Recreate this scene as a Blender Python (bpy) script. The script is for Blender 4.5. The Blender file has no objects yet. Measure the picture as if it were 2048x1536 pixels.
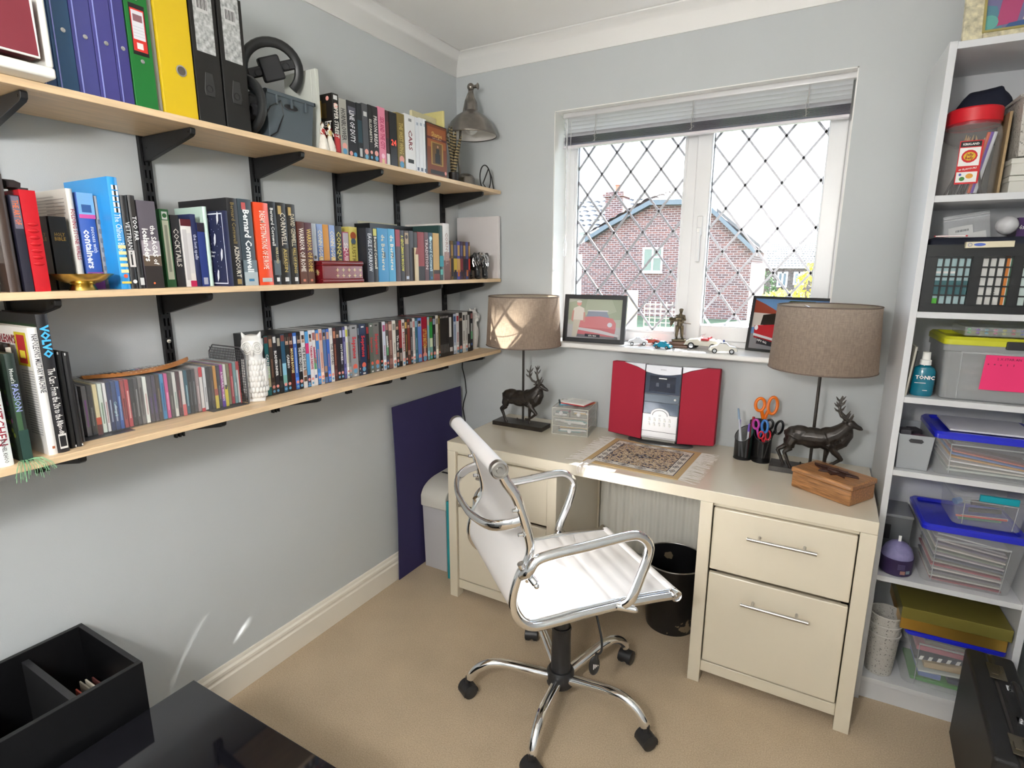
import bpy, bmesh, math, random
from mathutils import Vector, Matrix, Euler
R = math.radians
S = bpy.context.scene
COL = S.collection
random.seed(7)

# ---------------------------------------------------------------- camera
cd = bpy.data.cameras.new('camera'); cam = bpy.data.objects.new('camera', cd); COL.objects.link(cam)
cd.sensor_width = 36.0; cd.lens = 1106.8 / 2048 * 36.0; cd.clip_start = .02; cd.clip_end = 400
rt = Vector((0.86885339, 0.49506028, 0.00301874)); up = Vector((-0.10408558, 0.17670682, 0.97874455)); fw = Vector((-0.48400411, 0.85069973, -0.20506095))
mw = Matrix((rt, up, -fw)).transposed().to_4x4(); mw.translation = Vector((1.63907754, -2.34071517, 1.4267398))
cam.matrix_world = mw
S.camera = cam
# ---------------------------------------------------------------- world, sun, exposure
S.view_settings.view_transform = 'Standard'; S.view_settings.look = 'None'
S.view_settings.exposure = 1.93; S.view_settings.gamma = 1.0; S.view_settings.use_curve_mapping = False
W = bpy.data.worlds.new('hazy_sky'); S.world = W; W.use_nodes = True
wt = W.node_tree; bg = wt.nodes['Background']
tc = wt.nodes.new('ShaderNodeTexCoord'); sp = wt.nodes.new('ShaderNodeSeparateXYZ'); rp = wt.nodes.new('ShaderNodeValToRGB')
wt.links.new(tc.outputs['Generated'], sp.inputs[0]); wt.links.new(sp.outputs['Z'], rp.inputs[0]); wt.links.new(rp.outputs[0], bg.inputs[0])
rp.color_ramp.elements[0].position = 0.0; rp.color_ramp.elements[0].color = (.86, .92, 1, 1)
rp.color_ramp.elements[1].position = .9; rp.color_ramp.elements[1].color = (.55, .72, 1, 1)
bg.inputs[1].default_value = SKY = 2.7
SUNV = Vector((.46, 1.0, .88)).normalized()
sl = bpy.data.lights.new('sun', 'SUN'); sl.energy = 18.0; sl.angle = R(.53); sl.color = (1, .97, .92)
so = bpy.data.objects.new('sun', sl); COL.objects.link(so); so.rotation_euler = SUNV.to_track_quat('Z', 'Y').to_euler(); so.location = (6, 12, 10)
FILL_GLOW = 38.0   # glow of the added fill globe behind the camera
cy = S.cycles
cy.max_bounces = 8; cy.diffuse_bounces = 5; cy.glossy_bounces = 4; cy.transmission_bounces = 6; cy.transparent_max_bounces = 14
cy.caustics_reflective = False; cy.caustics_refractive = False
cy.use_denoising = True; cy.sample_clamp_indirect = 6.0
cy.use_adaptive_sampling = False
# portal: guides sky light through the window opening (adds no light of its own)
pl = bpy.data.lights.new('window_portal', 'AREA'); pl.shape = 'RECTANGLE'; pl.size = 1.12; pl.size_y = .98; pl.cycles.is_portal = True
po = bpy.data.objects.new('window_portal', pl); COL.objects.link(po); po.location = (1.08, .2, 1.6); po.rotation_euler = (R(-90), 0, 0)

# ---------------------------------------------------------------- materials
def lin(h):
    if not isinstance(h, str): return tuple(h)[:3]
    h = h.lstrip('#'); h = ''.join(c * 2 for c in h) if len(h) == 3 else h; v = [int(h[i:i + 2], 16) / 255 for i in (0, 2, 4)]
    return tuple(c / 12.92 if c < .04045 else ((c + .055) / 1.055) ** 2.4 for c in v)
_mc = {}
def mat(col, rough=.5, metal=0, coat=0, spec=.5, noise=0, nscale=60, bump=0, bscale=200, alpha=None, trans=0, name=None, aniso=None, emit=0):
    key = (str(col), rough, metal, coat, spec, noise, nscale, bump, bscale, alpha, trans, emit, str(aniso))
    if key in _mc: return _mc[key]
    m = bpy.data.materials.new(name or 'surface'); m.use_nodes = True
    nt = m.node_tree; b = nt.nodes['Principled BSDF']; c = lin(col)
    b.inputs['Base Color'].default_value = (*c, 1); b.inputs['Roughness'].default_value = rough; b.inputs['Metallic'].default_value = metal
    b.inputs['Coat Weight'].default_value = coat; b.inputs['Coat Roughness'].default_value = .06; b.inputs['Specular IOR Level'].default_value = spec
    if trans: b.inputs['Transmission Weight'].default_value = trans
    if emit: b.inputs['Emission Color'].default_value = (*c, 1); b.inputs['Emission Strength'].default_value = emit
    if noise or bump:
        t = nt.nodes.new('ShaderNodeTexCoord'); mp = nt.nodes.new('ShaderNodeMapping'); nt.links.new(t.outputs['Object'], mp.inputs[0])
        if aniso: mp.inputs['Scale'].default_value = aniso
    if noise:
        n = nt.nodes.new('ShaderNodeTexNoise'); n.inputs['Scale'].default_value = nscale; n.inputs['Detail'].default_value = 6; nt.links.new(mp.outputs[0], n.inputs['Vector'])
        r = nt.nodes.new('ShaderNodeValToRGB'); r.color_ramp.elements[0].position = .3; r.color_ramp.elements[1].position = .7
        r.color_ramp.elements[0].color = (*[x * (1 - noise) for x in c], 1); r.color_ramp.elements[1].color = (*[min(1, x * (1 + noise)) for x in c], 1)
        nt.links.new(n.outputs['Fac'], r.inputs[0]); nt.links.new(r.outputs[0], b.inputs['Base Color'])
    if bump:
        n = nt.nodes.new('ShaderNodeTexNoise'); n.inputs['Scale'].default_value = bscale; n.inputs['Detail'].default_value = 3; nt.links.new(mp.outputs[0], n.inputs['Vector'])
        bp = nt.nodes.new('ShaderNodeBump'); bp.inputs['Strength'].default_value = bump; bp.inputs['Distance'].default_value = .004
        nt.links.new(n.outputs['Fac'], bp.inputs['Height']); nt.links.new(bp.outputs[0], b.inputs['Normal'])
    if alpha is not None:
        o = nt.nodes['Material Output']; mx = nt.nodes.new('ShaderNodeMixShader'); tr = nt.nodes.new('ShaderNodeBsdfTransparent')
        mx.inputs[0].default_value = alpha; nt.links.new(tr.outputs[0], mx.inputs[1]); nt.links.new(b.outputs[0], mx.inputs[2]); nt.links.new(mx.outputs[0], o.inputs['Surface'])
    _mc[key] = m; return m
def glassy(name, tint=(1, 1, 1), refl=.5):
    m = bpy.data.materials.new(name); m.use_nodes = True; nt = m.node_tree; nt.nodes.remove(nt.nodes['Principled BSDF'])
    o = nt.nodes['Material Output']; tr = nt.nodes.new('ShaderNodeBsdfTransparent'); tr.inputs[0].default_value = (*tint, 1)
    gl = nt.nodes.new('ShaderNodeBsdfGlossy'); gl.inputs['Roughness'].default_value = .03
    fr = nt.nodes.new('ShaderNodeFresnel'); fr.inputs[0].default_value = 1.45; mu = nt.nodes.new('ShaderNodeMath'); mu.operation = 'MULTIPLY'; mu.inputs[1].default_value = refl
    nt.links.new(fr.outputs[0], mu.inputs[0]); mx = nt.nodes.new('ShaderNodeMixShader'); nt.links.new(mu.outputs[0], mx.inputs[0])
    nt.links.new(tr.outputs[0], mx.inputs[1]); nt.links.new(gl.outputs[0], mx.inputs[2]); nt.links.new(mx.outputs[0], o.inputs['Surface'])
    return m
def plastic_clear(name, col, body=.16, rough=.15):
    return mat(col, rough, alpha=body, name=name)
def sheer(name, col, tw=.4, rough=.9, weave=0):
    m = bpy.data.materials.new(name); m.use_nodes = True; nt = m.node_tree; b = nt.nodes['Principled BSDF']; o = nt.nodes['Material Output']
    b.inputs['Roughness'].default_value = rough; c = lin(col); b.inputs['Base Color'].default_value = (*c, 1)
    tl = nt.nodes.new('ShaderNodeBsdfTranslucent'); tl.inputs[0].default_value = (*c, 1); mx = nt.nodes.new('ShaderNodeMixShader'); mx.inputs[0].default_value = tw
    if weave:
        t = nt.nodes.new('ShaderNodeTexCoord')
        outs = []
        for sc in ((weave, weave, weave * 14), (weave * 5, weave * 5, weave)):
            mp = nt.nodes.new('ShaderNodeMapping'); mp.inputs['Scale'].default_value = sc; nt.links.new(t.outputs['Object'], mp.inputs[0])
            n = nt.nodes.new('ShaderNodeTexNoise'); n.inputs['Scale'].default_value = 1; n.inputs['Detail'].default_value = 3; nt.links.new(mp.outputs[0], n.inputs['Vector']); outs.append(n)
        ad = nt.nodes.new('ShaderNodeMath'); ad.operation = 'ADD'; nt.links.new(outs[0].outputs['Fac'], ad.inputs[0]); nt.links.new(outs[1].outputs['Fac'], ad.inputs[1])
        r = nt.nodes.new('ShaderNodeValToRGB'); r.color_ramp.elements[0].position = .35; r.color_ramp.elements[1].position = .68
        ml = nt.nodes.new('ShaderNodeMath'); ml.operation = 'MULTIPLY'; ml.inputs[1].default_value = .5; nt.links.new(ad.outputs[0], ml.inputs[0])
        r.color_ramp.elements[0].color = (*[x * .80 for x in c], 1); r.color_ramp.elements[1].color = (*[min(1, x * 1.22) for x in c], 1)
        nt.links.new(ml.outputs[0], r.inputs[0]); nt.links.new(r.outputs[0], b.inputs['Base Color']); nt.links.new(r.outputs[0], tl.inputs[0])
    nt.links.new(b.outputs[0], mx.inputs[1]); nt.links.new(tl.outputs[0], mx.inputs[2]); nt.links.new(mx.outputs[0], o.inputs['Surface'])
    return m
WALL = mat((.56, .585, .595), .75, bump=.06, bscale=320, spec=.25, name='grey_wall_paint')
WHITE = mat((.88, .87, .85), .6, spec=.3, name='white_ceiling_paint')
GLOSSW = mat((.82, .81, .79), .25, name='white_gloss_paint')
UPVC = mat((.86, .86, .87), .3, name='white_window_plastic')
BLACK = mat((.008, .008, .009), .45, name='black_powder_coat')
CHROME = mat((.86, .87, .89), .05, 1, name='chrome')
STEEL = mat((.55, .54, .52), .28, 1, name='brushed_steel')
CREAM = mat((.68, .62, .50), .22, coat=.6, name='cream_gloss_lacquer')
PAGE = mat((.72, .66, .52), .9, name='paper_edges')
PAPER = mat((.82, .82, .80), .85, name='white_paper')
def beech():
    m = mat((.74, .54, .33), .42, noise=.13, nscale=9, aniso=(14, 1.1, 14), name='beech_laminate'); return m
BEECH = beech()
# ---------------------------------------------------------------- geometry
class G:
    def __init__(s): s.bm = bmesh.new()
    def _f(s, vs, m):
        try:
            f = s.bm.faces.new(vs); f.material_index = m; return f
        except ValueError: return None
    def box(s, a, b, m=0, X=None):
        x0, y0, z0 = a; x1, y1, z1 = b
        v = [s.bm.verts.new(p) for p in ((x0, y0, z0), (x1, y0, z0), (x1, y1, z0), (x0, y1, z0), (x0, y0, z1), (x1, y0, z1), (x1, y1, z1), (x0, y1, z1))]
        if X is not None:
            for q in v: q.co = X @ q.co
        for f in ((3, 2, 1, 0), (4, 5, 6, 7), (0, 1, 5, 4), (1, 2, 6, 5), (2, 3, 7, 6), (3, 0, 4, 7)): s._f([v[i] for i in f], m)
        return s
    def rings(s, rs, m=0, cap=True, closed=False):
        V = [[s.bm.verts.new(p) for p in r] for r in rs]; n = len(V[0])
        k = len(V)
        for i in range(k if closed else k - 1):
            a, b = V[i], V[(i + 1) % k]
            for j in range(n): s._f([a[j], a[(j + 1) % n], b[(j + 1) % n], b[j]], m)
        if cap and not closed:
            s._f(V[0][::-1], m); s._f(V[-1], m)
        return s
    def tube(s, pts, r, n=10, m=0, closed=False, cap=True, flat=1.0, upv=None):
        P = [Vector(p) for p in pts]; k = len(P); rs = []
        prev = None
        for i in range(k):
            if closed: t = P[(i + 1) % k] - P[i - 1]
            else: t = P[min(i + 1, k - 1)] - P[max(i - 1, 0)]
            t.normalize()
            if upv is not None: a = Vector(upv)
            elif prev is None: a = Vector((0, 0, 1)) if abs(t.z) < .9 else Vector((1, 0, 0))
            else: a = prev
            a = a - t * a.dot(t)
            if a.length < 1e-6: a = Vector((1, 0, 0)) - t * t.x
            a.normalize(); prev = a; b = t.cross(a)
            rr = r[i] if isinstance(r, (list, tuple)) else r
            rs.append([P[i] + a * (math.cos(q) * rr) + b * (math.sin(q) * rr * flat) for q in (2 * math.pi * j / n for j in range(n))])
        return s.rings(rs, m, cap, closed)
    def cyl(s, a, b, r, r2=None, n=20, m=0, cap=True):
        return s.tube([a, b], [r, r if r2 is None else r2], n, m, cap=cap)
    def lathe(s, prof, c=(0, 0, 0), n=28, m=0, axis='z', cap=False, sx=1, sy=1):
        rs = []
        for r, z in prof:
            ring = []
            for j in range(n):
                q = 2 * math.pi * j / n; p = (math.cos(q) * r * sx, math.sin(q) * r * sy, z)
                if axis == 'x': p = (p[2], p[0], p[1])
                if axis == 'y': p = (p[0], p[2], p[1])
                ring.append((p[0] + c[0], p[1] + c[1], p[2] + c[2]))
            rs.append(ring)
        return s.rings(rs, m, cap)
    def ball(s, c, r, m=0, nu=16, nv=10, X=None):
        if not isinstance(r, (tuple, list)): r = (r, r, r)
        rs = []
        for i in range(nv + 1):
            a = -math.pi / 2 + math.pi * i / nv; a = max(-1.5705, min(1.5705, a))
            ring = []
            for j in range(nu):
                q = 2 * math.pi * j / nu; p = Vector((math.cos(a) * math.cos(q) * r[0], math.cos(a) * math.sin(q) * r[1], math.sin(a) * r[2]))
                if X is not None: p = X @ p
                ring.append(p + Vector(c))
            rs.append(ring)
        return s.rings(rs, m, True)
    def prism(s, poly, ax, a, b, m=0):
        def P(u, v, w): return {'x': (w, u, v), 'y': (u, w, v), 'z': (u, v, w)}[ax]
        A = [s.bm.verts.new(P(u, v, a)) for u, v in poly]; Bv = [s.bm.verts.new(P(u, v, b)) for u, v in poly]; n = len(poly)
        s._f(A[::-1], m); s._f(Bv, m)
        for i in range(n): s._f([A[i], A[(i + 1) % n], Bv[(i + 1) % n], Bv[i]], m)
        return s
    def quad(s, pts, m=0):
        s._f([s.bm.verts.new(p) for p in pts], m); return s
    def disc(s, c, r, ax='x', n=14, m=0, sy=1):
        pts = []
        for j in range(n):
            q = 2 * math.pi * j / n; u, v = math.cos(q) * r, math.sin(q) * r * sy
            pts.append({'x': (c[0], c[1] + u, c[2] + v), 'y': (c[0] + u, c[1], c[2] + v), 'z': (c[0] + u, c[1] + v, c[2])}[ax])
        return s.quad(pts, m)
    def mesh(s, name, mats, smooth=35):
        bmesh.ops.recalc_face_normals(s.bm, faces=s.bm.faces[:])
        me = bpy.data.meshes.new(name); s.bm.to_mesh(me); s.bm.free()
        for mm in (mats if isinstance(mats, (list, tuple)) else [mats]): me.materials.append(mm)
        if smooth:
            me.polygons.foreach_set('use_smooth', [True] * len(me.polygons)); me.set_sharp_from_angle(angle=R(smooth))
        return me
    def done(s, name, mats, parent=None, bevel=0, seg=2, smooth=35, loc=None, rot=None):
        return link(name, s.mesh(name, mats, smooth), parent, bevel, seg, loc, rot)
def link(name, me, parent=None, bevel=0, seg=2, loc=None, rot=None):
    o = bpy.data.objects.new(name, me); COL.objects.link(o)
    if parent is not None: o.parent = parent
    if loc is not None: o.location = loc
    if rot is not None: o.rotation_euler = rot
    if bevel:
        b = o.modifiers.new('edge', 'BEVEL'); b.width = bevel; b.segments = seg; b.limit_method = 'ANGLE'; b.angle_limit = R(40)
        b.harden_normals = True
    return o
def tag(o, label, cat, group=None):
    o['label'] = label; o['category'] = cat
    if group: o['group'] = group
    return o
def struct(o): o['kind'] = 'structure'; return o
def root(name, loc, rz=0, label=None, cat=None, group=None, rot=None):
    o = bpy.data.objects.new(name, None); COL.objects.link(o); o.location = loc; o.empty_display_size = .05
    o.rotation_euler = rot if rot is not None else (0, 0, rz)
    if label: tag(o, label, cat, group)
    return o
def copy_tree(o, parent=None, link_=None):
    c = o.copy(); COL.objects.link(c); c.parent = parent
    for ch in list(o.children): copy_tree(ch, c)
    return c
def fuse(g, voxel, mats, name, parent=None, smooth=3, disp=0, dscale=.02, loc=None, rot=None):
    """grow one continuous skin over overlapping volumes"""
    me = g.mesh('f', mats, 0); o = bpy.data.objects.new('f', me); COL.objects.link(o)
    m = o.modifiers.new('r', 'REMESH'); m.mode = 'VOXEL'; m.voxel_size = voxel
    if smooth: k = o.modifiers.new('s', 'SMOOTH'); k.factor = .5; k.iterations = smooth
    if disp:
        tx = bpy.data.textures.new('t', 'CLOUDS'); tx.noise_scale = dscale; d = o.modifiers.new('d', 'DISPLACE'); d.texture = tx; d.strength = disp; d.mid_level = .5
    dg = bpy.context.evaluated_depsgraph_get(); out = bpy.data.meshes.new_from_object(o.evaluated_get(dg))
    bpy.data.objects.remove(o); bpy.data.meshes.remove(me)
    out.name = name
    out.polygons.foreach_set('use_smooth', [True] * len(out.polygons))
    if not out.materials: out.materials.append(mats if not isinstance(mats, (list, tuple)) else mats[0])
    return link(name, out, parent, loc=loc, rot=rot)
_tx = {}
def text_geo(s, bold=0):
    k = (s, bold)
    if k not in _tx:
        c = bpy.data.curves.new('t', 'FONT'); c.body = s; c.size = 1; c.resolution_u = 1; c.offset = bold; c.align_x = 'CENTER'; c.fill_mode = 'BOTH'
        o = bpy.data.objects.new('t', c); COL.objects.link(o)
        me = bpy.data.meshes.new_from_object(o.evaluated_get(bpy.context.evaluated_depsgraph_get()))
        vs = [tuple(v.co) for v in me.vertices]; fs = [tuple(p.vertices) for p in me.polygons]
        bpy.data.objects.remove(o); bpy.data.curves.remove(c); bpy.data.meshes.remove(me)
        x0 = min(v[0] for v in vs); x1 = max(v[0] for v in vs); cap = .7
        vs = [((x - (x0 + x1) / 2) / cap, (y - .35) / cap) for x, y, z in vs]
        _tx[k] = (vs, fs, (x1 - x0) / cap)
    return _tx[k]
def text(s, parent, org, ux, uy, size, m, maxw=None, name='lettering', bold=.012, into=None, mi=0):
    """flat printed lettering centred on org; ux = reading direction, uy = up of letters"""
    vs, fs, w = text_geo(s, bold); sx = size
    if maxw and w * size > maxw: sx = maxw / w
    org, ux, uy = Vector(org), Vector(ux), Vector(uy)
    bm = into.bm if into else bmesh.new()
    V = [bm.verts.new(org + ux * (x * sx) + uy * (y * size)) for x, y in vs]
    for f in fs:
        try: ff = bm.faces.new([V[i] for i in f]); ff.material_index = mi
        except ValueError: pass
    if into: return
    me = bpy.data.meshes.new(name); bm.to_mesh(me); bm.free(); me.materials.append(m)
    return link(name, me, parent)
# ================================================================ the room
XR, YB, ZC, ZV = 2.30, -3.10, 2.383, 2.301
WX0, WX1, WZ0, WZ1 = .5156, 1.6422, 1.10, 2.0926
def carpet():
    m = bpy.data.materials.new('beige_carpet'); m.use_nodes = True; nt = m.node_tree; b = nt.nodes['Principled BSDF']; b.inputs['Roughness'].default_value = .95; b.inputs['Specular IOR Level'].default_value = .1
    b.inputs['Sheen Weight'].default_value = .2
    t = nt.nodes.new('ShaderNodeTexCoord'); n1 = nt.nodes.new('ShaderNodeTexNoise'); n1.inputs['Scale'].default_value = 260; n1.inputs['Detail'].default_value = 4
    n2 = nt.nodes.new('ShaderNodeTexNoise'); n2.inputs['Scale'].default_value = 5; n2.inputs['Detail'].default_value = 5
    r1 = nt.nodes.new('ShaderNodeValToRGB'); r1.color_ramp.elements[0].position = .35; r1.color_ramp.elements[1].position = .68
    r1.color_ramp.elements[0].color = (.45, .35, .24, 1); r1.color_ramp.elements[1].color = (.60, .48, .34, 1)
    r2 = nt.nodes.new('ShaderNodeValToRGB'); r2.color_ramp.elements[0].position = .35; r2.color_ramp.elements[1].position = .7; r2.color_ramp.elements[0].color = (.90, .90, .90, 1); r2.color_ramp.elements[1].color = (1.0, 1.0, 1.0, 1)
    mx = nt.nodes.new('ShaderNodeMixRGB'); mx.blend_type = 'MULTIPLY'; mx.inputs[0].default_value = 1
    for n in (n1, n2): nt.links.new(t.outputs['Object'], n.inputs['Vector'])
    nt.links.new(n1.outputs['Fac'], r1.inputs[0]); nt.links.new(n2.outputs['Fac'], r2.inputs[0]); nt.links.new(r1.outputs[0], mx.inputs[1]); nt.links.new(r2.outputs[0], mx.inputs[2]); nt.links.new(mx.outputs[0], b.inputs['Base Color'])
    bp = nt.nodes.new('ShaderNodeBump'); bp.inputs['Strength'].default_value = .4; bp.inputs['Distance'].default_value = .003; nt.links.new(n1.outputs['Fac'], bp.inputs['Height']); nt.links.new(bp.outputs[0], b.inputs['Normal'])
    return m
struct(G().box((-.1, YB - .1, -.06), (XR + .1, .0, 0)).done('floor', carpet(), smooth=0))
struct(G().box((-.12, YB - .12, ZC), (XR + .12, .3, ZC + .1)).done('ceiling', WHITE, smooth=0))
struct(G().box((-.12, YB - .12, -.06), (0, .0, ZC)).done('wall_left', WALL, smooth=0))
struct(G().box((XR, YB - .12, -.06), (XR + .12, .0, ZC)).done('wall_right', WALL, smooth=0))
struct(G().box((0, YB - .12, -.06), (XR, YB, ZC)).done('wall_back', WALL, smooth=0))
g = G()
for a, b in (((-.12, 0, -.06), (WX0, .28, ZC)), ((WX1, 0, -.06), (XR + .12, .28, ZC)), ((WX0, 0, -.06), (WX1, .28, WZ0 - .02)), ((WX0, 0, WZ1), (WX1, .28, ZC))): g.box(a, b)
struct(g.done('wall_window', WALL, smooth=0))
# plaster reveal of the window opening
g = G(); t = .004
g.box((WX0, .001, WZ0), (WX0 + t, .13, WZ1)); g.box((WX1 - t, .001, WZ0), (WX1, .13, WZ1)); g.box((WX0, .001, WZ1 - t), (WX1, .13, WZ1))
struct(g.done('trim_1', WHITE, smooth=0))
# coving: concave quarter profile along each wall
def cove_prof(n=8):
    p = [(0, ZV - .0), (.006, ZV - .0), (.006, ZV + .004)]
    for i in range(n + 1):
        a = i / n * math.pi / 2
        p.append((.078 - .072 * math.cos(a), ZV + .004 + (ZC - ZV - .010) * math.sin(a)))
    p += [(.078, ZC - .001), (0, ZC - .001)]
    return p
def cove(name, side):
    P = cove_prof(); g = G()
    def ring(k): 
        out = []
        for o, z in P:
            if side == 'left': out.append((o, -o if k else YB + o, z))
            if side == 'window': out.append((XR - o if k else o, -o, z))
            if side == 'right': out.append((XR - o, -o if k else YB + o, z))
            if side == 'back': out.append((XR - o if k else o, YB + o, z))
        return out
    g.rings([ring(0), ring(1)]); return struct(g.done(name, WHITE, smooth=60))
for i, sd in enumerate(('left', 'window', 'right', 'back')): cove('trim_%d' % (i + 2), sd)
SK = [(0, 0), (.018, 0), (.018, .082), (.0135, .088), (.0135, .094), (.016, .098), (.015, .108), (.009, .1145), (.009, .118), (.006, .125), (0, .125)]
def skirt(name, side):
    g = G()
    def ring(k):
        out = []
        for o, z in SK:
            if side == 'left': out.append((o, -o if k else YB + o, z))
            if side == 'window': out.append((XR - o if k else o, -o, z))
            if side == 'right': out.append((XR - o, -o if k else YB + o, z))
            if side == 'back': out.append((XR - o if k else o, YB + o, z))
        return out
    g.rings([ring(0), ring(1)]); return struct(g.done(name, mat((.82, .77, .68), .3, name='cream_white_gloss'), smooth=25))
for sd in ('left', 'window', 'right', 'back'): skirt('baseboard_' + sd, sd)
# ---- window board (sill)
g = G(); g.box((.50, -.082, WZ0 - .022), (1.66, .135, WZ0))
struct(g.done('trim_6', GLOSSW, bevel=.008, seg=3))
# ---- window
FY = .13; GY = .155
win = root('window_1', (0, 0, 0)); struct(win)
g = G()
def fr(g, x0, x1, z0, z1, w, y0, y1, m=0, wb=None, wt=None):
    wb = wb or w; wt = wt or w
    g.box((x0, y0, z0), (x0 + w, y1, z1), m); g.box((x1 - w, y0, z0), (x1, y1, z1), m); g.box((x0 + w, y0, z0), (x1 - w, y1, z0 + wb), m); g.box((x0 + w, y0, z1 - wt), (x1 - w, y1, z1), m)
fr(g, WX0, WX1, WZ0, WZ1, .045, FY, .20)
g.box((1.062, FY, WZ0 + .045), (1.112, .20, WZ1 - .045))
g.done('window_frame', UPVC, win, bevel=.004)
g = G(); fr(g, .553, 1.068, 1.137, 2.055, .018, FY + .006, .175, wb=.018); g.done('glazing_bead', UPVC, win, bevel=.005)
g = G(); fr(g, 1.104, 1.632, 1.125, 2.07, .062, FY - .014, .185, wb=.066); g.done('casement_sash', UPVC, win, bevel=.007, seg=3)
GLASS = glassy('window_glass', (.97, .98, .98), .55)
panes = ((.57, 1.052, 1.154, 2.04), (1.165, 1.571, 1.19, 2.01))
LEAD = mat((.46, .46, .50), .4, .3, name='lead_strip')
for k, (x0, x1, z0, z1) in enumerate(panes):
    g = G(); g.box((x0 - .01, GY, z0 - .01), (x1 + .01, GY + .004, z1 + .01)); g.done('glass_pane', GLASS, win, smooth=0)
    g = G(); px, pz = .1337, .1722; cx0, cz0 = ((.6165, 1.929), (1.227, 1.669))[k]
    w = .0044
    def clip(c, sgn):
        # line z = cz0 + sgn*(x-cx0)*pz/px + c*pz inside the pane
        s_ = sgn * pz / px; pts = []
        for x in (x0, x1):
            z = cz0 + s_ * (x - cx0) + c * pz
            if z0 <= z <= z1: pts.append((x, z))
        for z in (z0, z1):
            x = cx0 + (z - cz0 - c * pz) / s_
            if x0 < x < x1: pts.append((x, z))
        return pts[:2]
    for sgn in (1, -1):
        for c in range(-14, 15):
            q = clip(c, sgn)
            if len(q) < 2: continue
            (xa, za), (xb, zb) = q; L = math.hypot(xb - xa, zb - za)
            if L < .01: continue
            nx, nz = -(zb - za) / L * w, (xb - xa) / L * w
            for (ya, yb) in ((GY - .0014, GY - .0002), (GY + .0042, GY + .0054)):
                a = [(xa + nx, za + nz), (xb + nx, zb + nz), (xb - nx, zb - nz), (xa - nx, za - nz)]
                g.prism(a, 'y', ya, yb)
    for (a, b) in (((x0 - .004, z0), (x0 + .003, z1)), ((x1 - .003, z0), (x1 + .004, z1))): g.box((a[0], GY - .006, a[1]), (b[0], GY + .006, b[1]), 1)
    g.done('diamond_leads', [LEAD, BLACK], win, smooth=0)
# casement handle
g = G(); g.box((1.126, FY - .026, 1.56), (1.148, FY - .014, 1.64)); g.box((1.129, FY - .045, 1.562), (1.146, FY - .026, 1.592)); g.box((1.131, FY - .047, 1.455), (1.146, FY - .034, 1.575))
h = g.done('window_handle', UPVC, win, bevel=.004)
G().disc((1.1375, FY - .0475, 1.58), .0055, 'y', m=0).done('key_lock', STEEL, h, smooth=0)
# outside sill, head and eaves of this house (they shade the top of the glass)
g = G(); g.box((WX0 - .05, .2, WZ0 - .03), (WX1 + .05, .33, WZ0 + .006)); struct(g.done('trim_7', UPVC, bevel=.003))
g = G(); g.box((-3, .28, 2.32), (5, .62, 2.36)); g.box((-3, .60, 2.30), (5, .63, 2.46)); g.box((-3, .28, 2.36), (5, .34, 2.6)); struct(g.done('trim_8', UPVC, smooth=0))
# ---- venetian blind, drawn up
bl = root('venetian_blind', (1.0895, .055, 2.05), 0, 'silver-grey venetian blind drawn up to the head of the window', 'window blind')
SL = mat((.72, .73, .75), .4, .1, name='silver_slat'); SLD = mat((.30, .29, .35), .4, .3, name='slat_stack')
BX = .553
g = G(); g.box((-BX, -.014, .018), (BX, .014, .040)); g.done('head_rail', mat((.66, .66, .67), .3, .2, name='rail'), bl, bevel=.005, seg=3)
def slat(zc, tilt=.5, yc=0):
    g = G(); n = 6; rs = []
    for k in range(n + 1):
        u = (k / n - .5) * .025; zz = .0042 * (1 - (2 * k / n - 1) ** 2)
        rs.append((yc + u * math.cos(tilt) - zz * math.sin(tilt), zc + u * math.sin(tilt) + zz * math.cos(tilt)))
    pl = rs + [(y, z - .0004) for y, z in rs[::-1]]
    g.prism(pl, 'x', -BX + .004, BX - .012); return g
for i, zc in enumerate((.010, -.006, -.022, -.038, -.052)): slat(zc, -.70).done('slat', SL, bl)
for i in range(9): slat(-.062 - i * .0034, -.08).done('slat', SLD, bl)
g = G(); g.box((-BX + .003, -.013, -.105), (BX - .012, .013, -.094)); g.done('bottom_rail', mat((.72, .68, .72), .35, name='pale_rail'), bl, bevel=.003)
for x in (-.40, .004, .405):
    g = G(); g.tube([(x, -.0155, .018), (x + .002, -.0165, -.02), (x - .003, -.016, -.045), (x, -.0155, -.09)], .0011, 6)
    g.tube([(x + .006, -.0155, .018), (x + .003, -.017, -.03), (x + .006, -.0155, -.06)], .0008, 6)
    g.tube([(x - .008, -.016, -.088), (x + .010, -.017, -.076), (x - .006, -.017, -.066), (x + .008, -.016, -.060)], .0014, 6)
    g.done('ladder_cord', mat((.5, .49, .48), .8, name='blind_cord'), bl)
CL = plastic_clear('clear_acrylic', (.9, .92, .95), .35, .1)
g = G(); g.cyl((-.527, -.024, .012), (-.525, -.026, -.50), .0042, n=8); g.lathe([(.0045, 0), (.008, -.02), (.008, -.07), (.004, -.08)], (-.525, -.026, -.49), 10, cap=True); g.done('tilt_wand', CL, bl)
g = G(); g.tube([(-.508, -.02, .01), (-.51, -.022, -.12), (-.507, -.022, -.3), (-.52, -.024, -.48)], .001, 5); g.done('pull_cord', PAPER, bl)
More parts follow.
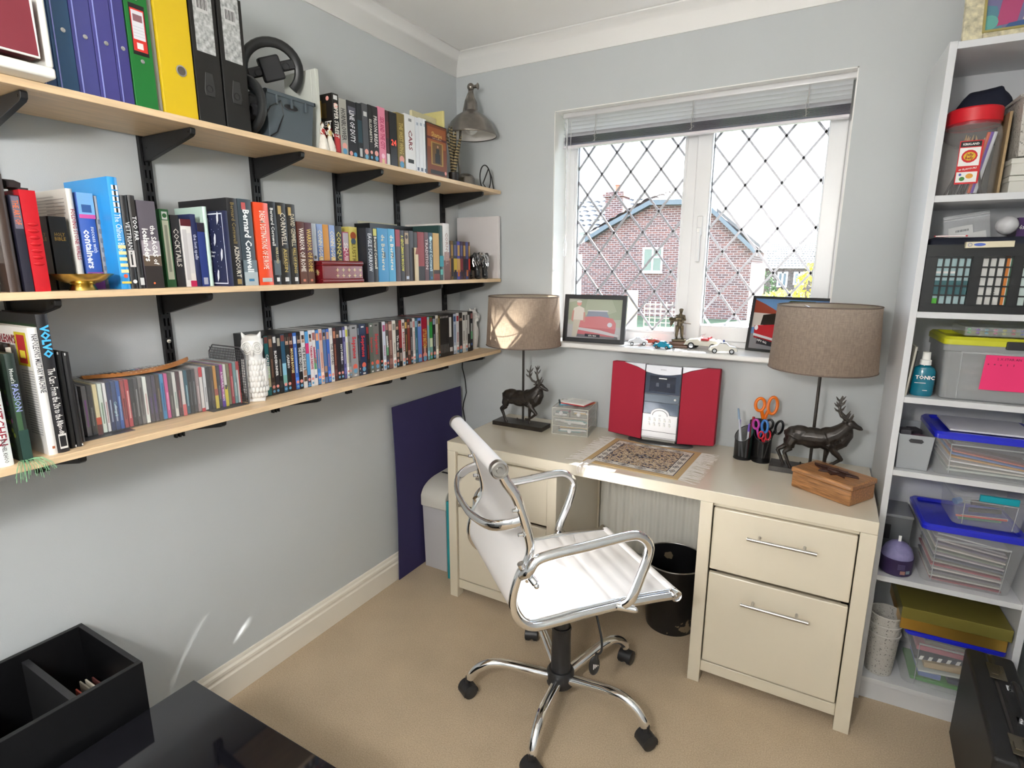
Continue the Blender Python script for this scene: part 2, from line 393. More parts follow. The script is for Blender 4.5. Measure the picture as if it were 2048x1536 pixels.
# ---- outdoors -------------------------------------------------
def brick(name, c1, c2, mortar, sc=1):
    m = bpy.data.materials.new(name); m.use_nodes = True; nt = m.node_tree; b = nt.nodes['Principled BSDF']; b.inputs['Roughness'].default_value = .9
    t = nt.nodes.new('ShaderNodeTexCoord'); mp = nt.nodes.new('ShaderNodeMapping'); mp.inputs['Rotation'].default_value = (R(90), 0, 0); nt.links.new(t.outputs['Object'], mp.inputs[0])
    br = nt.nodes.new('ShaderNodeTexBrick'); br.inputs['Scale'].default_value = sc; br.inputs['Color1'].default_value = (*c1, 1); br.inputs['Color2'].default_value = (*c2, 1); br.inputs['Mortar'].default_value = (*mortar, 1)
    br.inputs['Brick Width'].default_value = .28; br.inputs['Row Height'].default_value = .10; br.inputs['Mortar Size'].default_value = .014; br.inputs['Bias'].default_value = .1
    nt.links.new(mp.outputs[0], br.inputs['Vector']); nt.links.new(br.outputs['Color'], b.inputs['Base Color']); return m
BR = brick('red_brick', (.15, .062, .048), (.07, .034, .030), (.22, .19, .18))
BR2 = brick('brown_brick', (.09, .062, .052), (.06, .045, .04), (.13, .115, .105))
TILE = mat((.05, .044, .042), .45, noise=.2, nscale=3, name='roof_tile'); SLATE = mat((.07, .085, .095), .6, name='slate_blue_board')
def K(x, z, k=1.837): return (1.639 + (x - 1.639) * k, 1.427 + (z - 1.427) * k)
hs = root('brick_house', (0, 24, -.8), 0, 'red brick house with half-hipped tiled gable beyond the leaded window', 'house')
out = [K(-4.55, .2), K(-4.55, 2.0), K(-4.087, 2.2), K(-3.555, 2.5), K(-2.98, 2.77), K(-2.50, 3.0), K(-1.717, 2.96), K(-1.4, 2.96), K(-1.063, 2.76), K(-.064, 1.84), K(-.06, .2)]
G().prism([(x, z + .8) for x, z in out], 'y', 0, 6).done('brick_wall', BR, hs, smooth=0)
g = G()   # barge boards
vb = [K(-4.2, 2.11), K(-3.555, 2.47), K(-2.98, 2.74), K(-2.50, 2.97), K(-1.4, 2.93), K(-1.0, 2.71), K(.05, 1.72)]
for (a, b) in zip(vb, vb[1:]):
    g.prism([(a[0], a[1] + .8), (b[0], b[1] + .8), (b[0], b[1] + 1.02), (a[0], a[1] + 1.02)], 'y', -.35, .0)
g.done('barge_board', SLATE, hs, smooth=0)
def tiles(name, P, par, rows, cols, m, amp=.05):
    """pantile slope between corners P (bottom-a, bottom-b, top-b, top-a)"""
    A, Bq, Cq, D = [Vector(p) for p in P]; g = G(); n = (Bq - A).cross(D - A).normalized()
    if n.y > 0: n = -n
    nx = cols * 6
    for r_ in range(rows):
        v0, v1 = r_ / rows, (r_ + 1) / rows + .012
        prev = None
        for i in range(nx + 1):
            u = i / nx; h = abs(math.sin(u * cols * math.pi)) * amp
            lo = A.lerp(Bq, u).lerp(D.lerp(Cq, u), v0) + n * (h + .05); hi = A.lerp(Bq, u).lerp(D.lerp(Cq, u), v1) + n * h
            cur = (g.bm.verts.new(lo), g.bm.verts.new(hi))
            if prev: g._f([prev[0], cur[0], cur[1], prev[1]], 0)
            prev = cur
    return g.done(name, m, par, smooth=60)
a = K(-2.55, 3.03); b = K(-1.35, 2.99); c = K(-1.75, 3.30); d = K(-2.159, 3.39)
tiles('hip_roof', [(a[0], -.35, a[1] + .85), (b[0], -.35, b[1] + .85), (c[0], 2.6, c[1] + 1.05), (d[0], 2.6, d[1] + 1.05)], hs, 5, 9, TILE)
a = K(-4.25, 2.15); d = K(-2.5, 3.02); e = K(-2.159, 3.36)
tiles('side_roof', [(a[0], -.3, a[1] + 1.0), (d[0], -.3, d[1] + 1.0), (e[0], 2.6, e[1] + 1.05), (K(-3.3, 3.05)[0], 3.0, K(-3.3, 3.1)[1] + .95)], hs, 5, 8, TILE)
a = K(-.9, 2.72); b = K(.0, 1.86)
g = G(); g.prism([(a[0], a[1] + .85), (b[0] + .2, b[1] + .85), (b[0] + .2, b[1] + 1.0), (a[0], a[1] + 1.0)], 'y', -.35, 5); g.done('verge_tiles', TILE, hs, smooth=0)
# lower range of the same house, seen to the side of the gable
a = K(-7.5, 2.45); b = K(-4.1, 2.45); c = K(-4.0, 3.33)
tiles('pantile_roof', [(a[0], .8, a[1] + .8), (b[0] + .2, .8, b[1] + .8), (c[0] + 1.4, 4.2, c[1] + 1.15), (a[0], 4.2, c[1] + 1.15)], hs, 7, 16, TILE, .07)
G().box((K(-7.5, 0)[0], 1.2, 0), (K(-4.5, 0)[0], 5, K(0, 2.42)[1] + .8)).done('range_wall', mat((.36, .38, .33), .9, name='pale_render'), hs, smooth=0)
g = G(); p0 = K(-3.92, 2.6); p1 = K(-3.42, 3.44); g.box((p0[0], .9, p0[1] + .8), (p1[0], 1.9, p1[1] + .8)); g.box((p0[0] - .1, .8, p1[1] + .55), (p1[0] + .05, 2.0, p1[1] + .68))
ch = g.done('chimney_stack', BR, hs, smooth=0)
x = (K(-3.67, 0)[0]); g = G(); g.lathe([(.14, 0), (.12, .3), (.15, .33), (.15, .36)], (x, 1.4, p1[1] + .8), 12, cap=True); g.done('chimney_pot', mat((.35, .12, .07), .9), ch)
q0 = K(-2.66, 1.335); q1 = K(-2.15, 1.945)
g = G(); fr(g, q0[0], q1[0], q0[1] + .8, q1[1] + .8, .07, -.05, .02); xm = (q0[0] + q1[0]) / 2; g.box((xm - .035, -.05, q0[1] + .87), (xm + .035, .02, q1[1] + .73)); g.box((xm, -.06, q0[1] + 1.45), (q1[0] - .05, .02, q0[1] + 1.53)); g.box((q0[0] - .03, -.1, q0[1] + .74), (q1[0] + .03, .02, q0[1] + .80))
hw = g.done('window', UPVC, hs, smooth=0); G().box((q0[0] + .05, -.02, q0[1] + .85), (q1[0] - .05, -.005, q1[1] + .75)).done('pane', mat((.07, .10, .07), .1, name='dark_pane'), hw, smooth=0)
h2 = root('far_house', (0, 36, -.8), 0, 'lower brown brick house with plain grey roof past the gable end', 'house')
def K2(x, z, k=1.7): return (1.639 + (x - 1.639) * k, 1.427 + (z - 1.427) * k + .8)
a = K2(-1.3, 1.45); b = K2(2.2, 1.45); c = K2(1.0, 2.45); d = K2(-1.05, 2.56)
tiles('tiled_roof', [(a[0], 0, a[1]), (b[0], 0, b[1]), (c[0], 3.5, c[1]), (d[0], 3.5, d[1])], h2, 12, 30, mat((.055, .05, .046), .7), .02)
G().prism([(a[0], 0), (a[0], a[1]), (b[0], a[1]), (b[0], 0)], 'y', .3, 5).done('brick_wall', BR2, h2, smooth=0)
for xa, xb, za, zb in ((-.13, .21, .77, 1.317), (.40, .75, .86, 1.32)):
    p, q = K2(xa, za), K2(xb, zb); g = G(); fr(g, p[0], q[0], p[1], q[1], .09, .2, .32); xm = (p[0] + q[0]) / 2; g.box((xm - .05, .2, p[1]), (xm + .05, .32, q[1]))
    w_ = g.done('window', UPVC, h2, smooth=0); G().box((p[0] + .05, .24, p[1] + .05), (q[0] - .05, .29, q[1] - .05)).done('pane', mat((.10, .13, .15), .1), w_, smooth=0)
struct(G().box((-60, .6, -.9), (60, 90, -.8)).done('ground_outside', mat((.035, .055, .02), .95, noise=.35, nscale=1.5, name='lawn'), smooth=0))
def bush(name, c, r, col, label, n=700, sz=.09, cat='bush', trunk=0):
    rnd = random.Random(hash(label) % 999 if False else len(label)); rt_ = root(name, (c[0], c[1], -.8), 0, label, cat); g = G()
    for i in range(n):
        a = rnd.uniform(0, 6.283); b = math.acos(rnd.uniform(-1, 1)); rr = rnd.uniform(.6, 1) ** .5
        p = Vector((math.sin(b) * math.cos(a) * r[0] * rr, math.sin(b) * math.sin(a) * r[1] * rr, c[2] + .8 + math.cos(b) * r[2] * rr))
        if p.z < .05: continue
        q = Euler((rnd.uniform(0, 6), rnd.uniform(0, 6), rnd.uniform(0, 6))).to_matrix(); s_ = sz * rnd.uniform(.6, 1.3)
        g.quad([p + q @ Vector(v) * s_ for v in ((-1, 0, 0), (0, -.5, .1), (1, 0, 0), (0, .5, .1))])
    g.done('foliage', mat(col, .8, noise=.3, nscale=4), rt_, smooth=0)
    g = G()
    for k in range(5):
        a = k * 1.256; g.tube([(0, 0, 0), (math.cos(a) * r[0] * .2, math.sin(a) * r[1] * .2, (c[2] + .8) * .6), (math.cos(a) * r[0] * .5, math.sin(a) * r[1] * .5, c[2] + .8 + r[2] * .3)], [.05, .035, .015], 6)
    g.done('stem', mat((.10, .07, .05), .9), rt_)
def P3(x, z, y0, y):   # slide a point seen at depth y0 out to depth y along its sight line
    k = (y + 2.3407) / (y0 + 2.3407); return (1.639 + (x - 1.639) * k, y, 1.427 + (z - 1.427) * k)
bush('yellow_shrub', P3(.85, .66, 10, 19), (1.0, .8, .62), (.55, .55, .10), 'yellow-green rounded shrub below the far house windows')
bush('golden_conifer', P3(1.33, .9, 10, 17), (.55, .5, 1.05), (.62, .50, .05), 'golden feathery conifer at the edge of the casement glass', 600)
bush('ivy_bush', P3(.16, .95, 12, 32), (.9, .6, 1.1), (.05, .11, .03), 'dark green ivy climbing between the two brick houses', 600, cat='ivy')
bush('bare_tree', P3(1.0, 2.2, 20, 52), (3.2, 2, 1.6), (.33, .31, .25), 'pale leafless tree rising behind the far roof', 500, .10, cat='tree')
# tall glazed-looking strip, white pipe and garden board by the gable
p = P3(-3.14, 0, 9, 20); g = G(); g.cyl((p[0], p[1], -.8), (p[0], p[1], 2.0), .09, n=10); tag(g.done('drain_pipe', UPVC), 'white upright pipe at the pane edge before the render wall', 'pipe')
p = P3(-1.0, .80, 6, 14); g = G(); g.box((p[0] - .16, 0, 0), (p[0] + .17, .04, p[2] + 1.38)); tag(g.done('garden_board', mat((.62, .42, .20), .7, noise=.15, nscale=6, aniso=(8, 8, 1)), loc=(0, 14, -.8)), 'tan timber board standing on the lawn before the gable', 'board')
g = G()
x0_, x1_ = P3(-.8, 0, 6, 15)[0], P3(-.05, 0, 6, 15)[0]
for i in range(9): g.box((x0_, 14.98, -.8 + i * .14), (x1_, 15.0, -.78 + i * .14))
for i in range(10): x = x0_ + (x1_ - x0_) * i / 9; g.box((x - .012, 15.0, -.8), (x + .012, 15.02, .42))
tag(g.done('trellis', mat((.45, .38, .25), .8), smooth=0), 'low wooden trellis panel standing beside the tan timber board', 'trellis')

# unseen added tree; its crown is shaped to shade the fixed pane
tr_ = root('sun_blocker_tree', (3.4, 6.0, -.8), 0, 'added tree-shaped sun blocker standing out of view beside the house', 'tree')
g = G(); g.tube([(0, 0, 0), (.05, .0, 3), (-.1, 0, 6), (-.3, 0, 8.4)], [.2, .16, .11, .05], 10); g.done('trunk', mat((.10, .07, .05), .9), tr_)
g = G()
for i in range(9): x = -.85 + i * .105; g.ball((x, (i % 3 - 1) * .06, 7.87), (.14, .2, .17), 0, 12, 8); g.ball((x - .03, 0, 8.08), (.2, .3, .22), 0, 12, 8)
for i in range(6): x = .17 + i * .055; g.ball((x, (i % 2) * .08, 7.50), (.10, .2, .18), 0, 12, 8); g.ball((x, 0, 7.75), (.11, .2, .2), 0, 12, 8); g.ball((x, 0, 8.0), (.12, .2, .2), 0, 12, 8)
g.ball((-.2, 0, 8.65), (.65, .5, .6), 0, 20, 12); g.done('crown', mat((.06, .12, .03), .9, bump=.5, bscale=8), tr_)
TOPB = [
    (-1.0049, -0.9779, 0.177, 0.135, 0.235, '#16120f', 'RIPPER STREET', '#e8e4dc', 'black boxed set showing its dark red picture side, directly beside the dancers figurine', 'ripper'),
    (-0.9768, -0.9458, 0.169, 0.14, 0.235, '#a9a79f', 'HORNBLOWER', '#3a3a3a', 'pale grey video box spelled in tall grey capitals', 'circ'),
    (-0.9447, -0.9036, 0.171, 0.135, 0.235, '#14141b', 'LINE OF DUTY', '#e6e6ea', 'wide near-black disc box with bold white three-word title', 'face'),
    (-0.9025, -0.8785, 0.173, 0.135, 0.235, '#151a20', '', '#9fb4c4', 'black disc box with faint teal artwork beside the three-word title box', 'teal'),
    (-0.8773, -0.8504, 0.178, 0.135, 0.235, '#4b4d52', '', '#e8e8e8', 'charcoal grey disc box with two pink-topped emblems', 'pink'),
    (-0.8492, -0.8312, 0.18, 0.135, 0.235, '#1c1a1c', 'ELIZABETH', '#d8d4c8', "narrow black disc case with a queen's name in white", 'circ'),
    (-0.83, -0.8031, 0.18, 0.135, 0.235, '#221d20', 'PRISON BREAK', '#e0dcd8', 'black disc box with white logo square near the top and two-word jail title', 'circ'),
    (-0.8006, -0.7666, 0.185, 0.135, 0.235, '#e58aa4', 'SEX AND THE CITY', '#b8325e', 'bright pink disc box on the topmost wall shelf', 'pinkbox'),
    (-0.7653, -0.7485, 0.181, 0.135, 0.235, '#3a1018', '', '#e0d8d8', 'dark maroon disc box squeezed between the bright pink box and the red-digits box', 'bar'),
    (-0.7459, -0.7075, 0.182, 0.135, 0.235, '#0d0d0e', '24', '#e2402e', 'black box with two glowing-red digits on its spine', 'n24'),
    (-0.7048, -0.6659, 0.188, 0.135, 0.235, '#7d6a33', 'THE WEST WING', '#c9b36a', 'olive gold disc box with small gold capitals', 'circ'),
    (-0.6636, -0.605, 0.194, 0.135, 0.235, '#e6e6e8', 'CARS', '#7a2733', 'wide white box with red car title and small black car print', 'car'),
    (-0.602, -0.5828, 0.194, 0.13, 0.235, '#dfe2e8', '', '#8a94a4', 'slim white disc case beside the wide white car box', 'slim'),
    (-0.5813, -0.5602, 0.197, 0.13, 0.235, '#e3e5ea', '', '#8a94a4', 'middle one of three slim white disc cases', 'slim'),
    (-0.5587, -0.5387, 0.198, 0.13, 0.235, '#e8eaee', '', '#8a94a4', 'slim white disc case touching the orange-brown displayed film box', 'slim'),
]
MIDB = [
    (-1.8705, -1.8515, 0.224, 0.17, 0.235, '#3a2a22', '', '#777', 'tall dark brown board-backed book at the edge of view on the middle wall shelf', ''),
    (-1.8467, -1.8311, 0.186, 0.15, 0.235, '#1f1e2e', 'THE ART OF', '#e0703a', 'dark navy paperback with grey top panel and orange lettering beside the red binder', 'navyart'),
    (-1.8303, -1.8032, 0.198, 0.2, 0.235, '#c01825', '', '#000', 'glossy bright red binder with quilted spine on the middle wall shelf', 'redfile'),
    (-1.7985, -1.7701, 0.153, 0.1, 0.178, '#33271c', 'HOLY BIBLE', '#8a6a35', 'worn dark brown bible with faded gold title', 'topblk'),
    (-1.7665, -1.7348, 0.155, 0.1, 0.178, '#16181a', 'HOLY BIBLE', '#b08b3c', 'black leather bible with gold title beside the worn brown one', 'topblk'),
    (-1.7261, -1.7135, 0.216, 0.21, 0.178, '#d8d6cf', 'FOLDING STONE WALLS', '#a02838', 'white paperback showing its printed back cover behind the two bibles', 'folding'),
    (-1.7085, -1.6762, 0.21, 0.155, 0.178, '#3f63b4', 'containers', '#f2f4ff', 'blue garden paperback with pink band and big white word containers', 'containers'),
    (-1.6741, -1.6663, 0.206, 0.21, 0.178, '#8f939c', '', '#555', 'grey patterned thin book between the containers paperback and the sky-blue book', 'greyth'),
    (-1.669, -1.6484, 0.244, 0.2, 0.235, '#2e9be6', 'The Chinese Book', '#cfeeff', 'tallest bright sky-blue book with black-on-white squares down its spine', 'sky'),
    (-1.6478, -1.6321, 0.207, 0.19, 0.235, '#1b1a1c', 'VETTRIANO', '#dcdcdc', 'black art book with small dancing couple picture on its spine', 'dance'),
    (-1.6315, -1.6166, 0.209, 0.19, 0.235, '#201e1f', 'TOO FAR', '#f0f0f0', 'black book with slanting white two-word title beside the dancing couple spine', 'toofar'),
    (-1.6157, -1.5747, 0.2, 0.14, 0.235, '#5d5760', 'the SAGAS of icelanders', '#f2f0ee', 'very thick grey landscape paperback with scattered white saga letters', 'sagas'),
    (-1.5422, -1.5197, 0.189, 0.13, 0.19, '#2f6b3c', '', '#e8e8da', 'green book with a long cream label strip down the spine', 'greenlab'),
    (-1.5172, -1.4967, 0.177, 0.12, 0.19, '#242225', 'COCKTAILS', '#d8d4cc', 'dark charcoal hardback titled cocktails in pale capitals', ''),
    (-1.4941, -1.4669, 0.169, 0.12, 0.19, '#e9e7e6', '', '#888', 'white hardback with maroon band across the top and crimson foot', 'whitemar'),
    (-1.4663, -1.4527, 0.183, 0.12, 0.19, '#27305a', 'the lost spells', '#d8dcf0', 'navy hardback with white spells title in lower case', ''),
    (-1.452, -1.4319, 0.163, 0.12, 0.19, '#2f4187', '', '#9db4f0', 'short royal blue paperback with crest near its foot', 'crest'),
    (-1.4298, -1.4181, 0.205, 0.13, 0.19, '#c9e3d8', '', '#fff', 'tall slim pale mint green book beside the feather-patterned navy cover', ''),
    (-1.4122, -1.3992, 0.194, 0.13, 0.245, '#23284c', 'War and Peace', '#e9ecff', 'navy hardback whose side cover shows white feathers inside a white border', 'feathers'),
    (-1.3909, -1.3595, 0.229, 0.22, 0.235, '#232225', 'AZINCOURT', '#ded8c8', 'tall black hardback with faint gold name over white battle title', 'azin'),
    (-1.3588, -1.3174, 0.23, 0.22, 0.235, '#39464f', 'Bernard Cornwell', '#eef2f4', 'tall stormy grey hardback with large white gothic lettering', 'gothic'),
    (-1.311, -1.2649, 0.226, 0.21, 0.235, '#e8502a', 'DREAM DESTINATIONS OF EUROPE', '#f6e6d8', 'vivid orange-red hardback with silver label at the foot', 'silverlab'),
    (-1.2641, -1.2384, 0.232, 0.21, 0.235, '#1e2126', 'WAR LORD', '#e4e4e0', 'black hardback with white italic name and war title next to the orange one', 'cornw'),
    (-1.2375, -1.2039, 0.232, 0.21, 0.235, '#24211f', 'CORNWELL ASSASSIN', '#d8d0c0', 'dark hardback with tall white surname over gold assassin title', 'gold'),
    (-1.2021, -1.1728, 0.231, 0.21, 0.235, '#2a2724', 'FALL OF KINGS', '#cfc4a8', 'brown-black hardback with olive and white fallen kings title', 'gold'),
    (-1.1719, -1.1446, 0.184, 0.13, 0.235, '#57271c', 'WARRIOR OF ROME', '#efe6da', 'russet brown paperback, first of two warrior titles', 'wr'),
    (-1.1436, -1.1175, 0.183, 0.13, 0.235, '#54303a', 'WARRIOR OF ROME', '#d6b85e', 'plum brown paperback with gold warrior title', 'wr'),
    (-1.1155, -1.0896, 0.185, 0.13, 0.2, '#e6e2df', 'The Jacobean Plot', '#33333b', 'off-white paperback with dark italic title and grey rose', 'rose'),
    (-1.0886, -1.0693, 0.185, 0.13, 0.2, '#c3cad2', '', '#6b7480', 'pale blue-grey paperback with a small coin emblem', 'coin'),
    (-1.0682, -1.0443, 0.185, 0.13, 0.2, '#6f8ac2', 'CONN IGGULDEN', '#f4e6b8', 'light blue paperback with cream name, touching the pale blue-grey one', 'bluegold'),
    (-1.0432, -1.0187, 0.185, 0.13, 0.2, '#c88a35', '', '#8a2c18', 'golden orange paperback between two light blue paperbacks', ''),
    (-1.0176, -0.9936, 0.185, 0.13, 0.2, '#6782ba', 'CONN IGGULDEN', '#f0e0b0', 'light blue paperback with cream name, beside the conquest one', 'bluegold'),
    (-0.9925, -0.9623, 0.184, 0.13, 0.2, '#262622', 'CONQUEST', '#d8c860', 'black paperback with curved yellow conquest title', ''),
    (-0.9611, -0.9335, 0.167, 0.12, 0.2, '#a84a63', 'SQUIRE', '#f0dede', 'shorter pink paperback with pale picture at its top', 'pinkpic'),
    (-0.9311, -0.8931, 0.185, 0.13, 0.2, '#cfc266', 'LUSTRUM', '#7a6a2a', 'pale yellow paperback with oval picture at its top', 'ovalpic'),
    (-0.8858, -0.855, 0.183, 0.13, 0.235, '#272a35', 'EAGLE SCARROW', '#dcdfe4', 'dark slate paperback with eagle title beside the yellow one', ''),
    (-0.8537, -0.8335, 0.184, 0.13, 0.235, '#2b2b2e', 'Bernard Cornwell', '#f0ead2', 'narrow black paperback with yellow cap and long white name', 'ycap'),
    (-0.831, -0.778, 0.186, 0.13, 0.235, '#3f8fc0', 'de Bernieres', '#e9e2c6', 'thick cerulean blue paperback, thicker of the blue pair', 'bluesig'),
    (-0.7766, -0.7408, 0.187, 0.13, 0.235, '#4fa2cc', 'de Bernieres', '#f4eed8', 'thinner cerulean blue paperback with white signature title', 'bluesig'),
    (-0.738, -0.7135, 0.186, 0.13, 0.235, '#4a3a42', '', '#c84450', 'dark paperback with dusky red top next to the blue pair', 'redtop'),
    (-0.7129, -0.6902, 0.185, 0.13, 0.235, '#2b2a2e', 'A GENTLEMAN IN MOSCOW', '#f2e84a', 'charcoal paperback with yellow gentleman title', ''),
    (-0.6887, -0.6626, 0.185, 0.13, 0.235, '#4a3a34', '', '#d0c4b0', 'brown paperback with antique portrait at its top', 'antique'),
    (-0.6611, -0.6358, 0.186, 0.13, 0.235, '#343236', '', '#a8a0a0', 'dark grey paperback standing behind the small cream booklet', ''),
    (-0.6343, -0.6131, 0.183, 0.13, 0.235, '#2a2420', '', '#b09060', 'black paperback whose lower half glows orange', 'oranglow'),
    (-0.6116, -0.5712, 0.185, 0.13, 0.235, '#8a1218', '', '#e0a0a0', 'blood red paperback fading to black at its foot', 'blood'),
    (-0.5696, -0.5441, 0.186, 0.13, 0.235, '#5b3438', 'TRADITION', '#d8c8c4', 'dusky maroon paperback with pale capitals beside the blood red one', ''),
    (-0.5431, -0.5164, 0.186, 0.13, 0.235, '#2c4654', 'Bernard Cornwell', '#d8eef4', 'steel blue paperback with swirl at its top', 'swirl'),
    (-0.5148, -0.4746, 0.186, 0.13, 0.235, '#c39a55', '', '#6a4a20', 'sandy gold paperback with red-black sunset foot', 'sunset'),
    (-0.4729, -0.4472, 0.218, 0.2, 0.235, '#2c4a48', '', '#9ad0d0', 'dark green tall hardback with turquoise glow', 'turq'),
    (-0.4454, -0.4013, 0.228, 0.2, 0.235, '#dedad8', 'CORNWELL', '#b09088', 'tall white hardback fading to russet at its foot', 'russet'),
]
LOWB = [
    (-1.9547, -1.9386, 0.249, 0.19, 0.24, '#e9f0ec', '', '#222', 'white cookbook cut by the picture edge, first on the lowest wall shelf', ''),
    (-1.9379, -1.9145, 0.246, 0.19, 0.24, '#eef2f0', 'PARIS KITCHEN', '#8e2436', 'thick white cookbook with dark red kitchen title reading downward', 'cook'),
    (-1.9007, -1.8836, 0.224, 0.17, 0.24, '#273630', 'PASSION', '#9aa4d8', 'dark green plant-pictured book with script and violet passion title', 'plants'),
    (-1.8781, -1.8665, 0.237, 0.2, 0.178, '#1a1614', 'WORLD WHISKY', '#e6d84a', 'black spirits book with orange label and yellow and white title', 'whisky'),
    (-1.8542, -1.8377, 0.271, 0.21, 0.235, '#eceae6', "NAPOLEON'S MILITARY MACHINE", '#44444a', 'large white hardback whose side cover shows red capitals', 'napoleon'),
    (-1.8373, -1.8162, 0.297, 0.22, 0.235, '#1c1b1f', 'The Cars - From the 20s to the 80s', '#e8e6e2', 'tall black hardback with sky-blue capitals at the top of its spine', 'volvo'),
    (-1.8095, -1.7971, 0.216, 0.17, 0.22, '#131314', '', '#999', 'scuffed black folder case leaning beside the tall black car book', 'scuff'),
    (-1.7967, -1.7846, 0.212, 0.17, 0.22, '#1b1b1d', '', '#999', 'scuffed black folder case touching the mesh bookend', 'scuff'),
]
FAN = [('#3a2020', '#c08040'), ('#7a5a24', '#30180c'), ('#223038', '#c8a838'), ('#4a4a9c', '#caa060'), ('#3a2244', '#802830'), ('#4c2a20', '#181018'), ('#44508c', '#302038'), ('#503024', '#c03828')]
# ================================================================ wall shelves
YE = -.016
SHZ = (1.779, 1.377, 1.034)
for z, nm in zip(SHZ, ('topmost of the three long beech shelves on the wall', 'middle of the three long beech shelves on the wall', 'lowest of the three long beech shelves on the wall')):
    g = G(); g.box((.016, -2.75, z - .0155), (.254, YE, z)); tag(g.done('wall_shelf', BEECH, bevel=.0015), nm, 'shelf', 'beech wall shelves')
UP = (-.139, -.460, -.790, -1.130, -1.461, -1.795, -2.125)
UPN = ('first', 'second', 'third', 'fourth', 'fifth', 'sixth', 'seventh')
SLOT = mat((.02, .02, .022), .6, name='slot_metal')
up0 = None
for i, y in enumerate(UP):
    if up0 is None:
        up0 = root('shelf_upright', (0, y, .935), 0); g = G()
        g.box((0, -.013, 0), (.003, .013, .87)); g.box((0, -.013, 0), (.013, -.010, .87)); g.box((0, .010, 0), (.013, .013, .87))
        g.box((.003, -.0025, 0), (.013, .0025, .87)); g.box((.010, -.010, 0), (.013, -.008, .87)); g.box((.010, .008, 0), (.013, .010, .87))
        for k in range(26):
            g.box((.0105, -.010, .02 + k * .033), (.013, .010, .031 + k * .033))
        g.done('rail', BLACK, up0); g = G(); g.ball((.0135, 0, .285), (.003, .006, .006), 0, 12, 6); g.box((.0160, -.004, .2845), (.0170, .004, .2855), 1); g.done('screw', [mat((.7, .68, .6), .4, .6), BLACK], up0)
        u = up0
    else: u = copy_tree(up0); u.location.y = y
    tag(u, '%s black slotted shelf upright counting from the window corner' % UPN[i], 'shelf upright', 'black slotted uprights')
br0 = None
for zi, z in enumerate(SHZ):
    for i, y in enumerate(UP):
        if br0 is None:
            g = G(); P = [(.013, -.0165), (.232, -.0165), (.235, -.020), (.233, -.031), (.225, -.036), (.045, -.074), (.013, -.078)]
            g.prism(P, 'y', -.0065, .0065); br0 = root('shelf_bracket', (0, y, z)); bb_ = g.done('bracket_arm', BLACK, br0, bevel=.0015)
            g = G(); g.cyl((.222, -.0075, -.026), (.222, .0075, -.026), .0028, n=10); g.cyl((.03, -.0075, -.045), (.03, .0075, -.045), .0028, n=10); g.done('rivet', mat((.05, .05, .05), .3, 1), br0)
            b = br0
        else: b = copy_tree(br0); b.location = (0, y, z)
        tag(b, '%s black bracket from the window corner under the %s wall shelf' % (UPN[i], ('topmost', 'middle', 'lowest')[zi]), 'shelf bracket', 'black shelf brackets')
# ---------------------------------------------------------------- books
FRONT = (0, 1, 0), (0, 0, 1)
def blocks(par, xf, t, h, L, name='spine_print', rough=.5):
    """flat printed areas on a spine: (u0,u1,v0,v1,colour) rectangles or (u,v,r,colour) spots; u across, v up"""
    g = G(); mats = []; i = 0
    for b in L:
        c = b[-1]
        if c not in mats: mats.append(c)
        mi = mats.index(c); e = xf + .0002 + i * .00006; i += 1
        if len(b) == 4: g.disc((e, (b[0] - .5) * t, b[1] * h), b[2] * t, 'x', 12, mi)
        else:
            y0, y1, z0, z1 = (b[0] - .5) * t, (b[1] - .5) * t, b[2] * h, b[3] * h
            g.quad([(e, y0, z0), (e, y1, z0), (e, y1, z1), (e, y0, z1)], mi)
    return g.done(name, [mat(c, rough) for c in mats], par, smooth=0)
def cover_blocks(par, y, d, h, L, name='cover_print', z0=0):
    """printed areas on the side cover that faces the room corner; u runs from the spine back"""
    g = G(); mats = []
    for i, b in enumerate(L):
        c = b[-1]
        if c not in mats: mats.append(c)
        e = y - .0002 - i * .00006
        if len(b) == 4: g.disc((-b[0] * d, e, b[1] * h), b[2] * d, 'y', 14, mats.index(c))
        else: g.quad([(-b[0] * d, e, b[2] * h), (-b[1] * d, e, b[2] * h), (-b[1] * d, e, b[3] * h), (-b[0] * d, e, b[3] * h)], mats.index(c))
    return g.done(name, [mat(c, .5) for c in mats], par, smooth=0)
def book(name, y0, y1, z, h, dep, xf, col, label, cat='book', group=None, title='', tcol='#fff', hard=None, tv=(.2, .85), tsize=None, bold=.012, rough=.42):
    t = max(y1 - y0 - .0006, .004); r_ = root(name, (xf, (y0 + y1) / 2, z), 0, label, cat, group)
    hard = h > .2 if hard is None else hard; bt = .0022 if hard else .0008; hd = .003 if hard else 0
    g = G(); c = mat(col, rough)
    n = 5; sp = []
    for k in range(n + 1):
        a = (k / n - .5) * 2; sp.append((-.0035 * (a * a) if hard else -.0008 * a * a, a * t / 2))
    sp2 = [(x - bt, y * (1 - 2 * bt / t)) for x, y in sp[::-1]]
    g.prism(sp + sp2, 'z', 0, h)
    x0 = sp[0][0]
    g.box((-dep, -t / 2, 0), (x0 - .0002, -t / 2 + bt, h)); g.box((-dep, t / 2 - bt, 0), (x0 - .0002, t / 2, h))
    g.done('cover', c, r_, smooth=40)
    g = G(); g.box((-dep + hd, -t / 2 + bt, hd), (-.004 - bt, t / 2 - bt, h - hd - .0005)); g.done('pages', PAGE, r_, smooth=0)
    if title:
        v = (tv[0] + tv[1]) / 2 * h; L = (tv[1] - tv[0]) * h
        text(title, r_, (.0005, 0, v), (0, 0, -1), (0, 1, 0), tsize or min(t * .62, .017), mat(tcol, .5), L, 'title_lettering', bold)
    return r_
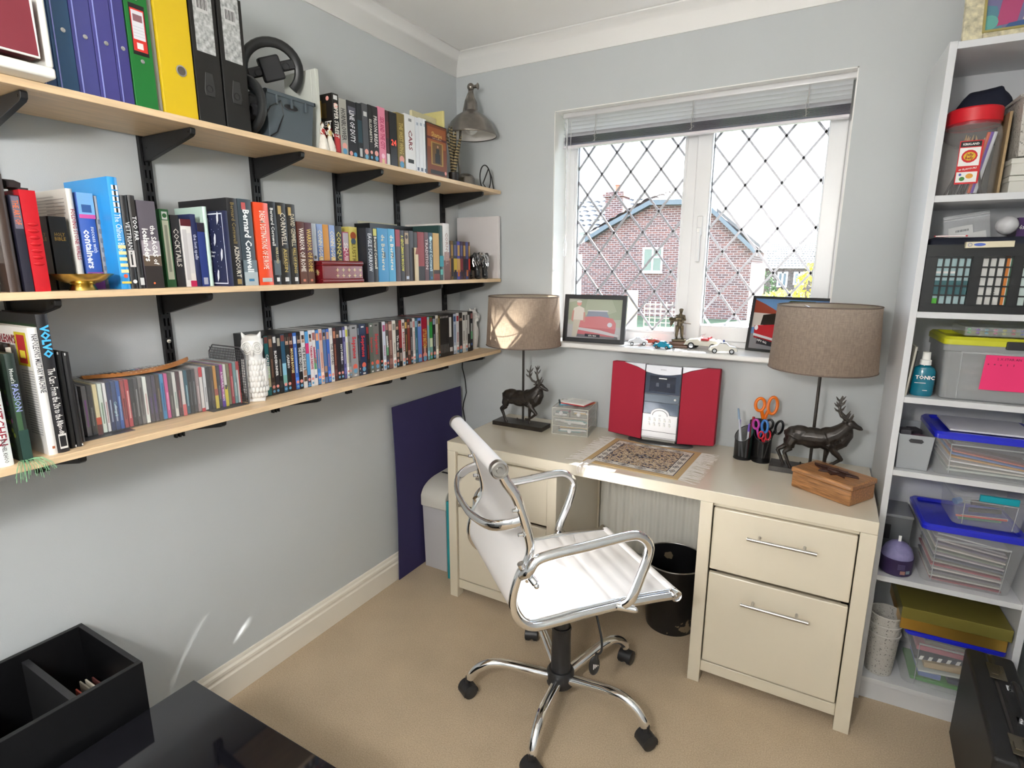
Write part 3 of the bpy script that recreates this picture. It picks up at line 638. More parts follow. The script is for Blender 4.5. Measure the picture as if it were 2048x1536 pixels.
GEN = {  # printed features by kind
 'ripper': [(0, 1, 0, .33, '#9c1c22'), (.2, .8, .9, .97, '#dddddd'), (.5, .8, .32, '#f0b0a8'), (.2, .8, .04, .3, '#c03030')],
 'circ': [(.5, .17, .34, '#e8a49a'), (.5, .08, .3, '#5f9fc8')], 'face': [(.1, .9, .78, .9, '#5a5a66'), (.25, .07, .18, '#e8a49a'), (.7, .06, .18, '#4f9fd0')],
 'teal': [(.1, .9, .3, .7, '#24404a'), (.3, .8, .05, .2, '#c8c8c8')], 'pink': [(.5, .16, .34, '#e8a49a'), (.5, .07, .3, '#70b0d0'), (.2, .8, .78, .86, '#d0d0d0')],
 'pinkbox': [(.3, .7, .02, .1, '#e8d0a0'), (.5, .15, .25, '#f4c8d8')], 'bar': [(0, 1, 0, .22, '#e4e2e0'), (.1, .9, .5, .8, '#5a2028')],
 'n24': [], 'car': [(.35, .65, .88, .93, '#8a8a8e'), (.22, .78, .14, .21, '#1a1a1c')], 'slim': [(.2, .8, .86, .91, '#a8b0c0'), (.2, .8, .04, .1, '#6a7488')],
 'navyart': [(.1, .95, .66, .99, '#6a6474')], 'redfile': [], 'topblk': [], 'folding': [], 'containers': [(0, 1, .74, .78, '#d8589c'), (0, 1, .78, 1, '#7fb2dc'), (.2, .8, .8, .88, '#3a5f96'), (0, 1, 0, .18, '#9a4f9a')],
 'greyth': [(0, 1, k * .1, k * .1 + .05, '#6f7884') for k in range(8)], 'sky': [(.25, .85, .69 + k * .05, .73 + k * .05, '#e8eef0') for k in range(5)] + [(.45, .65, .69 + k * .05, .73 + k * .05, '#14181c') for k in range(5)] + [(.1, .9, .15 + k * .055, .18 + k * .055, '#e8e0a8') for k in range(5)] + [(0, 1, .05, .07, '#e8d060'), (.5, .12, .22, '#e86040')],
 'dance': [(.1, .95, .24, .42, '#d8d4d2'), (.35, .6, .26, .40, '#18181a'), (.5, .08, .3, '#e4e4e4')], 'toofar': [(.2, .8, .04, .12, '#cfcfcf'), (.2, .8, .78, .96, '#2e2a28')],
 'sagas': [(0, 1, 0, .26, '#2c2523'), (0, 1, .26, .38, '#5f5042'), (0, 1, .38, .39, '#d8d4d4'), (0, 1, .39, .55, '#9c949c'), (.45, .06, .06, '#e86a3a')],
 'greenlab': [(.15, .85, .1, .86, '#d9dcc6'), (.2, .8, .87, .97, '#e8ece8'), (.5, .92, .25, '#3c7c48'), (.35, .65, .2, .8, '#a9ab98')], 'whitemar': [(0, 1, .9, 1, '#5a1422'), (.1, .5, .1, .85, '#c8c6c8'), (.5, .9, .2, .8, '#dcdadc'), (.4, 1, 0, .09, '#c02858')],
 'crest': [(0, 1, .86, 1, '#2a2230'), (.2, .8, .03, .14, '#b0b4c8')], 'feathers': [], 'azin': [(.3, .7, .02, .08, '#9a8250')], 'gothic': [(0, 1, 0, .16, '#aebabf'), (0, 1, .16, .3, '#6d7c85'), (.3, .7, .05, .08, '#3a78a0'), (.2, .5, .88, .96, '#c05858')],
 'silverlab': [(.15, .85, .04, .09, '#b8b8b4')], 'cornw': [(.1, .95, .12, .3, '#5a646a'), (.3, .7, .04, .09, '#e0e0e0')], 'gold': [(.15, .85, .25, .45, '#4c4430'), (.3, .7, .04, .09, '#d8d8d8'), (.05, .4, .86, .96, '#b89c60')],
 'wr': [(0, 1, 0, .5, '#5e3a28'), (.35, .7, .04, .08, '#c87860')], 'rose': [(.5, .42, .34, '#8a8a92'), (.2, .8, .1, .34, '#b8b4b8')], 'coin': [(.5, .44, .3, '#5a5240')], 'bluegold': [(.1, .9, .05, .45, '#c8a868'), (0, 1, .62, 1, '#8fa5d0')],
 'pinkpic': [(.05, .95, .68, .98, '#b8b0b8')], 'ovalpic': [(.5, .84, .36, '#a05030'), (.5, .74, .3, '#4a6078'), (0, 1, 0, .12, '#26302c')], 'ycap': [(.05, .9, .86, .99, '#c9c46a')], 'bluesig': [(.4, .7, .44, .56, '#3a5a6c')], 'redtop': [(0, 1, .68, 1, '#9c3a48')],
 'antique': [(.1, .9, .74, .96, '#a89074'), (.5, .88, .3, '#3a2a24'), (.2, .8, .04, .1, '#b8c0d0')], 'oranglow': [(0, 1, 0, .5, '#b0701c'), (.1, .9, .4, .58, '#e0a030')], 'blood': [(0, 1, 0, .3, '#1e1214')], 'swirl': [(.5, .88, .34, '#9ad0d8'), (.4, .7, .03, .08, '#2f6ea0')], 'sunset': [(0, 1, 0, .14, '#7a2418'), (0, 1, .14, .22, '#2c1410')],
 'turq': [(0, 1, .25, .45, '#1f8c9c'), (.1, .8, .1, .2, '#5aa8a0')], 'russet': [(0, 1, 0, .35, '#6c4038'), (.1, .9, .35, .5, '#a08078')],
 'cook': [], 'plants': [(0, 1, 0, .3, '#22403a'), (.1, .6, .3, .6, '#3a5a3c')], 'whisky': [(.1, .9, .74, .92, '#d87a24'), (.1, .9, .92, .97, '#d0d0c8')], 'napoleon': [(.4, .7, .05, .07, '#b06038')], 'volvo': [(.15, .85, .03, .14, '#d8d6d2'), (.22, .78, .045, .125, '#1c1b1f')], 'scuff': [(.2, .4, .97, .995, '#c8c8c8'), (.7, .9, .01, .03, '#d0d0d0')],
}
for T in TOPB:
    y0, y1, h, dep, xf, col, ti, tc, lab, ex = T
    kw = dict(tv=(.28, .82)); b_ = .018
    if ex == 'n24': kw = dict(tv=(.45, .6)); 
    r_ = root('disc_box_set', (xf, (y0 + y1) / 2, 1.779), 0, lab, 'disc box', 'film and series boxes on the topmost wall shelf'); t = y1 - y0 - .0008
    g = G(); g.box((-dep, -t / 2, 0), (0, t / 2, h)); g.done('case', mat(col, .35), r_, bevel=.0012)
    if GEN.get(ex): blocks(r_, 0, t, h, GEN[ex])
    if ti == '24': text('24', r_, (.0006, 0, h * .45), (0, 1, 0), (0, 0, 1), .019, mat(tc, .5, emit=.3), t * .9, 'title_lettering', .02)
    elif ti: text(ti, r_, (.0006, 0, h * .55), (0, 0, -1), (0, 1, 0), min(t * .6, .02), mat(tc, .5), h * .56, 'title_lettering', .02)
    if ex == 'ripper':
        cover_blocks(r_, -t / 2, dep, h, [(0.02, .98, .02, .98, '#15100e'), (.05, .95, 0.02, .3, '#8a4a22'), (.05, .95, .3, .42, '#a01c20'), (.2, .75, .6, .85, '#4a3a16'), (.35, .6, .62, .9, '#b08a34'), (.15, .92, .05, '#f0a8a0'), (.7, .9, .58, .8, '#7c3a1c')])
        text('RIPPER STREET', r_, (-dep * .5, -t / 2 - .001, h * .50), (1, 0, 0), (0, 0, 1), .016, mat('#e8e6e0'), dep * .9, 'cover_lettering', .03)
        text('ONE - FIVE COLLECTION', r_, (-dep * .5, -t / 2 - .001, h * .36), (1, 0, 0), (0, 0, 1), .008, mat('#e8e6e0'), dep * .8, 'cover_lettering', .02)
for T in MIDB:
    y0, y1, h, dep, xf, col, ti, tc, lab, ex = T
    nm = 'ring_binder' if ex == 'redfile' else 'book'
    ttl = '' if ex in ('topblk', 'containers', 'sagas', 'feathers', 'azin', 'gothic', 'cornw', 'gold') else ti
    b = book(nm, y0, y1, 1.377, h, dep, xf, col, lab, 'binder' if nm == 'ring_binder' else 'book', None if nm == 'ring_binder' else 'books on the middle wall shelf', ttl, tc, tv={'sky': (.32, .68), 'toofar': (.5, .8), 'navyart': (.7, .95), 'whitemar': (.2, .8), 'ovalpic': (.2, .7), 'ycap': (.25, .84), 'folding': (.3, .8)}.get(ex, (.2, .9)), rough=.25 if ex in ('redfile', 'sky', 'silverlab') else .45)
    t = y1 - y0 - .0006
    if GEN.get(ex): blocks(b, 0, t, h, GEN[ex])
    m = mat(tc, .5)
    if ex == 'topblk': text('HOLY', b, (.0006, 0, h * .76), (0, 1, 0), (0, 0, 1), .0075, m, t * .6, 'title_lettering'); text('BIBLE', b, (.0006, 0, h * .70), (0, 1, 0), (0, 0, 1), .0075, m, t * .65, 'title_lettering')
    if ex == 'containers':
        text('containers', b, (.0008, -t * .16, h * .42), (0, 0, -1), (0, 1, 0), .014, m, h * .46, 'title_lettering', .035); text('success with', b, (.0008, t * .22, h * .52), (0, 0, -1), (0, 1, 0), .008, m, h * .32, 'title_lettering')
    if ex == 'sagas':
        text('icelanders', b, (.0008, -t * .22, h * .5), (0, 0, -1), (0, 1, 0), .013, m, h * .62, 'title_lettering', .03); text('the SAGAS of', b, (.0008, t * .2, h * .5), (0, 0, -1), (0, 1, 0), .011, m, h * .48, 'title_lettering', .02)
    if ex == 'azin': text('Bernard Cornwell', b, (.0006, -t * .05, h * .72), (0, 0, -1), (0, 1, 0), t * .34, mat('#8d7a48'), h * .46, 'title_lettering'); text('AZINCOURT', b, (.0006, 0, h * .28), (0, 0, -1), (0, 1, 0), t * .42, m, h * .36, 'title_lettering')
    if ex == 'gothic': text('Bernard Cornwell', b, (.0008, 0, h * .52), (0, 0, -1), (0, 1, 0), t * .45, m, h * .72, 'title_lettering', .03)
    if ex == 'cornw': text('Bernard Cornwell', b, (.0006, -t * .2, h * .7), (0, 0, -1), (0, 1, 0), t * .4, m, h * .5, 'title_lettering', .02); text('WAR LORD', b, (.0006, t * .1, h * .36), (0, 0, -1), (0, 1, 0), t * .34, mat('#c9bc8a'), h * .2, 'title_lettering')
    if ex == 'gold':
        a_, c_ = ti.split(' ', 1); text(a_ if a_ == 'CORNWELL' else 'DAVID GEMMELL', b, (.0006, 0, h * .68), (0, 0, -1), (0, 1, 0), t * .5, m, h * .4, 'title_lettering'); text(c_ if a_ == 'CORNWELL' else ti, b, (.0006, 0, h * .3), (0, 0, -1), (0, 1, 0), t * .34, mat('#c8b060'), h * .32, 'title_lettering')
    if ex == 'feathers':
        F = [(.04, .96, .03, .97, '#dfe4f2'), (.06, .94, .045, .955, '#23284c')]
        rnd = random.Random(3)
        F += [(rnd.uniform(.1, .9), rnd.uniform(.07, .93), .008, '#c0c6e0') for _ in range(60)]
        cover_blocks(b, -t / 2, dep, h, F)
        g = G()
        for (u, v) in ((.15, .9), (.5, .84), (.85, .78), (.3, .62), (.72, .55), (.12, .42), (.5, .28), (.9, .35), (.3, .14), (.8, .12)):
            c = Vector((-dep * u, -t / 2 - .0025, h * v)); g.prism([(c.x - .004, c.z - .016), (c.x + .003, c.z - .006), (c.x + .005, c.z + .012), (c.x + .001, c.z + .017), (c.x - .004, c.z + .004)], 'y', -t / 2 - .0042, -t / 2 - .004)
        g.done('feather_print', mat('#e8ecf4'), b, smooth=0)
        text('War and Peace', b, (-dep * .5, -t / 2 - .0045, h * .46), (1, 0, 0), (0, 0, 1), .0055, mat('#e8ecf4'), dep * .5, 'cover_lettering'); text('Leo Tolstoy', b, (-dep * .5, -t / 2 - .0045, h * .41), (1, 0, 0), (0, 0, 1), .0055, mat('#e8ecf4'), dep * .45, 'cover_lettering')
    if ex == 'folding':
        cover_blocks(b, -t / 2, dep, h, [(.08, .5, .9 - k * .035, .908 - k * .035, '#9a9894') for k in range(5)] + [(.3, .92, .93 - k * .03, .936 - k * .03, '#aaa8a4') for k in range(8)])
        text('FOLDING', b, (-dep * .62, -t / 2 - .001, h * .56), (1, 0, 0), (0, 0, 1), .009, mat('#a02838'), dep * .4, 'cover_lettering')
    if ex == 'greyth': cover_blocks(b, -t / 2, dep, h, [(.02, .98, .02, .98, '#a9a6a2')] + [(.1 + .12 * k, .15 + .12 * k, .8, .92, '#4a6c94' if k % 2 else '#6a6058') for k in range(7)])
    if ex == 'redfile':
        g = G()
        for k in range(7): g.lathe([(.0005, -t * .36), (.0035, -t * .2), (.0042, 0), (.0035, t * .2), (.0005, t * .36)], (.0, 0, h * (.28 + .065 * k)), 8, axis='y')
        g.done('quilted_ridge', mat(col, .25), b)
        g = G(); g.box((-.05, -.012, h), (-.004, .004, h + .004), 0); g.prism([(-.05, h + .003), (-.004, h + .003), (.0, h + .012), (-.03, h + .02)], 'y', -.026, -.008); g.done('closure_strap', mat('#2a2224', .6), b, smooth=0)
for k, (c1, c2) in enumerate(FAN):
    ys = [-.3737, -.3540, -.3343, -.3080, -.2840, -.2620, -.2400, -.2200, -.2060, -.1930]
    y0, y1 = ys[k], ys[k + 1] - .0008; cn = ('black-brown', 'ochre', 'dark teal', 'violet-blue', 'dark plum', 'umber', 'periwinkle', 'brown', 'deep indigo')[k]
    b = book('book', y0, y1, 1.377, .163, .105, .205, c1, 'small %s fantasy paperback in the short set behind the silver animal figurine' % cn, 'book', 'short fantasy paperbacks', hard=False)
    blocks(b, 0, y1 - y0, .163, [(0, 1, .2, .55, c2), (.2, .8, .08, .25, '#c87028' if k % 3 == 0 else '#2a1a2c'), (.15, .85, .62, .9, '#b8904c' if k % 2 else '#5a5a80')])
# large black and cream books lying sideways behind the gold paperback
g = G(); g.box((0, -.25, 0), (.08, 0, .215)); tag(g.done('book', mat('#15171a', .4), loc=(.02, -.4742, 1.377)), 'large black book seen edge-on behind the sandy gold paperback', 'book')
g = G(); g.box((0, -.215, 0), (.012, 0, .228)); tag(g.done('book', mat('#cfcdb4', .6), loc=(.005, -.4750, 1.377)), 'cream board-backed book against the wall behind the large black one', 'book')
g = G(); g.box((0, 0, 0), (.007, .016, .125)); cb = tag(g.done('booklet', mat('#d8c8a8', .6), loc=(.2362, -.636, 1.377)), 'small cream booklet standing before the dark grey paperback', 'booklet')
G().prism([(.0, .1), (.016, .1), (.016, .125), (.006, .125)], 'x', .0071, .0073).done('torn_corner', mat('#8a3a2a'), cb, smooth=0)
for T in LOWB:
    y0, y1, h, dep, xf, col, ti, tc, lab, ex = T; fol = ex == 'scuff'
    tv = {'cook': (.12, .8), 'plants': (.35, .85), 'whisky': (.3, .72), 'napoleon': (.5, .95), 'volvo': (.2, .62)}.get(ex, (.2, .9))
    b = book('document_case' if fol else 'book', y0, y1, 1.034, h, dep, xf, col, lab, 'document case' if fol else 'book', 'black document cases' if fol else 'books on the lowest wall shelf', ti, tc, tv=tv, rough=.35)
    t = y1 - y0 - .0006
    if GEN.get(ex): blocks(b, 0, t, h, GEN[ex])
    if ex == 'volvo':
        text('VOLVO', b, (.0009, 0, h * .81), (0, 0, -1), (0, 1, 0), t * .68, mat('#4cb4f0'), h * .34, 'title_lettering', .05)
        text('Lindh', b, (.0009, 0, h * .175), (0, 0, -1), (0, 1, 0), t * .4, mat('#e8e6e2'), h * .1, 'title_lettering')
        cover_blocks(b, -t / 2, dep, h, [(.05, .98, .86, .93, '#1f3a20')])
    if ex == 'napoleon':
        cover_blocks(b, -t / 2, dep, h, [(.08, .34, .70, .96, '#c8b828'), (.12, .30, .72, .94, '#b02a30'), (.15, .27, .76, .82, '#e8d848')] + [(.04, .30, .66 - k * .02, .668 - k * .02, '#a8a8aa') for k in range(26)])
        text("NAPOLEON'S", b, (-dep * .62, -t / 2 - .001, h * .90), (1, 0, 0), (0, 0, 1), .017, mat('#96303a'), dep * .6, 'cover_lettering', .03)
    if ex == 'cook': text('RACHEL KHOO', b, (.0009, 0, h * .13), (0, 0, -1), (0, 1, 0), t * .3, mat('#555555'), h * .2, 'title_lettering')
    if ex == 'plants':
        cover_blocks(b, -t / 2, dep, h, [(.01, .99, .01, .99, '#26362c')] + [(random.Random(k).uniform(.05, .5), random.Random(k + 50).uniform(.1, .7), .03, ('#4a6a2c', '#7a8a34', '#6a3a5a', '#2f5040')[k % 4]) for k in range(26)])
        text("Monet's", b, (.0009, -t * .1, h * .8), (0, 0, -1), (0, 1, 0), t * .4, mat('#d8dcd8'), h * .2, 'title_lettering')
        g = G()   # green tassel bookmark hanging over the shelf edge
        rnd = random.Random(5)
        for k in range(26):
            a = rnd.uniform(-1, 1); g.tube([(-.01, a * .008, .004), (.012, a * .02, .006), (.024 + rnd.uniform(0, .01), a * .03, -.004), (.026 + rnd.uniform(0, .012), a * .035, -.014 - rnd.uniform(0, .018))], .0005, 4)
        g.done('tassel_fringe', mat('#7fb287', .8), b)
# ---------------------------------------------------------------- compact discs
CDY = [-1.7533, -1.7413, -1.7301, -1.7188, -1.7080, -1.6995, -1.6895, -1.6790, -1.6690, -1.6590, -1.6480, -1.6380, -1.6275, -1.6170, -1.6060, -1.5950, -1.5845, -1.5740, -1.5630, -1.5525, -1.5420, -1.5315, -1.5210, -1.5105, -1.5000, -1.4895, -1.4790, -1.4685, -1.4580, -1.4475, -1.4370, -1.4265, -1.4160, -1.4055, -1.3955, -1.3855, -1.3755, -1.3650, -1.3545, -1.3440]
CDC = [('grey', '#6a686a', '#9050a0'), ('charcoal', '#3a3838', '#8a8a88'), ('sunset cream', '#e0d4a4', '#d0602a'), ('mint white', '#d8e4da', '#3a6a40'), ('white', '#e4e4e4', '#8a3040'), ('navy', '#26345c', '#b8c4d8'), ('deep blue', '#2c4474', '#c8d0e0'), ('bright blue', '#2f57a4', '#9ab4e0'), ('brick red', '#a04040', '#2a2424'), ('scarlet', '#b43c44', '#f0c8c0'), ('black', '#242424', '#6a6a6a'), ('dark grey', '#484646', '#a0a0a0'), ('silver grey', '#75716f', '#3c3a3a'), ('bone white', '#e4e8e2', '#b08080'), ('slate', '#454048', '#5c4a7c'), ('dusky violet', '#4a4456', '#5a4a8c'), ('umber', '#463c36', '#8a8070'), ('azure', '#3f8ac0', '#244c74'), ('hot pink', '#cc5290', '#f0b0d0'), ('graphite', '#54504c', '#8c8a84'), ('pale label', '#d4d4ce', '#5c7c74'), ('wine', '#4c2c30', '#a06060'), ('ivory', '#d8d0cc', '#d06a6a'), ('teal', '#2c5c6c', '#b0d0d8'), ('ink black', '#222426', '#707274'), ('gunmetal', '#3a3c40', '#808488'), ('rose grey', '#9c8888', '#d0c0c0'), ('cherry-topped white', '#dcd8d6', '#c02c34'), ('chalk white', '#d4d6d8', '#6a6a6c'), ('jet', '#2a2a2a', '#606060'), ('brown-black', '#3c3430', '#7a7068'), ('amber', '#c88c34', '#d8c24c'), ('smoky', '#34343c', '#8c8c94'), ('magenta', '#a82c94', '#f4e4f4'), ('white and yellow', '#dcdcd4', '#d8c83c'), ('khaki', '#807a54', '#5c5838'), ('crimson', '#a82838', '#e0a0a0'), ('pale teal', '#7ca4a8', '#d0e0e0'), ('two-tone red and white', '#d8d8dc', '#b83030')]
CLR = plastic_clear('jewel_case_plastic', (.45, .46, .48), .16, .10)
CDY = [-1.7533 + (y + 1.7533) * .9707 for y in CDY]
for k, (cn, c1, c2) in enumerate(CDC):
    y0, y1 = CDY[k], CDY[k + 1]; t = y1 - y0 - .0005
    r_ = root('compact_disc_case', (.165, (y0 + y1) / 2, 1.0355), 0, '%s-spined compact disc case in the row between the mesh bookends' % cn, 'compact disc', 'compact discs on the lowest wall shelf')
    g = G(); g.box((-.142, -t / 2, 0), (0, t / 2, .1245)); g.done('jewel_case', CLR, r_, smooth=0)
    g = G(); g.box((-.139, -t / 2 + .0012, .003), (-.0012, t / 2 - .0012, .1215)); g.done('paper_inlay', mat(c1, .5), r_, smooth=0)
    rnd = random.Random(k)
    L = []
    if cn == 'sunset cream': L = [(0, 1, 0, .2, '#5a1c14'), (0, 1, .2, .34, '#c8502a')]
    elif 'topped' in cn: L = [(0, 1, .78, 1, c2), (0, 1, 0, .08, c2)]
    elif cn == 'amber': L = [(0, 1, 0, .3, c2), (0, 1, .3, .45, '#a05040')]
    elif cn == 'magenta': L = [(0, 1, 0, .2, '#5c34a8')]
    elif cn == 'ivory': L = [(0, 1, 0, .25, c2)]
    elif cn == 'white and yellow': L = [(0, 1, 0, .45, c2), (.2, .8, .4, .5, '#222222')]
    elif 'two-tone' in cn: L = [(0, 1, .8, 1, c2), (.6, 1, 0, 1, c2)]
    else: L = [(.32, .62, .2 + .02 * j, .2 + .02 * j + .012, c2) for j in range(rnd.randint(14, 30))]
    blocks(r_, -.0009, t, .1245, L, 'spine_print')
    if cn == 'magenta': text('A NATURAL WOMAN', r_, (-.0003, 0, .06), (0, 0, -1), (0, 1, 0), .006, mat('#f0e0f0'), .09, 'title_lettering', .02)
    if cn == 'deep blue': text('CarSongs 2', r_, (-.0003, 0, .055), (0, 0, -1), (0, 1, 0), .0055, mat('#b0dce0'), .06, 'title_lettering')
MESHM = mat((.16, .16, .17), .4, .7, name='grey_wire_mesh')
def mesh_bookend(yb, sgn, label, h=.165):
    r_ = root('mesh_bookend', (.105, yb, 1.034), 0, label, 'bookend', 'wire mesh bookends')
    g = G(); pts = [(.085, 0, .002), (.085, 0, h - .02), (.065, 0, h), (-.065, 0, h), (-.085, 0, h - .02), (-.085, 0, .002)]; g.tube(pts, .0022, 6, closed=False); g.done('wire_rim', MESHM, r_)
    g = G()
    for k in range(22): x = -.08 + k * .16 / 21; g.box((x - .0007, -.0007, .004), (x + .0007, .0007, h - .006))
    for k in range(20): z = .006 + k * (h - .014) / 19; g.box((-.083, -.0007, z - .0007), (.083, .0007, z + .0007))
    g.done('mesh_panel', MESHM, r_, smooth=0)
    g = G(); g.box((-.084, min(0, sgn * .11), .0), (.084, max(0, sgn * .11), .0012)); g.done('base_plate', MESHM, r_, smooth=0)
    return r_
mesh_bookend(-1.7720, 1, 'black wire mesh bookend touching the scuffed black cases', .15)
mesh_bookend(-1.3515, -1, 'black wire mesh bookend standing before the patterned white owl')
g = G(); P = []
for k in range(25):
    u = k / 24; y = -1.715 + u * .26; z = 1.1605 + .001 + .012 * u * u + .007 * (1 - (2 * u - 1) ** 2) * 0; w = .022 * math.sin(math.pi * min(1, max(.04, u))) ** .5 + .004
    x = .085 + .045 * (1 - (2 * u - 1) ** 2); P.append((x, y, z, w))
rs = [[(x - w, y, z), (x, y, z + .007), (x + w, y, z), (x, y, z - .0015)] for x, y, z, w in P]
g.rings(rs); bo = tag(g.done('boomerang', mat((.50, .20, .055), .35, noise=.25, nscale=30, name='varnished_wood')), 'varnished brown wooden boomerang with painted dots, lying on the compact discs', 'boomerang')
g = G(); rnd = random.Random(4)
for k in range(8, 14):
    for j in (-1, 0, 1):
        x, y, z, w = P[k]; g.ball((x + j * w * .42, y, z + .0066 - abs(j) * .0028), (.0026, .0022, .0006), 0, 8, 4)
for k in range(14, 19): x, y, z, w = P[k]; g.ball((x + .003, y, z + .0064), (.0022, .0020, .0006), 0, 8, 4)
g.done('dot_painting', mat('#e8e2cc'), bo)
g = G()
for k in (4, 5, 6): x, y, z, w = P[k]; g.tube([(x - w * .4, y - .006, z + .0055), (x + w * .3, y + .006, z + .0062)], .0011, 5)
g.done('burnt_mark', mat('#1c0f08'), bo)
# ---------------------------------------------------------------- film discs
DVY = [-1.2690, -1.2615, -1.2460, -1.2310, -1.2165, -1.2020, -1.1860, -1.1710, -1.1560, -1.1405, -1.1243, -1.1078, -1.0930, -1.0790, -1.0645, -1.0500, -1.0350, -1.0200, -1.0050, -.9900, -.9755, -.9610, -.9465, -.9320, -.9200, -.9090, -.8728, -.8641, -.8297, -.8141, -.7921, -.7594, -.7429, -.7247, -.7098, -.6866, -.6663, -.649, -.6303, -.6125, -.5975, -.5800, -.5640, -.5479, -.5322, -.5048, -.4675, -.4522, -.4305, -.4085, -.3896, -.3771, -.3664, -.3557, -.345, -.3341, -.3231, -.3126, -.278, -.2535, -.2315, -.2034, -.1806, -.1604, -.1381, -.1161]
# (colour words, spine colour, print colour, style, title)
DV = [('black', '#232324', '#e8e8e8', 'p', 'SWEENEY'), ('teal-to-cream', '#1f6c6e', '#c8e0c0', 'grad', 'CALENDAR'), ('brown', '#41342c', '#a07860', 'd', ''), ('charcoal', '#2c2a2e', '#c8c8d0', 'p', 'BLADERUNNER'), ('black', '#1c1c1e', '#a8a090', 'd', ''), ('sea-blue', '#24506a', '#8ac0d8', 'grad', ''), ('black', '#1d2220', '#c0c0b8', 'face', 'CASINO'), ('dark red', '#48140f', '#f0d080', 'face', 'MOULIN ROUGE'), ('cobalt blue', '#3565b8', '#c8d8f0', 'd', ''), ('black', '#17181a', '#d8d8d8', 'face', 'THE DA VINCI CODE'), ('white', '#dcdcdc', '#8a4838', 'face2', 'THE BIG SHORT'), ('sky-blue', '#54a0d8', '#d83a78', 'pinkmid', ''), ('white', '#e2e0e4', '#c02c50', 'face', 'TAMARA DREWE'), ('white', '#e4e2e2', '#b05a78', 'multi', 'HAMLET'), ('mid blue', '#4584cc', '#e8a070', 'd', ''), ('peach', '#d8b4a4', '#b86a60', 'd', ''), ('steel-blue', '#5878a8', '#d0d8e8', 'face2', ''), ('blue', '#4068c0', '#c89880', 'd', ''), ('white', '#dedcd8', '#8a8a8a', 'p', 'THE TUDORS'), ('brown', '#50282a', '#c08060', 'd', ''), ('black', '#222228', '#d8d8d8', 'face', ''), ('black', '#26242e', '#c8c8d8', 'd', 'HOT FUZZ'), ('grey-violet', '#4c4c84', '#b8b8e0', 'd', ''), ('white', '#dcdcd8', '#c8c83c', 'd', ''), ('mid grey', '#8c8c8a', '#4a4a4c', 'd', ''),
 ('silver', '#98999c', '#d4343c', 'sop', 'Sopranos'), ('charcoal', '#2a2c34', '#708090', 'd', ''), ('navy', '#1d3050', '#d4343c', 'sop', 'Sopranos'), ('black and red', '#1d1a18', '#9c2028', 'd', ''), ('grey-green', '#5c6a60', '#c83c3c', 'sop', 'Sopranos'), ('pewter', '#6c6c68', '#d4343c', 'sop', 'Sopranos'), ('gold', '#a08c58', '#6a6038', 'sopx', ''), ('pale lilac', '#c8ccdc', '#b04878', 'd', ''), ('black-on-white', '#4a4a48', '#e0e0dc', 'multi', 'LIVE'), ('dusty rose', '#7c5650', '#c8a898', 'd', ''), ('white', '#dcd8d0', '#8a8880', 'd', ''), ('black', '#26282a', '#c8ccd0', 'face2', 'The Great'), ('red and black', '#8c1820', '#c8b8b0', 'redblk', ''), ('white', '#dcd8d8', '#a83440', 'face', 'ROCKNROLLA'), ('black and gold', '#2c2620', '#c8a050', 'd', ''), ('rust', '#7c2c20', '#d8b0a0', 'face2', ''), ('charcoal', '#38383a', '#b0b0b0', 'd', ''), ('white', '#d8d4d2', '#c08080', 'd', ''), ('teal', '#2c6478', '#90c0d0', 'd', ''), ('cornflower blue', '#6384cc', '#c8d4f0', 'face', ''), ('crimson', '#9c1430', '#d8a850', 'crim', 'LITTLE BRITAIN'), ('pale aqua', '#8cb8c4', '#c8b090', 'd', ''), ('leaf green', '#2f9440', '#d8e8c8', 'grad', ''), ('black', '#23252c', '#9aa8c0', 'd', ''), ('cream', '#d0ccc0', '#7a7468', 'd', ''), ('dark gold', '#5c4c2c', '#a08c50', 'd', '')] + [('slim black', '#262424', '#a8a8a8', 'slim', '')] * 6 + [('black with white block', '#2e2e30', '#e0e0e0', 'blk', ''), ('ice blue', '#b8c4d8', '#3c5c94', 'd', ''), ('white and red', '#d8d4d8', '#b83040', 'd', ''), ('black', '#343030', '#c8c8c8', 'face', ''), ('white', '#dcdcd8', '#2c2c2c', 'd', ''), ('white', '#d8d8d6', '#7c7c7c', 'd', ''), ('black and white', '#2c2a28', '#d8d8d8', 'blk', ''), ('black', '#1c1c1e', '#b8b8b8', 'multi', '')]
cnt = {}; ORD = ['first', 'second', 'third', 'fourth', 'fifth', 'sixth', 'seventh', 'eighth', 'ninth', 'tenth']
tot = {}
for d in DV: tot[d[0]] = tot.get(d[0], 0) + 1
DVY = DVY[:len(DV)] + [-.1161]
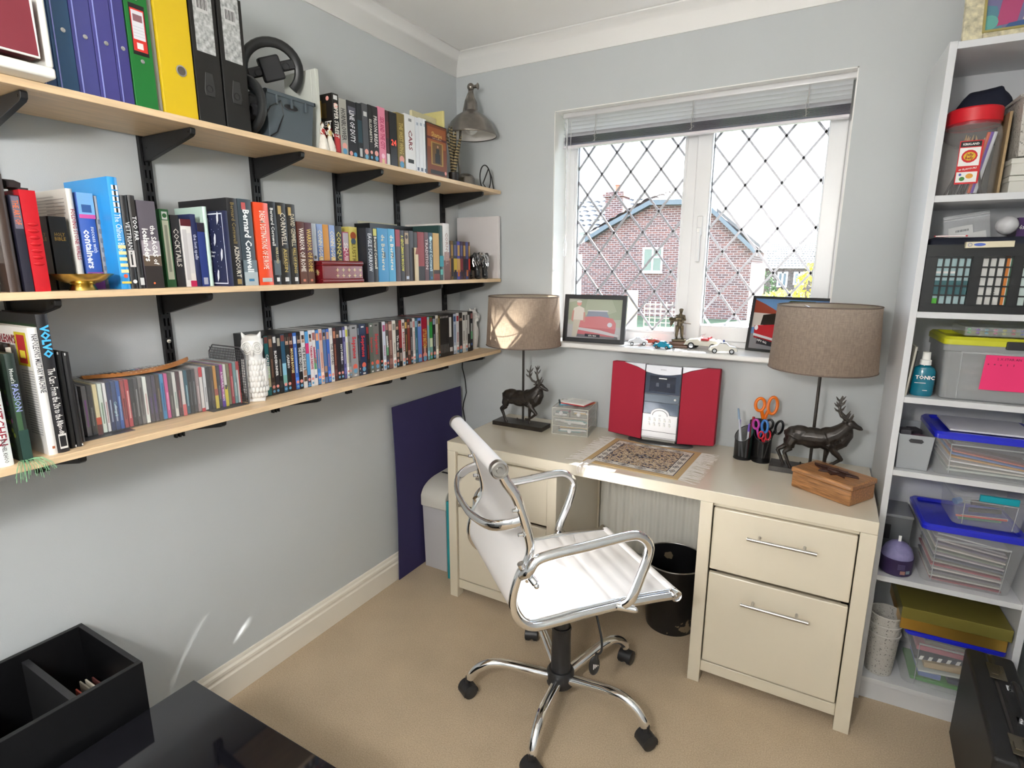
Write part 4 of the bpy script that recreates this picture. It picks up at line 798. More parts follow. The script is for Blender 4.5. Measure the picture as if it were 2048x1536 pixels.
for k, (cn, c1, c2, st, ti) in enumerate(DV):
    y0, y1 = DVY[k], DVY[k + 1] if k + 1 < len(DVY) else -.1161
    t = y1 - y0 - .0006; h = .19; cnt[cn] = cnt.get(cn, 0) + 1
    if t < .004: continue
    if cn == 'slim black': lab = 'slim matching black film case in the block of six'
    elif tot[cn] == 1: lab = '%s-spined film case on the lowest wall shelf between the owls' % cn
    else: lab = '%s %s-spined film case counting from the patterned white owl' % (ORD[cnt[cn] - 1], cn)
    r_ = root('film_disc_case', (.155, (y0 + y1) / 2, 1.034), 0, lab, 'film disc case', 'slim black film cases' if cn == 'slim black' else 'film cases on the lowest wall shelf')
    box = st in ('sop', 'crim')
    g = G(); g.box((-.135, -t / 2, 0), (0, t / 2, h)); g.done('case', mat('#1c1c1e' if not box and c1 > '#3' and c1 < '#c' else (c1 if box else '#d0d0d0' if c1 > '#c' else '#1c1c1e'), .3), r_, bevel=.0016)
    rnd = random.Random(k + 11); L = [(.04, .96, .015, .985, c1)]
    if st == 'grad': L += [(.04, .96, .3, .5, c2), (.04, .96, .15, .3, '#c8c0a0' if cn[0] == 't' else '#7ab0a8'), (.1, .9, .87, .97, '#7a4038')]
    if st in ('face', 'face2'): L += [(.15, .85, .8, .93, '#c8a890'), (.2, .8, .86, .93, '#2c2220'), (.3, .7, .80, .84, '#a08070')]
    if st == 'face2': L += [(.1, .9, .22, .32, '#b08c78'), (.1, .9, .12, .2, '#5c4434')]
    if st == 'pinkmid': L += [(.05, .95, .60, .78, c2), (.05, .95, .04, .22, '#3c3c58')]
    if st == 'multi': L += [(.1, .9, .82, .95, '#a86a68'), (.15, .85, .3, .5, '#6aa87a'), (.2, .7, .5, .7, c2), (.2, .8, .14, .2, '#3c5ca0')]
    if st == 'd': L += [(.15, .85, .80, .93, c2), (.1, .9, .1, .22, tuple(min(1, x * 1.6 + .02) for x in lin(c1)))] + [(.35, .65, .3 + .022 * j, .3 + .022 * j + .014, c2) for j in range(rnd.randint(10, 20))]
    if st == 'redblk': L += [(.04, .96, .015, .4, '#1c1a1c'), (.2, .8, .12, .3, '#a89890')]
    if st == 'blk': L += [(.1, .6, .45, .92, c2), (.2, .8, .1, .2, c2)]
    if st == 'slim': L += [(.3, .7, .92, .96, '#c8c8c8'), (.4, .6, .1, .3, '#9a9a9a')]
    if st == 'crim': L = [(.05, .95, .02, .36, '#4a1a1c'), (.3, .7, .16, .34, '#c89888'), (.15, .85, .04, .14, '#2a1414')]
    if st in ('sop', 'sopx'): L = ([(.3, .7, .93, .96, '#dcdcdc' if c1 < '#6' else '#2c2c2c')] if st == 'sop' else []) + [(.5, .20, .30, '#e8705c'), (.5, .12, .26, '#6ca8cc'), (.3, .7, .02, .05, '#d8d8d8')]
    elif st not in ('slim', 'blk') and k % 3 != 1: L += [(.5, .14, .36, '#e89a90'), (.5, .065, .32, '#6aa4cc')]
    if st == 'p': L += [(.15, .85, .86, .96, '#c8c8c8')]
    blocks(r_, .0001, t, h, L, 'printed_sleeve', .28)
    if ti:
        dark = {'MOULIN ROUGE': '#f0e0a0', 'TAMARA DREWE': '#b8284c', 'THE BIG SHORT': '#3c3c40', 'HAMLET': '#b84868', 'THE TUDORS': '#6c6c6c', 'ROCKNROLLA': '#a83440'}
        text(ti, r_, (.0018, 0, h * (.52 if ti != 'Sopranos' else .57)), (0, 0, -1), (0, 1, 0), t * (.6 if ti != 'Sopranos' else .5), mat(dark.get(ti, c2 if st in ('sop', 'crim') else '#e4e4e2'), .4), h * .42, 'title_lettering', .03)
# ================================================================ ornaments on the wall shelves
CER = mat((.80, .79, .77), .35, coat=.2, name='white_ceramic')
def owl(loc, rz, label, h=.205, scales=True):
    r_ = root('owl_ornament', loc, rz, label, 'owl ornament'); g = G(); k = h / .205
    g.lathe([(.022, 0), (.030, .004), (.036, .03), (.040, .065), (.038, .10), (.031, .128), (.031, .14), (.036, .16), (.034, .182), (.022, .197), (.002, .200)], (0, 0, 0), 24, cap=True, sx=.9)
    for s_ in (-1, 1): g.cyl((.004, s_ * .020, .183), (.006, s_ * .031, .208), .012, .002, 10)
    g.ball((.028, 0, .150), (.010, .007, .012)); g.box((-.03, -.03, 0), (.03, .03, .006))
    for s_ in (-1, 1): g.ball((0, s_ * .034, .08), (.026, .009, .046))
    b = fuse(g, .0028, CER, 'body', r_, 2)
    g = G()
    for s_ in (-1, 1):
        for rr in (.018, .012, .0065):
            pts = [(.0315 - abs(math.sin(a)) * .002 + .001, s_ * .017 + math.cos(a) * rr * .9, .162 + math.sin(a) * rr) for a in (2 * math.pi * j / 16 for j in range(16))]; g.tube(pts, .0016, 5, closed=True)
        g.ball((.034, s_ * .017, .162), (.003, .004, .004), 0, 8, 5)
    g.prism([(-.004, .157), (.004, .157), (0, .140)], 'x', .034, .043); g.done('face_relief', CER, r_)
    if scales:
        g = G()
        for i in range(7):
            z = .02 + i * .0165
            for j in range(-5, 6):
                a = (j + (i % 2) * .5) * .30; R_ = .0395 * (1 if z < .1 else .93) - (.006 if z < .035 else 0)
                g.ball((math.cos(a) * R_ * .93, math.sin(a) * R_ * 1.06, z), (.0026, .0062, .0085), 0, 8, 5, X=Matrix.Rotation(a, 3, 'Z'))
        g.done('scale_relief', CER, r_)
    for o in r_.children: o.scale = (k * .92, k * .84, k)
    return r_
owl((.165, -1.3075, 1.034), R(-38), 'white ceramic owl with scaled breast between the compact discs and the film cases')
owl((.115, -.066, 1.034), R(0), 'white ceramic owl half hidden past the last film case by the corner', .20, False)
BRASS = mat((.62, .45, .13), .22, 1, noise=.2, nscale=20, name='brass')
g = G(); g.lathe([(.0, .012), (.018, .0125), (.024, .0), (.026, .0), (.021, .012), (.030, .018), (.046, .026), (.058, .035), (.060, .035), (.046, .0235), (.03, .0155), (.0, .0150)], (0, 0, 0), 36)
g.ball((0, 0, .018), (.02, .02, .012), 0)
tag(g.done('brass_dish', BRASS, loc=(.226, -1.742, 1.377)), 'shallow tarnished brass dish on a foot before the two bibles', 'dish')
TIN = mat((.55, .55, .54), .35, .85, name='tin')
t_ = root('round_tin', (.195, -1.905, 1.377), 0, 'pair of low stacked round tin lids at the picture edge', 'tin')
t_['label'] = 'lower of two stacked silver round tins at the picture edge'
g = G(); g.lathe([(0, 0), (.031, 0), (.031, .016), (.0325, .016), (.0325, .027), (.031, .028), (0, .028)], n=32); g.done('tin_body', TIN, t_)
t2 = root('round_tin', (.195, -1.905, 1.4052), 0, 'upper of two stacked silver round tins at the picture edge', 'tin')
g = G(); g.lathe([(0, 0), (.031, 0), (.031, .016), (.0325, .016), (.0325, .027), (.031, .028), (0, .028)], n=32); g.done('tin_body', TIN, t2)
g = G(); g.box((0, 0, 0), (.004, .03, .10)); tag(g.done('greeting_card', mat('#9fd0d0', .6), loc=(.21, -1.93, 1.434)), 'pale aqua card upright on the stacked tins', 'card')
# red keepsake box made as two little books
kb = root('keepsake_box', (.226, -1.013, 1.377), 0, 'small dark red leather-look keepsake box shaped like stacked books with gilt crosses', 'keepsake box')
RL = mat((.17, .008, .012), .25, coat=.5, name='red_leather'); GILT = mat((.80, .62, .32), .3, .6, name='gilt')
g = G(); g.box((-.024, -.085, .012), (.024, .088, .056)); g.done('box_body', RL, kb, bevel=.003)
for z0, nm in ((0, 'base_volume'), (.056, 'lid_volume')):
    g = G(); g.box((-.026, -.090, z0), (.022, .092, z0 + .003)); g.box((-.026, -.090, z0 + .011), (.022, .092, z0 + .014)); g.box((-.022, -.085, z0 + .003), (.018, .089, z0 + .011), 1); g.cyl((.018, -.088, z0 + .007), (.018, .090, z0 + .007), .0085, n=14)
    g.done(nm, [RL, mat('#6a1018', .4)], kb, bevel=.001)
g = G()
for i in range(5):
    for zz in (.024, .042):
        y = -.025 + i * .025; g.box((.0241, y - .006, zz - .0007), (.0246, y + .006, zz + .0007)); g.box((.0241, y - .0007, zz - .006), (.0246, y + .0007, zz + .006))
for j in range(10):
    a = j * math.pi / 5; g.prism([(-.001, -.0865), (.001, -.0865), (.0, -.0865)], 'z', .03, .031) if 0 else g.cyl((math.cos(a) * .003, -.0853, .034 + math.sin(a) * .003), (math.cos(a) * .010, -.0856, .034 + math.sin(a) * .010), .0012, .0004, 5)
g.ball((0, -.0855, .034), (.0045, .001, .0045)); g.done('gilt_tooling', GILT, kb, smooth=0)
# silver-and-black animal figurine
af = root('animal_figurine', (.212, -.147, 1.377), R(-28), 'black and silver shaggy animal figurine on the middle wall shelf', 'figurine')
g = G(); g.ball((-.03, 0, .075), (.045, .034, .038)); g.ball((.012, 0, .088), (.03, .033, .033)); g.ball((.036, 0, .080), (.020, .017, .022)); g.ball((.048, 0, .062), (.011, .011, .02))
for x, y in ((.02, .02), (.02, -.02), (-.055, .02), (-.055, -.02)): g.cyl((x, y, .07), (x + .002, y, .008), .014, .012, 12); g.ball((x + .006, y, .008), (.017, .013, .008))
for s_ in (-1, 1): g.ball((.02, s_ * .030, .105), (.006, .012, .014))
fz = mat((.012, .012, .013), .28, coat=.4, name='black_bronze')
fuse(g, .0026, fz, 'body', af, 1, .006, .012)
g = G(); rnd = random.Random(2)
for i in range(150):
    a = rnd.uniform(0, 6.28); b = rnd.uniform(-.5, 1.3); p = Vector((.018 + math.cos(b) * math.cos(a) * .034, math.cos(b) * math.sin(a) * .037, .086 + math.sin(b) * .036))
    q = p + Vector((.004, 0, -.016)); g.tube([p, p.lerp(q, .5) + (p - Vector((.018, 0, .086))) * .06, q], [.0008, .0022, .0004], 5)
g.done('silver_mane', mat((.62, .62, .64), .18, 1, name='silver'), af)
# blank canvas
g = G(); g.box((0, 0, 0), (.237, .018, .287)); cv = tag(g.done('blank_canvas', mat((.72, .68, .68), .8, bump=.2, bscale=900), loc=(.016, -.0375, 1.3775), bevel=.002), 'blank white stretched canvas on the middle wall shelf in the window corner', 'canvas')
# topmost shelf --------------------------------------------------
# drawer unit
du = root('desk_drawer_unit', (.30, -1.763, 1.7795), 0, 'white plastic drawer unit with maroon fronts and curved finger openings', 'drawer unit')
PW = mat((.80, .79, .74), .35, name='off_white_plastic'); MAR = mat((.20, .025, .04), .45, name='maroon_plastic')
g = G(); g.box((-.29, -.34, .0), (0, 0, .02)); g.box((-.29, -.34, .02), (-.004, -.328, .30)); g.box((-.29, -.012, .02), (-.004, 0, .30)); g.box((-.29, -.34, .30), (0, 0, .315)); g.box((-.29, -.33, .02), (-.28, -.01, .30)); g.done('housing', PW, du, bevel=.008, seg=3)
for k, z0 in enumerate((.032, .145)):
    n = 14; dip = [(-.316 + i * .292 / n, z0 + .098 - .034 * max(0, math.sin(math.pi * max(0, min(1, (i - 3) / (n - 5)))))) for i in range(n + 1)]
    dr = G().prism([(-.316, z0)] + dip + [(-.024, z0)], 'x', -.030, -.003).done('drawer_front', MAR, du, smooth=0)
    G().tube([(-.002, y, z) for y, z in [(-.317, z0)] + dip + [(-.023, z0)]], .0022, 6, closed=True).done('white_edging', PW, dr)
    G().box((-.27, -.314, z0 + .002), (-.031, -.026, z0 + .05)).done('drawer_tray', mat('#5a1c24', .5), dr, smooth=0)
# ring binders and lever-arch files (spine plane x .235)
def binder(y0, y1, h, dep, col, name, label, cat, group=None, xf=.235, rough=.35, ncov=.002, trans=None, title=None):
    t = y1 - y0 - .001; r_ = root(name, (xf, (y0 + y1) / 2, 1.7795), 0, label, cat, group); m = trans or mat(col, rough)
    g = G(); g.box((-.003, -t / 2, 0), (0, t / 2, h)); g.box((-dep, -t / 2, 0), (-.003, -t / 2 + ncov, h)); g.box((-dep, t / 2 - ncov, 0), (-.003, t / 2, h)); g.done('cover', m, r_, bevel=.0012)
    g = G(); g.box((-dep + .02, -t / 2 + .006, .006), (-.03, t / 2 - .006, h - .01)); g.done('sheets', mat('#c9c6bc', .9), r_, smooth=0)
    return r_, t
RIV = mat((.7, .7, .72), .25, 1, name='nickel')
def rivets(r_, ps, rr=.0045):
    for y, z in ps: g = G(); g.lathe([(rr, 0), (rr, .0012), (rr * .45, .0014), (rr * .45, .0004), (0, .0004)], (0.0002, y, z), 12, axis='x'); g.done('rivet', RIV, r_)
pys = [-1.760, -1.736, -1.697, -1.658, -1.619, -1.590]
pcol = [('#3f5a84', 'blue-grey', 'most hidden clear'), ('#3c6088', 'teal-blue', 'teal-blue clear'), ('#4c4e90', 'violet-blue', 'violet-blue clear'), ('#4c4a90', 'violet', 'violet clear'), ('#464488', 'deep violet', 'slim deep violet clear')]
for k in range(5):
    c = pcol[k][0]; m = plastic_clear('folder_plastic', lin(c), .86, .25)
    r_, t = binder(pys[k], pys[k + 1], .315, .21, c, 'ring_binder', '%s plastic ring binder on the topmost wall shelf' % pcol[k][2], 'ring binder', 'clear plastic ring binders', trans=m)
    rivets(r_, [(t * .1, .115), (t * .1, .215)])
    g = G(); g.box((.0002, -t * .36, .004), (.0016, -t * .30, .311)); g.done('hinge_fold', mat('#8f94d8', .3), r_)
r_, t = binder(-1.588, -1.538, .32, .22, '#1a7230', 'ring_binder', 'green ring binder with red and white spine label', 'ring binder'); rivets(r_, [(0, .100), (0, .228)])
blocks(r_, 0, t, .32, [(.16, .84, .35, .675, '#1a1a1a'), (.2, .8, .375, .645, '#d03028'), (.24, .76, .45, .635, '#dcdce4'), (.3, .7, .565, .61, '#8a6068'), (.35, .62, .39, .43, '#f0e0e0')] + [(.26, .74, .47 + k * .02, .472 + k * .02, '#a8a8b0') for k in range(4)], 'spine_label')
g = G(); g.box((-.21, 0, 0), (0, .011, .30)); tag(g.done('paper_folder', mat('#8d8f8a', .7), loc=(.228, -1.5365, 1.7795)), 'thin grey paper folder between the green and the yellow files', 'folder')
r_, t = binder(-1.524, -1.444, .32, .285, '#d8b81a', 'lever_arch_file', 'bright yellow lever-arch file with round metal finger hole', 'lever-arch file', xf=.236)
g = G(); g.lathe([(.0125, 0), (.0125, .0015), (.0098, .0018), (.0095, -.002)], (.0, .008, .105), 24, axis='x'); g.done('finger_ring', RIV, r_)
G().disc((.0006, .008, .105), .0096, 'x', 20).done('finger_hole', mat('#5c5650', .9), r_, smooth=0)
for k, (y0, y1) in enumerate(((-1.440, -1.371), (-1.366, -1.297))):
    r_, t = binder(y0, y1, .32, .285, '#1d1c1b', 'lever_arch_file', 'black lever-arch file with mottled grey label, %s' % ('next to the yellow one' if k == 0 else 'next to the grey basket'), 'lever-arch file', 'black lever-arch files')
    g = G(); y = .0; g.quad([(.0004, -t * .36, .165), (.0004, t * .36, .165), (.0004, t * .36, .318), (.0004, -t * .36, .318)])
    lb = g.done('spine_label', mat((.42, .43, .43), .6, noise=.5, nscale=90), r_, smooth=0)
    g = G(); 
    for i in range(9): g.quad([(.0008, -t * .2 + i * .003, .262), (.0008, -t * .2 + i * .003 + (.0012 if i % 3 else .002), .262), (.0008, -t * .2 + i * .003 + (.0012 if i % 3 else .002), .285), (.0008, -t * .2 + i * .003, .285)])
    g.quad([(.0006, -t * .25, .255), (.0006, t * .2, .255), (.0006, t * .2, .29), (.0006, -t * .25, .29)], 1); g.done('barcode', [mat('#222222'), mat('#c8c8c8')], lb, smooth=0)
    g = G(); g.prism([(-.0095, .120), (.0095, .120), (.013, .078), (.010, .066), (-.013, .066), (-.015, .080)], 'x', .0, .002); fpull = g.done('finger_pull', mat((.03, .03, .03), .4), r_, bevel=.001)
    g = G(); g.lathe([(.009, 0), (.009, .0026), (.007, .003), (.0068, .0008)], (.0, -.002, .083), 18, axis='x'); g.done('pull_ring', BLACK, fpull)
# grey basket with black steering wheel and bits
bk = root('plastic_basket', (.155, -1.165, 1.7795), 0, 'slate grey plastic basket holding black gaming gear on the topmost wall shelf', 'basket')
SG = mat((.075, .095, .11), .45, name='slate_plastic'); g = G()
def tub(g, x0, x1, y0, y1, h, tp, w=.003, m=0, hole=None):
    """open tapered tub: tp = taper of the foot"""
    c = [(x0, y0), (x1, y0), (x1, y1), (x0, y1)]; xm, ym = (x0 + x1) / 2, (y0 + y1) / 2
    def ring(z, k, ins): return [(x + (xm - x) * k - (ins if x > xm else -ins), y + (ym - y) * k - (ins if y > ym else -ins), z) for x, y in c]
    g.rings([ring(w, tp, w), ring(w, tp, w)] , m, False) if 0 else None
    g.rings([ring(0, tp, 0), ring(h, 0, 0), ring(h, 0, w), ring(w, tp, w)], m, True)
tub(g, -.075, .085, -.082, .082, .125, .10, .003); g.box((-.079, -.086, .112), (.089, .086, .118)) if 0 else None
g.done('tub', SG, bk, bevel=.002)
g = G()
for (a, b) in (((-.079, -.086, .116), (-.073, .086, .126)), ((.083, -.086, .116), (.089, .086, .126)), ((-.079, -.086, .116), (.089, -.080, .126)), ((-.079, .080, .116), (.089, .086, .126))): g.box(a, b)
for y in (-.05, .0, .05): g.box((.084, y - .003, .092), (.090, y + .003, .118))
g.done('rim', SG, bk, bevel=.001)
g = G(); g.prism([(-.018, .088), (.018, .088), (.024, .094), (.018, .101), (-.018, .101), (-.024, .094)], 'x', .0815, .0845); g.done('grip_slot', BLACK, bk, smooth=0)
g = G(); pts = [(.0845 , math.cos(a) * .026, .0945 + math.sin(a) * .009) for a in (2 * math.pi * j / 20 for j in range(20))]; g.tube(pts, .0015, 6, closed=True); g.done('grip_edge', SG, bk)
def wheel(loc, rot, label, Rr=.085):
    r_ = root('gaming_wheel', loc, 0, label, 'gaming wheel', rot=rot); g = G(); pts = []
    for j in range(28):
        a = R(-60) + j / 27 * R(300); pts.append((math.cos(a) * Rr, 0, math.sin(a) * Rr * .9))
    g.tube(pts, .0135, 10, flat=.75); g.done('wheel_rim', mat((.012, .013, .014), .4), r_)
    g = G(); g.box((-.07, -.008, -.012), (.07, .012, .016)); g.box((-.03, -.014, -.03), (.03, .02, .035)); g.done('wheel_hub', mat((.014, .014, .016), .5), r_, bevel=.006)
    g = G(); 
    for x in (-.04, .04): g.lathe([(.01, 0), (.01, .006), (.0, .007)], (x, -.012, .0), 14, axis='y')
    g.done('thumb_button', BLACK, r_); return r_
wheel((.15, -1.150, 1.992), (R(12), R(-20), R(58)), 'black curved gaming wheel standing upright in the grey basket', .078)
wheel((.185, -1.2735, 1.862), (0, R(25), 0), 'second black gaming wheel leaning between the black file and the grey basket', .072)
g = G(); g.tube([(.232, -1.27, 1.80), (.245, -1.24, 1.86), (.24, -1.20, 1.885), (.235, -1.19, 1.85), (.236, -1.215, 1.80), (.238, -1.24, 1.785)], .002, 6); tag(g.done('cable_loop', BLACK), 'thin black cable looping down the front of the grey basket', 'cable')
g = G(); g.box((0, 0, 0), (.02, .012, .23)); g.box((-.12, .0, .0), (0, .012, .23)); wb = tag(g.done('white_folder', mat('#c9ccc4', .6), loc=(.21, -1.060, 1.7795), bevel=.001), 'pale boxed folder standing upright between the grey basket and the disc boxes', 'folder')
# dancers figurine
FGK = .80
fg = root('dancers_figurine', (.233, -1.035, 1.7795), 0, 'porcelain figurine of two ladies in cream gowns with red bodice and gold trim', 'figurine')
POR = mat((.80, .76, .68), .25, coat=.4, name='porcelain')
for j, (y, c) in enumerate(((-.016, 'red'), (.018, 'gold'))):
    g = G(); g.lathe([(.021, 0), (.022, .006), (.017, .03), (.010, .052), (.0075, .060), (.009, .072), (.007, .080), (.003, .083)], (0, y, 0), 18, cap=True); g.ball((.001, y, .0915), (.0062, .0062, .0075)); g.cyl((0, y, .08), (0, y, .087), .003)
    for s_ in (-1, 1): g.tube([(0, y + s_ * .008, .078), (.005, y + s_ * .014, .066), (.012, y + s_ * .009, .058)], [.003, .0026, .002], 8)
    fuse(g, .0013, POR, 'lady', fg, 1, .002, .006)
    g = G(); g.lathe([(.0085, .056), (.0080, .061), (.0097, .072), (.0078, .078)], (0, y, 0), 16); g.done('bodice', mat('#a82828' if c == 'red' else '#c8b070', .3), fg)
    g = G(); g.ball((-.002, y, .094), (.0068, .0068, .007)); g.ball((-.003, y, .102), .003); g.done('hair', mat('#5a3a22' if c == 'red' else '#b89a60', .5), fg)
fg.scale = (FGK, FGK, FGK)
# orange film box shown face-on, with tall cream papers behind
fb = root('film_box_set', (.236, -.478, 1.7795), 0, 'orange-brown film box displayed face-on with gold script title', 'disc box')
g = G(); g.box((-.022, -.069, 0), (0, .069, .192)); g.done('case', mat('#181414', .3), fb, bevel=.0015)
blocks(fb, .0, .138, .192, [(.06, .97, .02, .98, '#7a3c1c'), (.1, .93, .55, .93, '#9c5426'), (.06, .97, .70, .745, '#5c1a1c'), (.24, .80, .22, .66, '#a88440'), (.3, .74, .24, .64, '#6a4a24'), (.42, .66, .26, .44, '#181616'), (.47, .62, .42, .54, '#1c1a18'), (.55, .58, .035, '#c09070'), (.2, .86, .04, .12, '#221614'), (.9, .1, .05, '#f0a098')], 'cover_print')
text('Sharpe', fb, (.0018, 0, .192 * .80), (0, 1, 0), (0, 0, 1), .017, mat('#d8b060'), .09, 'title_lettering', .02); text('CLASSIC COLLECTION', fb, (.0018, 0, .192 * .722), (0, 1, 0), (0, 0, 1), .004, mat('#d8b8a0'), .1, 'title_lettering')
for k, (x, y0, y1, h, c) in enumerate(((.17, -.556, -.405, .235, '#cfc6a0'), (.12, -.60, -.405, .225, '#c3bc98'))): 
    g = G(); g.box((0, y0, 0), (.012, y1, h)); ob = tag(g.done('manuscript_folder', mat(c, .7), loc=(x, 0, 1.7795), bevel=.001), 'tall cream printed folder %s' % ('directly behind the orange film box' if k == 0 else 'nearer the wall, second behind the orange film box'), 'folder')
    g = G()
    for i in range(18): g.quad([(.0124, y0 + .02, h - .02 - i * .009), (.0124, y1 - .03 - (i * 7 % 5) * .01, h - .02 - i * .009), (.0124, y1 - .03 - (i * 7 % 5) * .01, h - .0225 - i * .009), (.0124, y0 + .02, h - .0225 - i * .009)])
    g.done('faint_print', mat('#a89f7c', .8), ob, smooth=0)
cp = book('book', -.4035, -.3885, 1.7795, .262, .21, .215, '#d2c684', 'tall straw-yellow hardback beside the orange film box', 'book', None, '', hard=True)
text('PLEASANT TALES', cp, (.0008, 0, .12), (0, 0, -1), (0, 1, 0), .006, mat('#6a6038'), .16, 'title_lettering')
g = G(); g.box((0, 0, 0), (.16, .0125, .245)); tag(g.done('binder_pocket', mat('#b8b4a0', .6), loc=(.035, -.387, 1.7795)), 'slim grey-cream file behind the straw-yellow hardback', 'folder')
# feathers in a dark holder
fh = root('feather_bunch', (.20, -.315, 1.7795), 0, 'bunch of barred brown pheasant feathers beside the pewter lamp foot', 'feathers')
def barred():
    m = bpy.data.materials.new('barred_feather'); m.use_nodes = True; nt = m.node_tree; b = nt.nodes['Principled BSDF']; b.inputs['Roughness'].default_value = .7
    t = nt.nodes.new('ShaderNodeTexCoord'); w = nt.nodes.new('ShaderNodeTexWave'); w.bands_direction = 'Z'; w.inputs['Scale'].default_value = 26; w.inputs['Distortion'].default_value = 1.5
    r = nt.nodes.new('ShaderNodeValToRGB'); r.color_ramp.elements[0].position = .35; r.color_ramp.elements[0].color = (.02, .015, .01, 1); r.color_ramp.elements[1].position = .6; r.color_ramp.elements[1].color = (.36, .27, .13, 1)
    nt.links.new(t.outputs['Object'], w.inputs['Vector']); nt.links.new(w.outputs['Fac'], r.inputs[0]); nt.links.new(r.outputs[0], b.inputs['Base Color']); return m
BAR = barred()
rnd = random.Random(8)
for k in range(9):
    a = (k - 4) * .085; H = .215 - abs(k - 3.5) * .010 + rnd.uniform(-.02, .0); lx = rnd.uniform(-.02, .02)
    g = G(); n = 12; L_, R_ = [], []
    for i in range(n + 1):
        u = i / n; c = Vector((lx * u, math.sin(a * u * 1.3) * H * u, .02 + H * u * math.cos(a * u))); w = .012 * math.sin(math.pi * min(1, .12 + u * .88)) ** .7 + .0008
        L_.append(c + Vector((.003 * math.sin(k), -w, 0))); R_.append(c + Vector((-.003 * math.sin(k), w, 0)))
    vs = [g.bm.verts.new(p) for p in L_]; vr = [g.bm.verts.new(p) for p in R_]
    for i in range(n): g._f([vs[i], vs[i + 1], vr[i + 1], vr[i]], 0)
    o = g.done('feather', BAR, fh); o.location.x = (k % 4) * .004 - .006
    sm = o.modifiers.new('thick', 'SOLIDIFY'); sm.thickness = .0006
g = G(); g.lathe([(0, 0), (.020, 0), (.022, .04), (.020, .042), (.018, .006), (0, .006)], n=20); g.done('dark_holder', mat((.02, .015, .015), .5), fh)
# pewter desk lamp on the shelf
lp = root('pewter_lamp', (.165, -.175, 1.7795), 0, 'pewter desk lamp with dome shade on the topmost wall shelf', 'lamp')
PEW = mat((.27, .245, .22), .27, .9, noise=.15, nscale=30, name='pewter')
g = G(); g.lathe([(0, 0), (.046, 0), (.047, .012), (.044, .016), (.042, .036), (.034, .050), (.018, .058), (.0, .060)], n=32); g.done('lamp_base', PEW, lp)
g = G(); g.tube([(-.03, 0, .05), (-.05, .02, .12), (-.045, .03, .25), (-.02, .04, .37), (-.005, .045, .405)], .0055, 10); g.done('lamp_arm', PEW, lp)
sh = (0, .05, .0)
g = G(); g.lathe([(.112, .226), (.1135, .230), (.108, .248), (.092, .280), (.066, .306), (.040, .322), (.030, .330), (.029, .350), (.027, .365), (.016, .385), (.013, .400), (.011, .41), (.013, .412), (.0, .412)], sh, 40); shd = g.done('lamp_shade', PEW, lp)
g = G(); g.lathe([(.1115, .227), (.106, .248), (.090, .278), (.064, .303), (.038, .318), (.0, .322)], sh, 40); g.done('shade_lining', mat((.78, .76, .72), .5), shd)
g = G(); g.lathe([(.1125, .2245), (.1150, .2260), (.1150, .2300), (.1130, .2310)], sh, 40); g.done('rolled_rim', PEW, shd)
g = G(); g.ball((sh[0], sh[1], .262), (.030, .030, .032), 0, 20, 12); g.cyl((sh[0], sh[1], .285), (sh[0], sh[1], .315), .014, .014, 14, 1); g.done('bulb', [mat((.80, .80, .76), .3, name='frosted_bulb'), STEEL], lp)
g = G(); g.ball((sh[0], sh[1], .427), .0165); g.cyl((sh[0], sh[1], .408), (sh[0], sh[1], .42), .010, n=14); g.cyl((sh[0] + .008, sh[1] + .0, .427), (sh[0] + .030, sh[1] + .004, .427), .006, .008, 12); g.ball((sh[0] + .034, sh[1] + .004, .427), (.004, .011, .014)); g.done('swivel_joint', PEW, lp)
g = G(); pts = [(.06 + .015 * math.cos(a) * 0, .045 * math.cos(a) + .07, .045 + .055 * math.sin(a)) for a in (R(-70) + j * R(13) for j in range(24))]; g.tube(pts, .0028, 8)
g.tube([(.055, .085, -0.0 + .004), (.06, .05, .02), (.058, .10, .09), (.05, .14, .06), (.055, .15, .004)], .0028, 8); g.done('flex', BLACK, lp)
g = G(); g.tube([(.033, -.008, 1.03), (.016, -.007, .95), (.014, -.007, .92), (.030, -.007, .86), (.037, -.007, .79), (.018, -.007, .73), (.014, -.007, .70), (.026, -.007, .64), (.03, -.007, .55), (.03, -.007, .3)], .0027, 8); tag(g.done('lamp_cable', BLACK), 'wavy black cable hanging down the window wall in the corner', 'cable')
# ================================================================ beside the desk
g = G(); n = 12; P = []
def bowx(z): return .024 + .010 * math.sin(math.pi * z / .83)
pl_ = [(bowx(i / n * .83), i / n * .83) for i in range(n + 1)]; pl_ += [(x + .004, z) for x, z in pl_[::-1]]
g.prism(pl_, 'y', -.565, -.045)
bb = tag(g.done('mount_board', mat((.034, .027, .105), .8, name='navy_board'), smooth=50, bevel=.0), 'large dark navy board leaning on the wall beside the desk', 'board')
sr = root('paper_shredder', (.116, -.30, 0), R(0), 'cream paper shredder with domed cutting head on a pale grey bin', 'paper shredder')
g = G(); tub(g, -.068, .068, -.105, .15, .325, .05, .003); g.done('bin', mat((.55, .54, .56), .45, name='pale_grey_plastic'), sr, bevel=.004)
g = G(); pr = [(-.112, .318)] + [(-.112 + .0, .37)] + [(.02 - .128 * math.cos(a), .37 + .065 * math.sin(a)) for a in (i / 8 * math.pi / 2 for i in range(1, 9))] + [(.155, .440), (.155, .318)]
g.prism(pr, 'x', -.074, .074); g.done('shredder_head', mat((.68, .66, .60), .4, name='cream_plastic'), sr, bevel=.006, seg=3)
g = G(); g.box((-.055, .03, .4395), (.055, .045, .4405)); g.done('paper_slot', BLACK, sr, smooth=0)
g = G(); g.box((-.05, .07, .4385), (.05, .12, .441)); g.done('control_panel', mat((.50, .47, .42), .4), sr, bevel=.001)
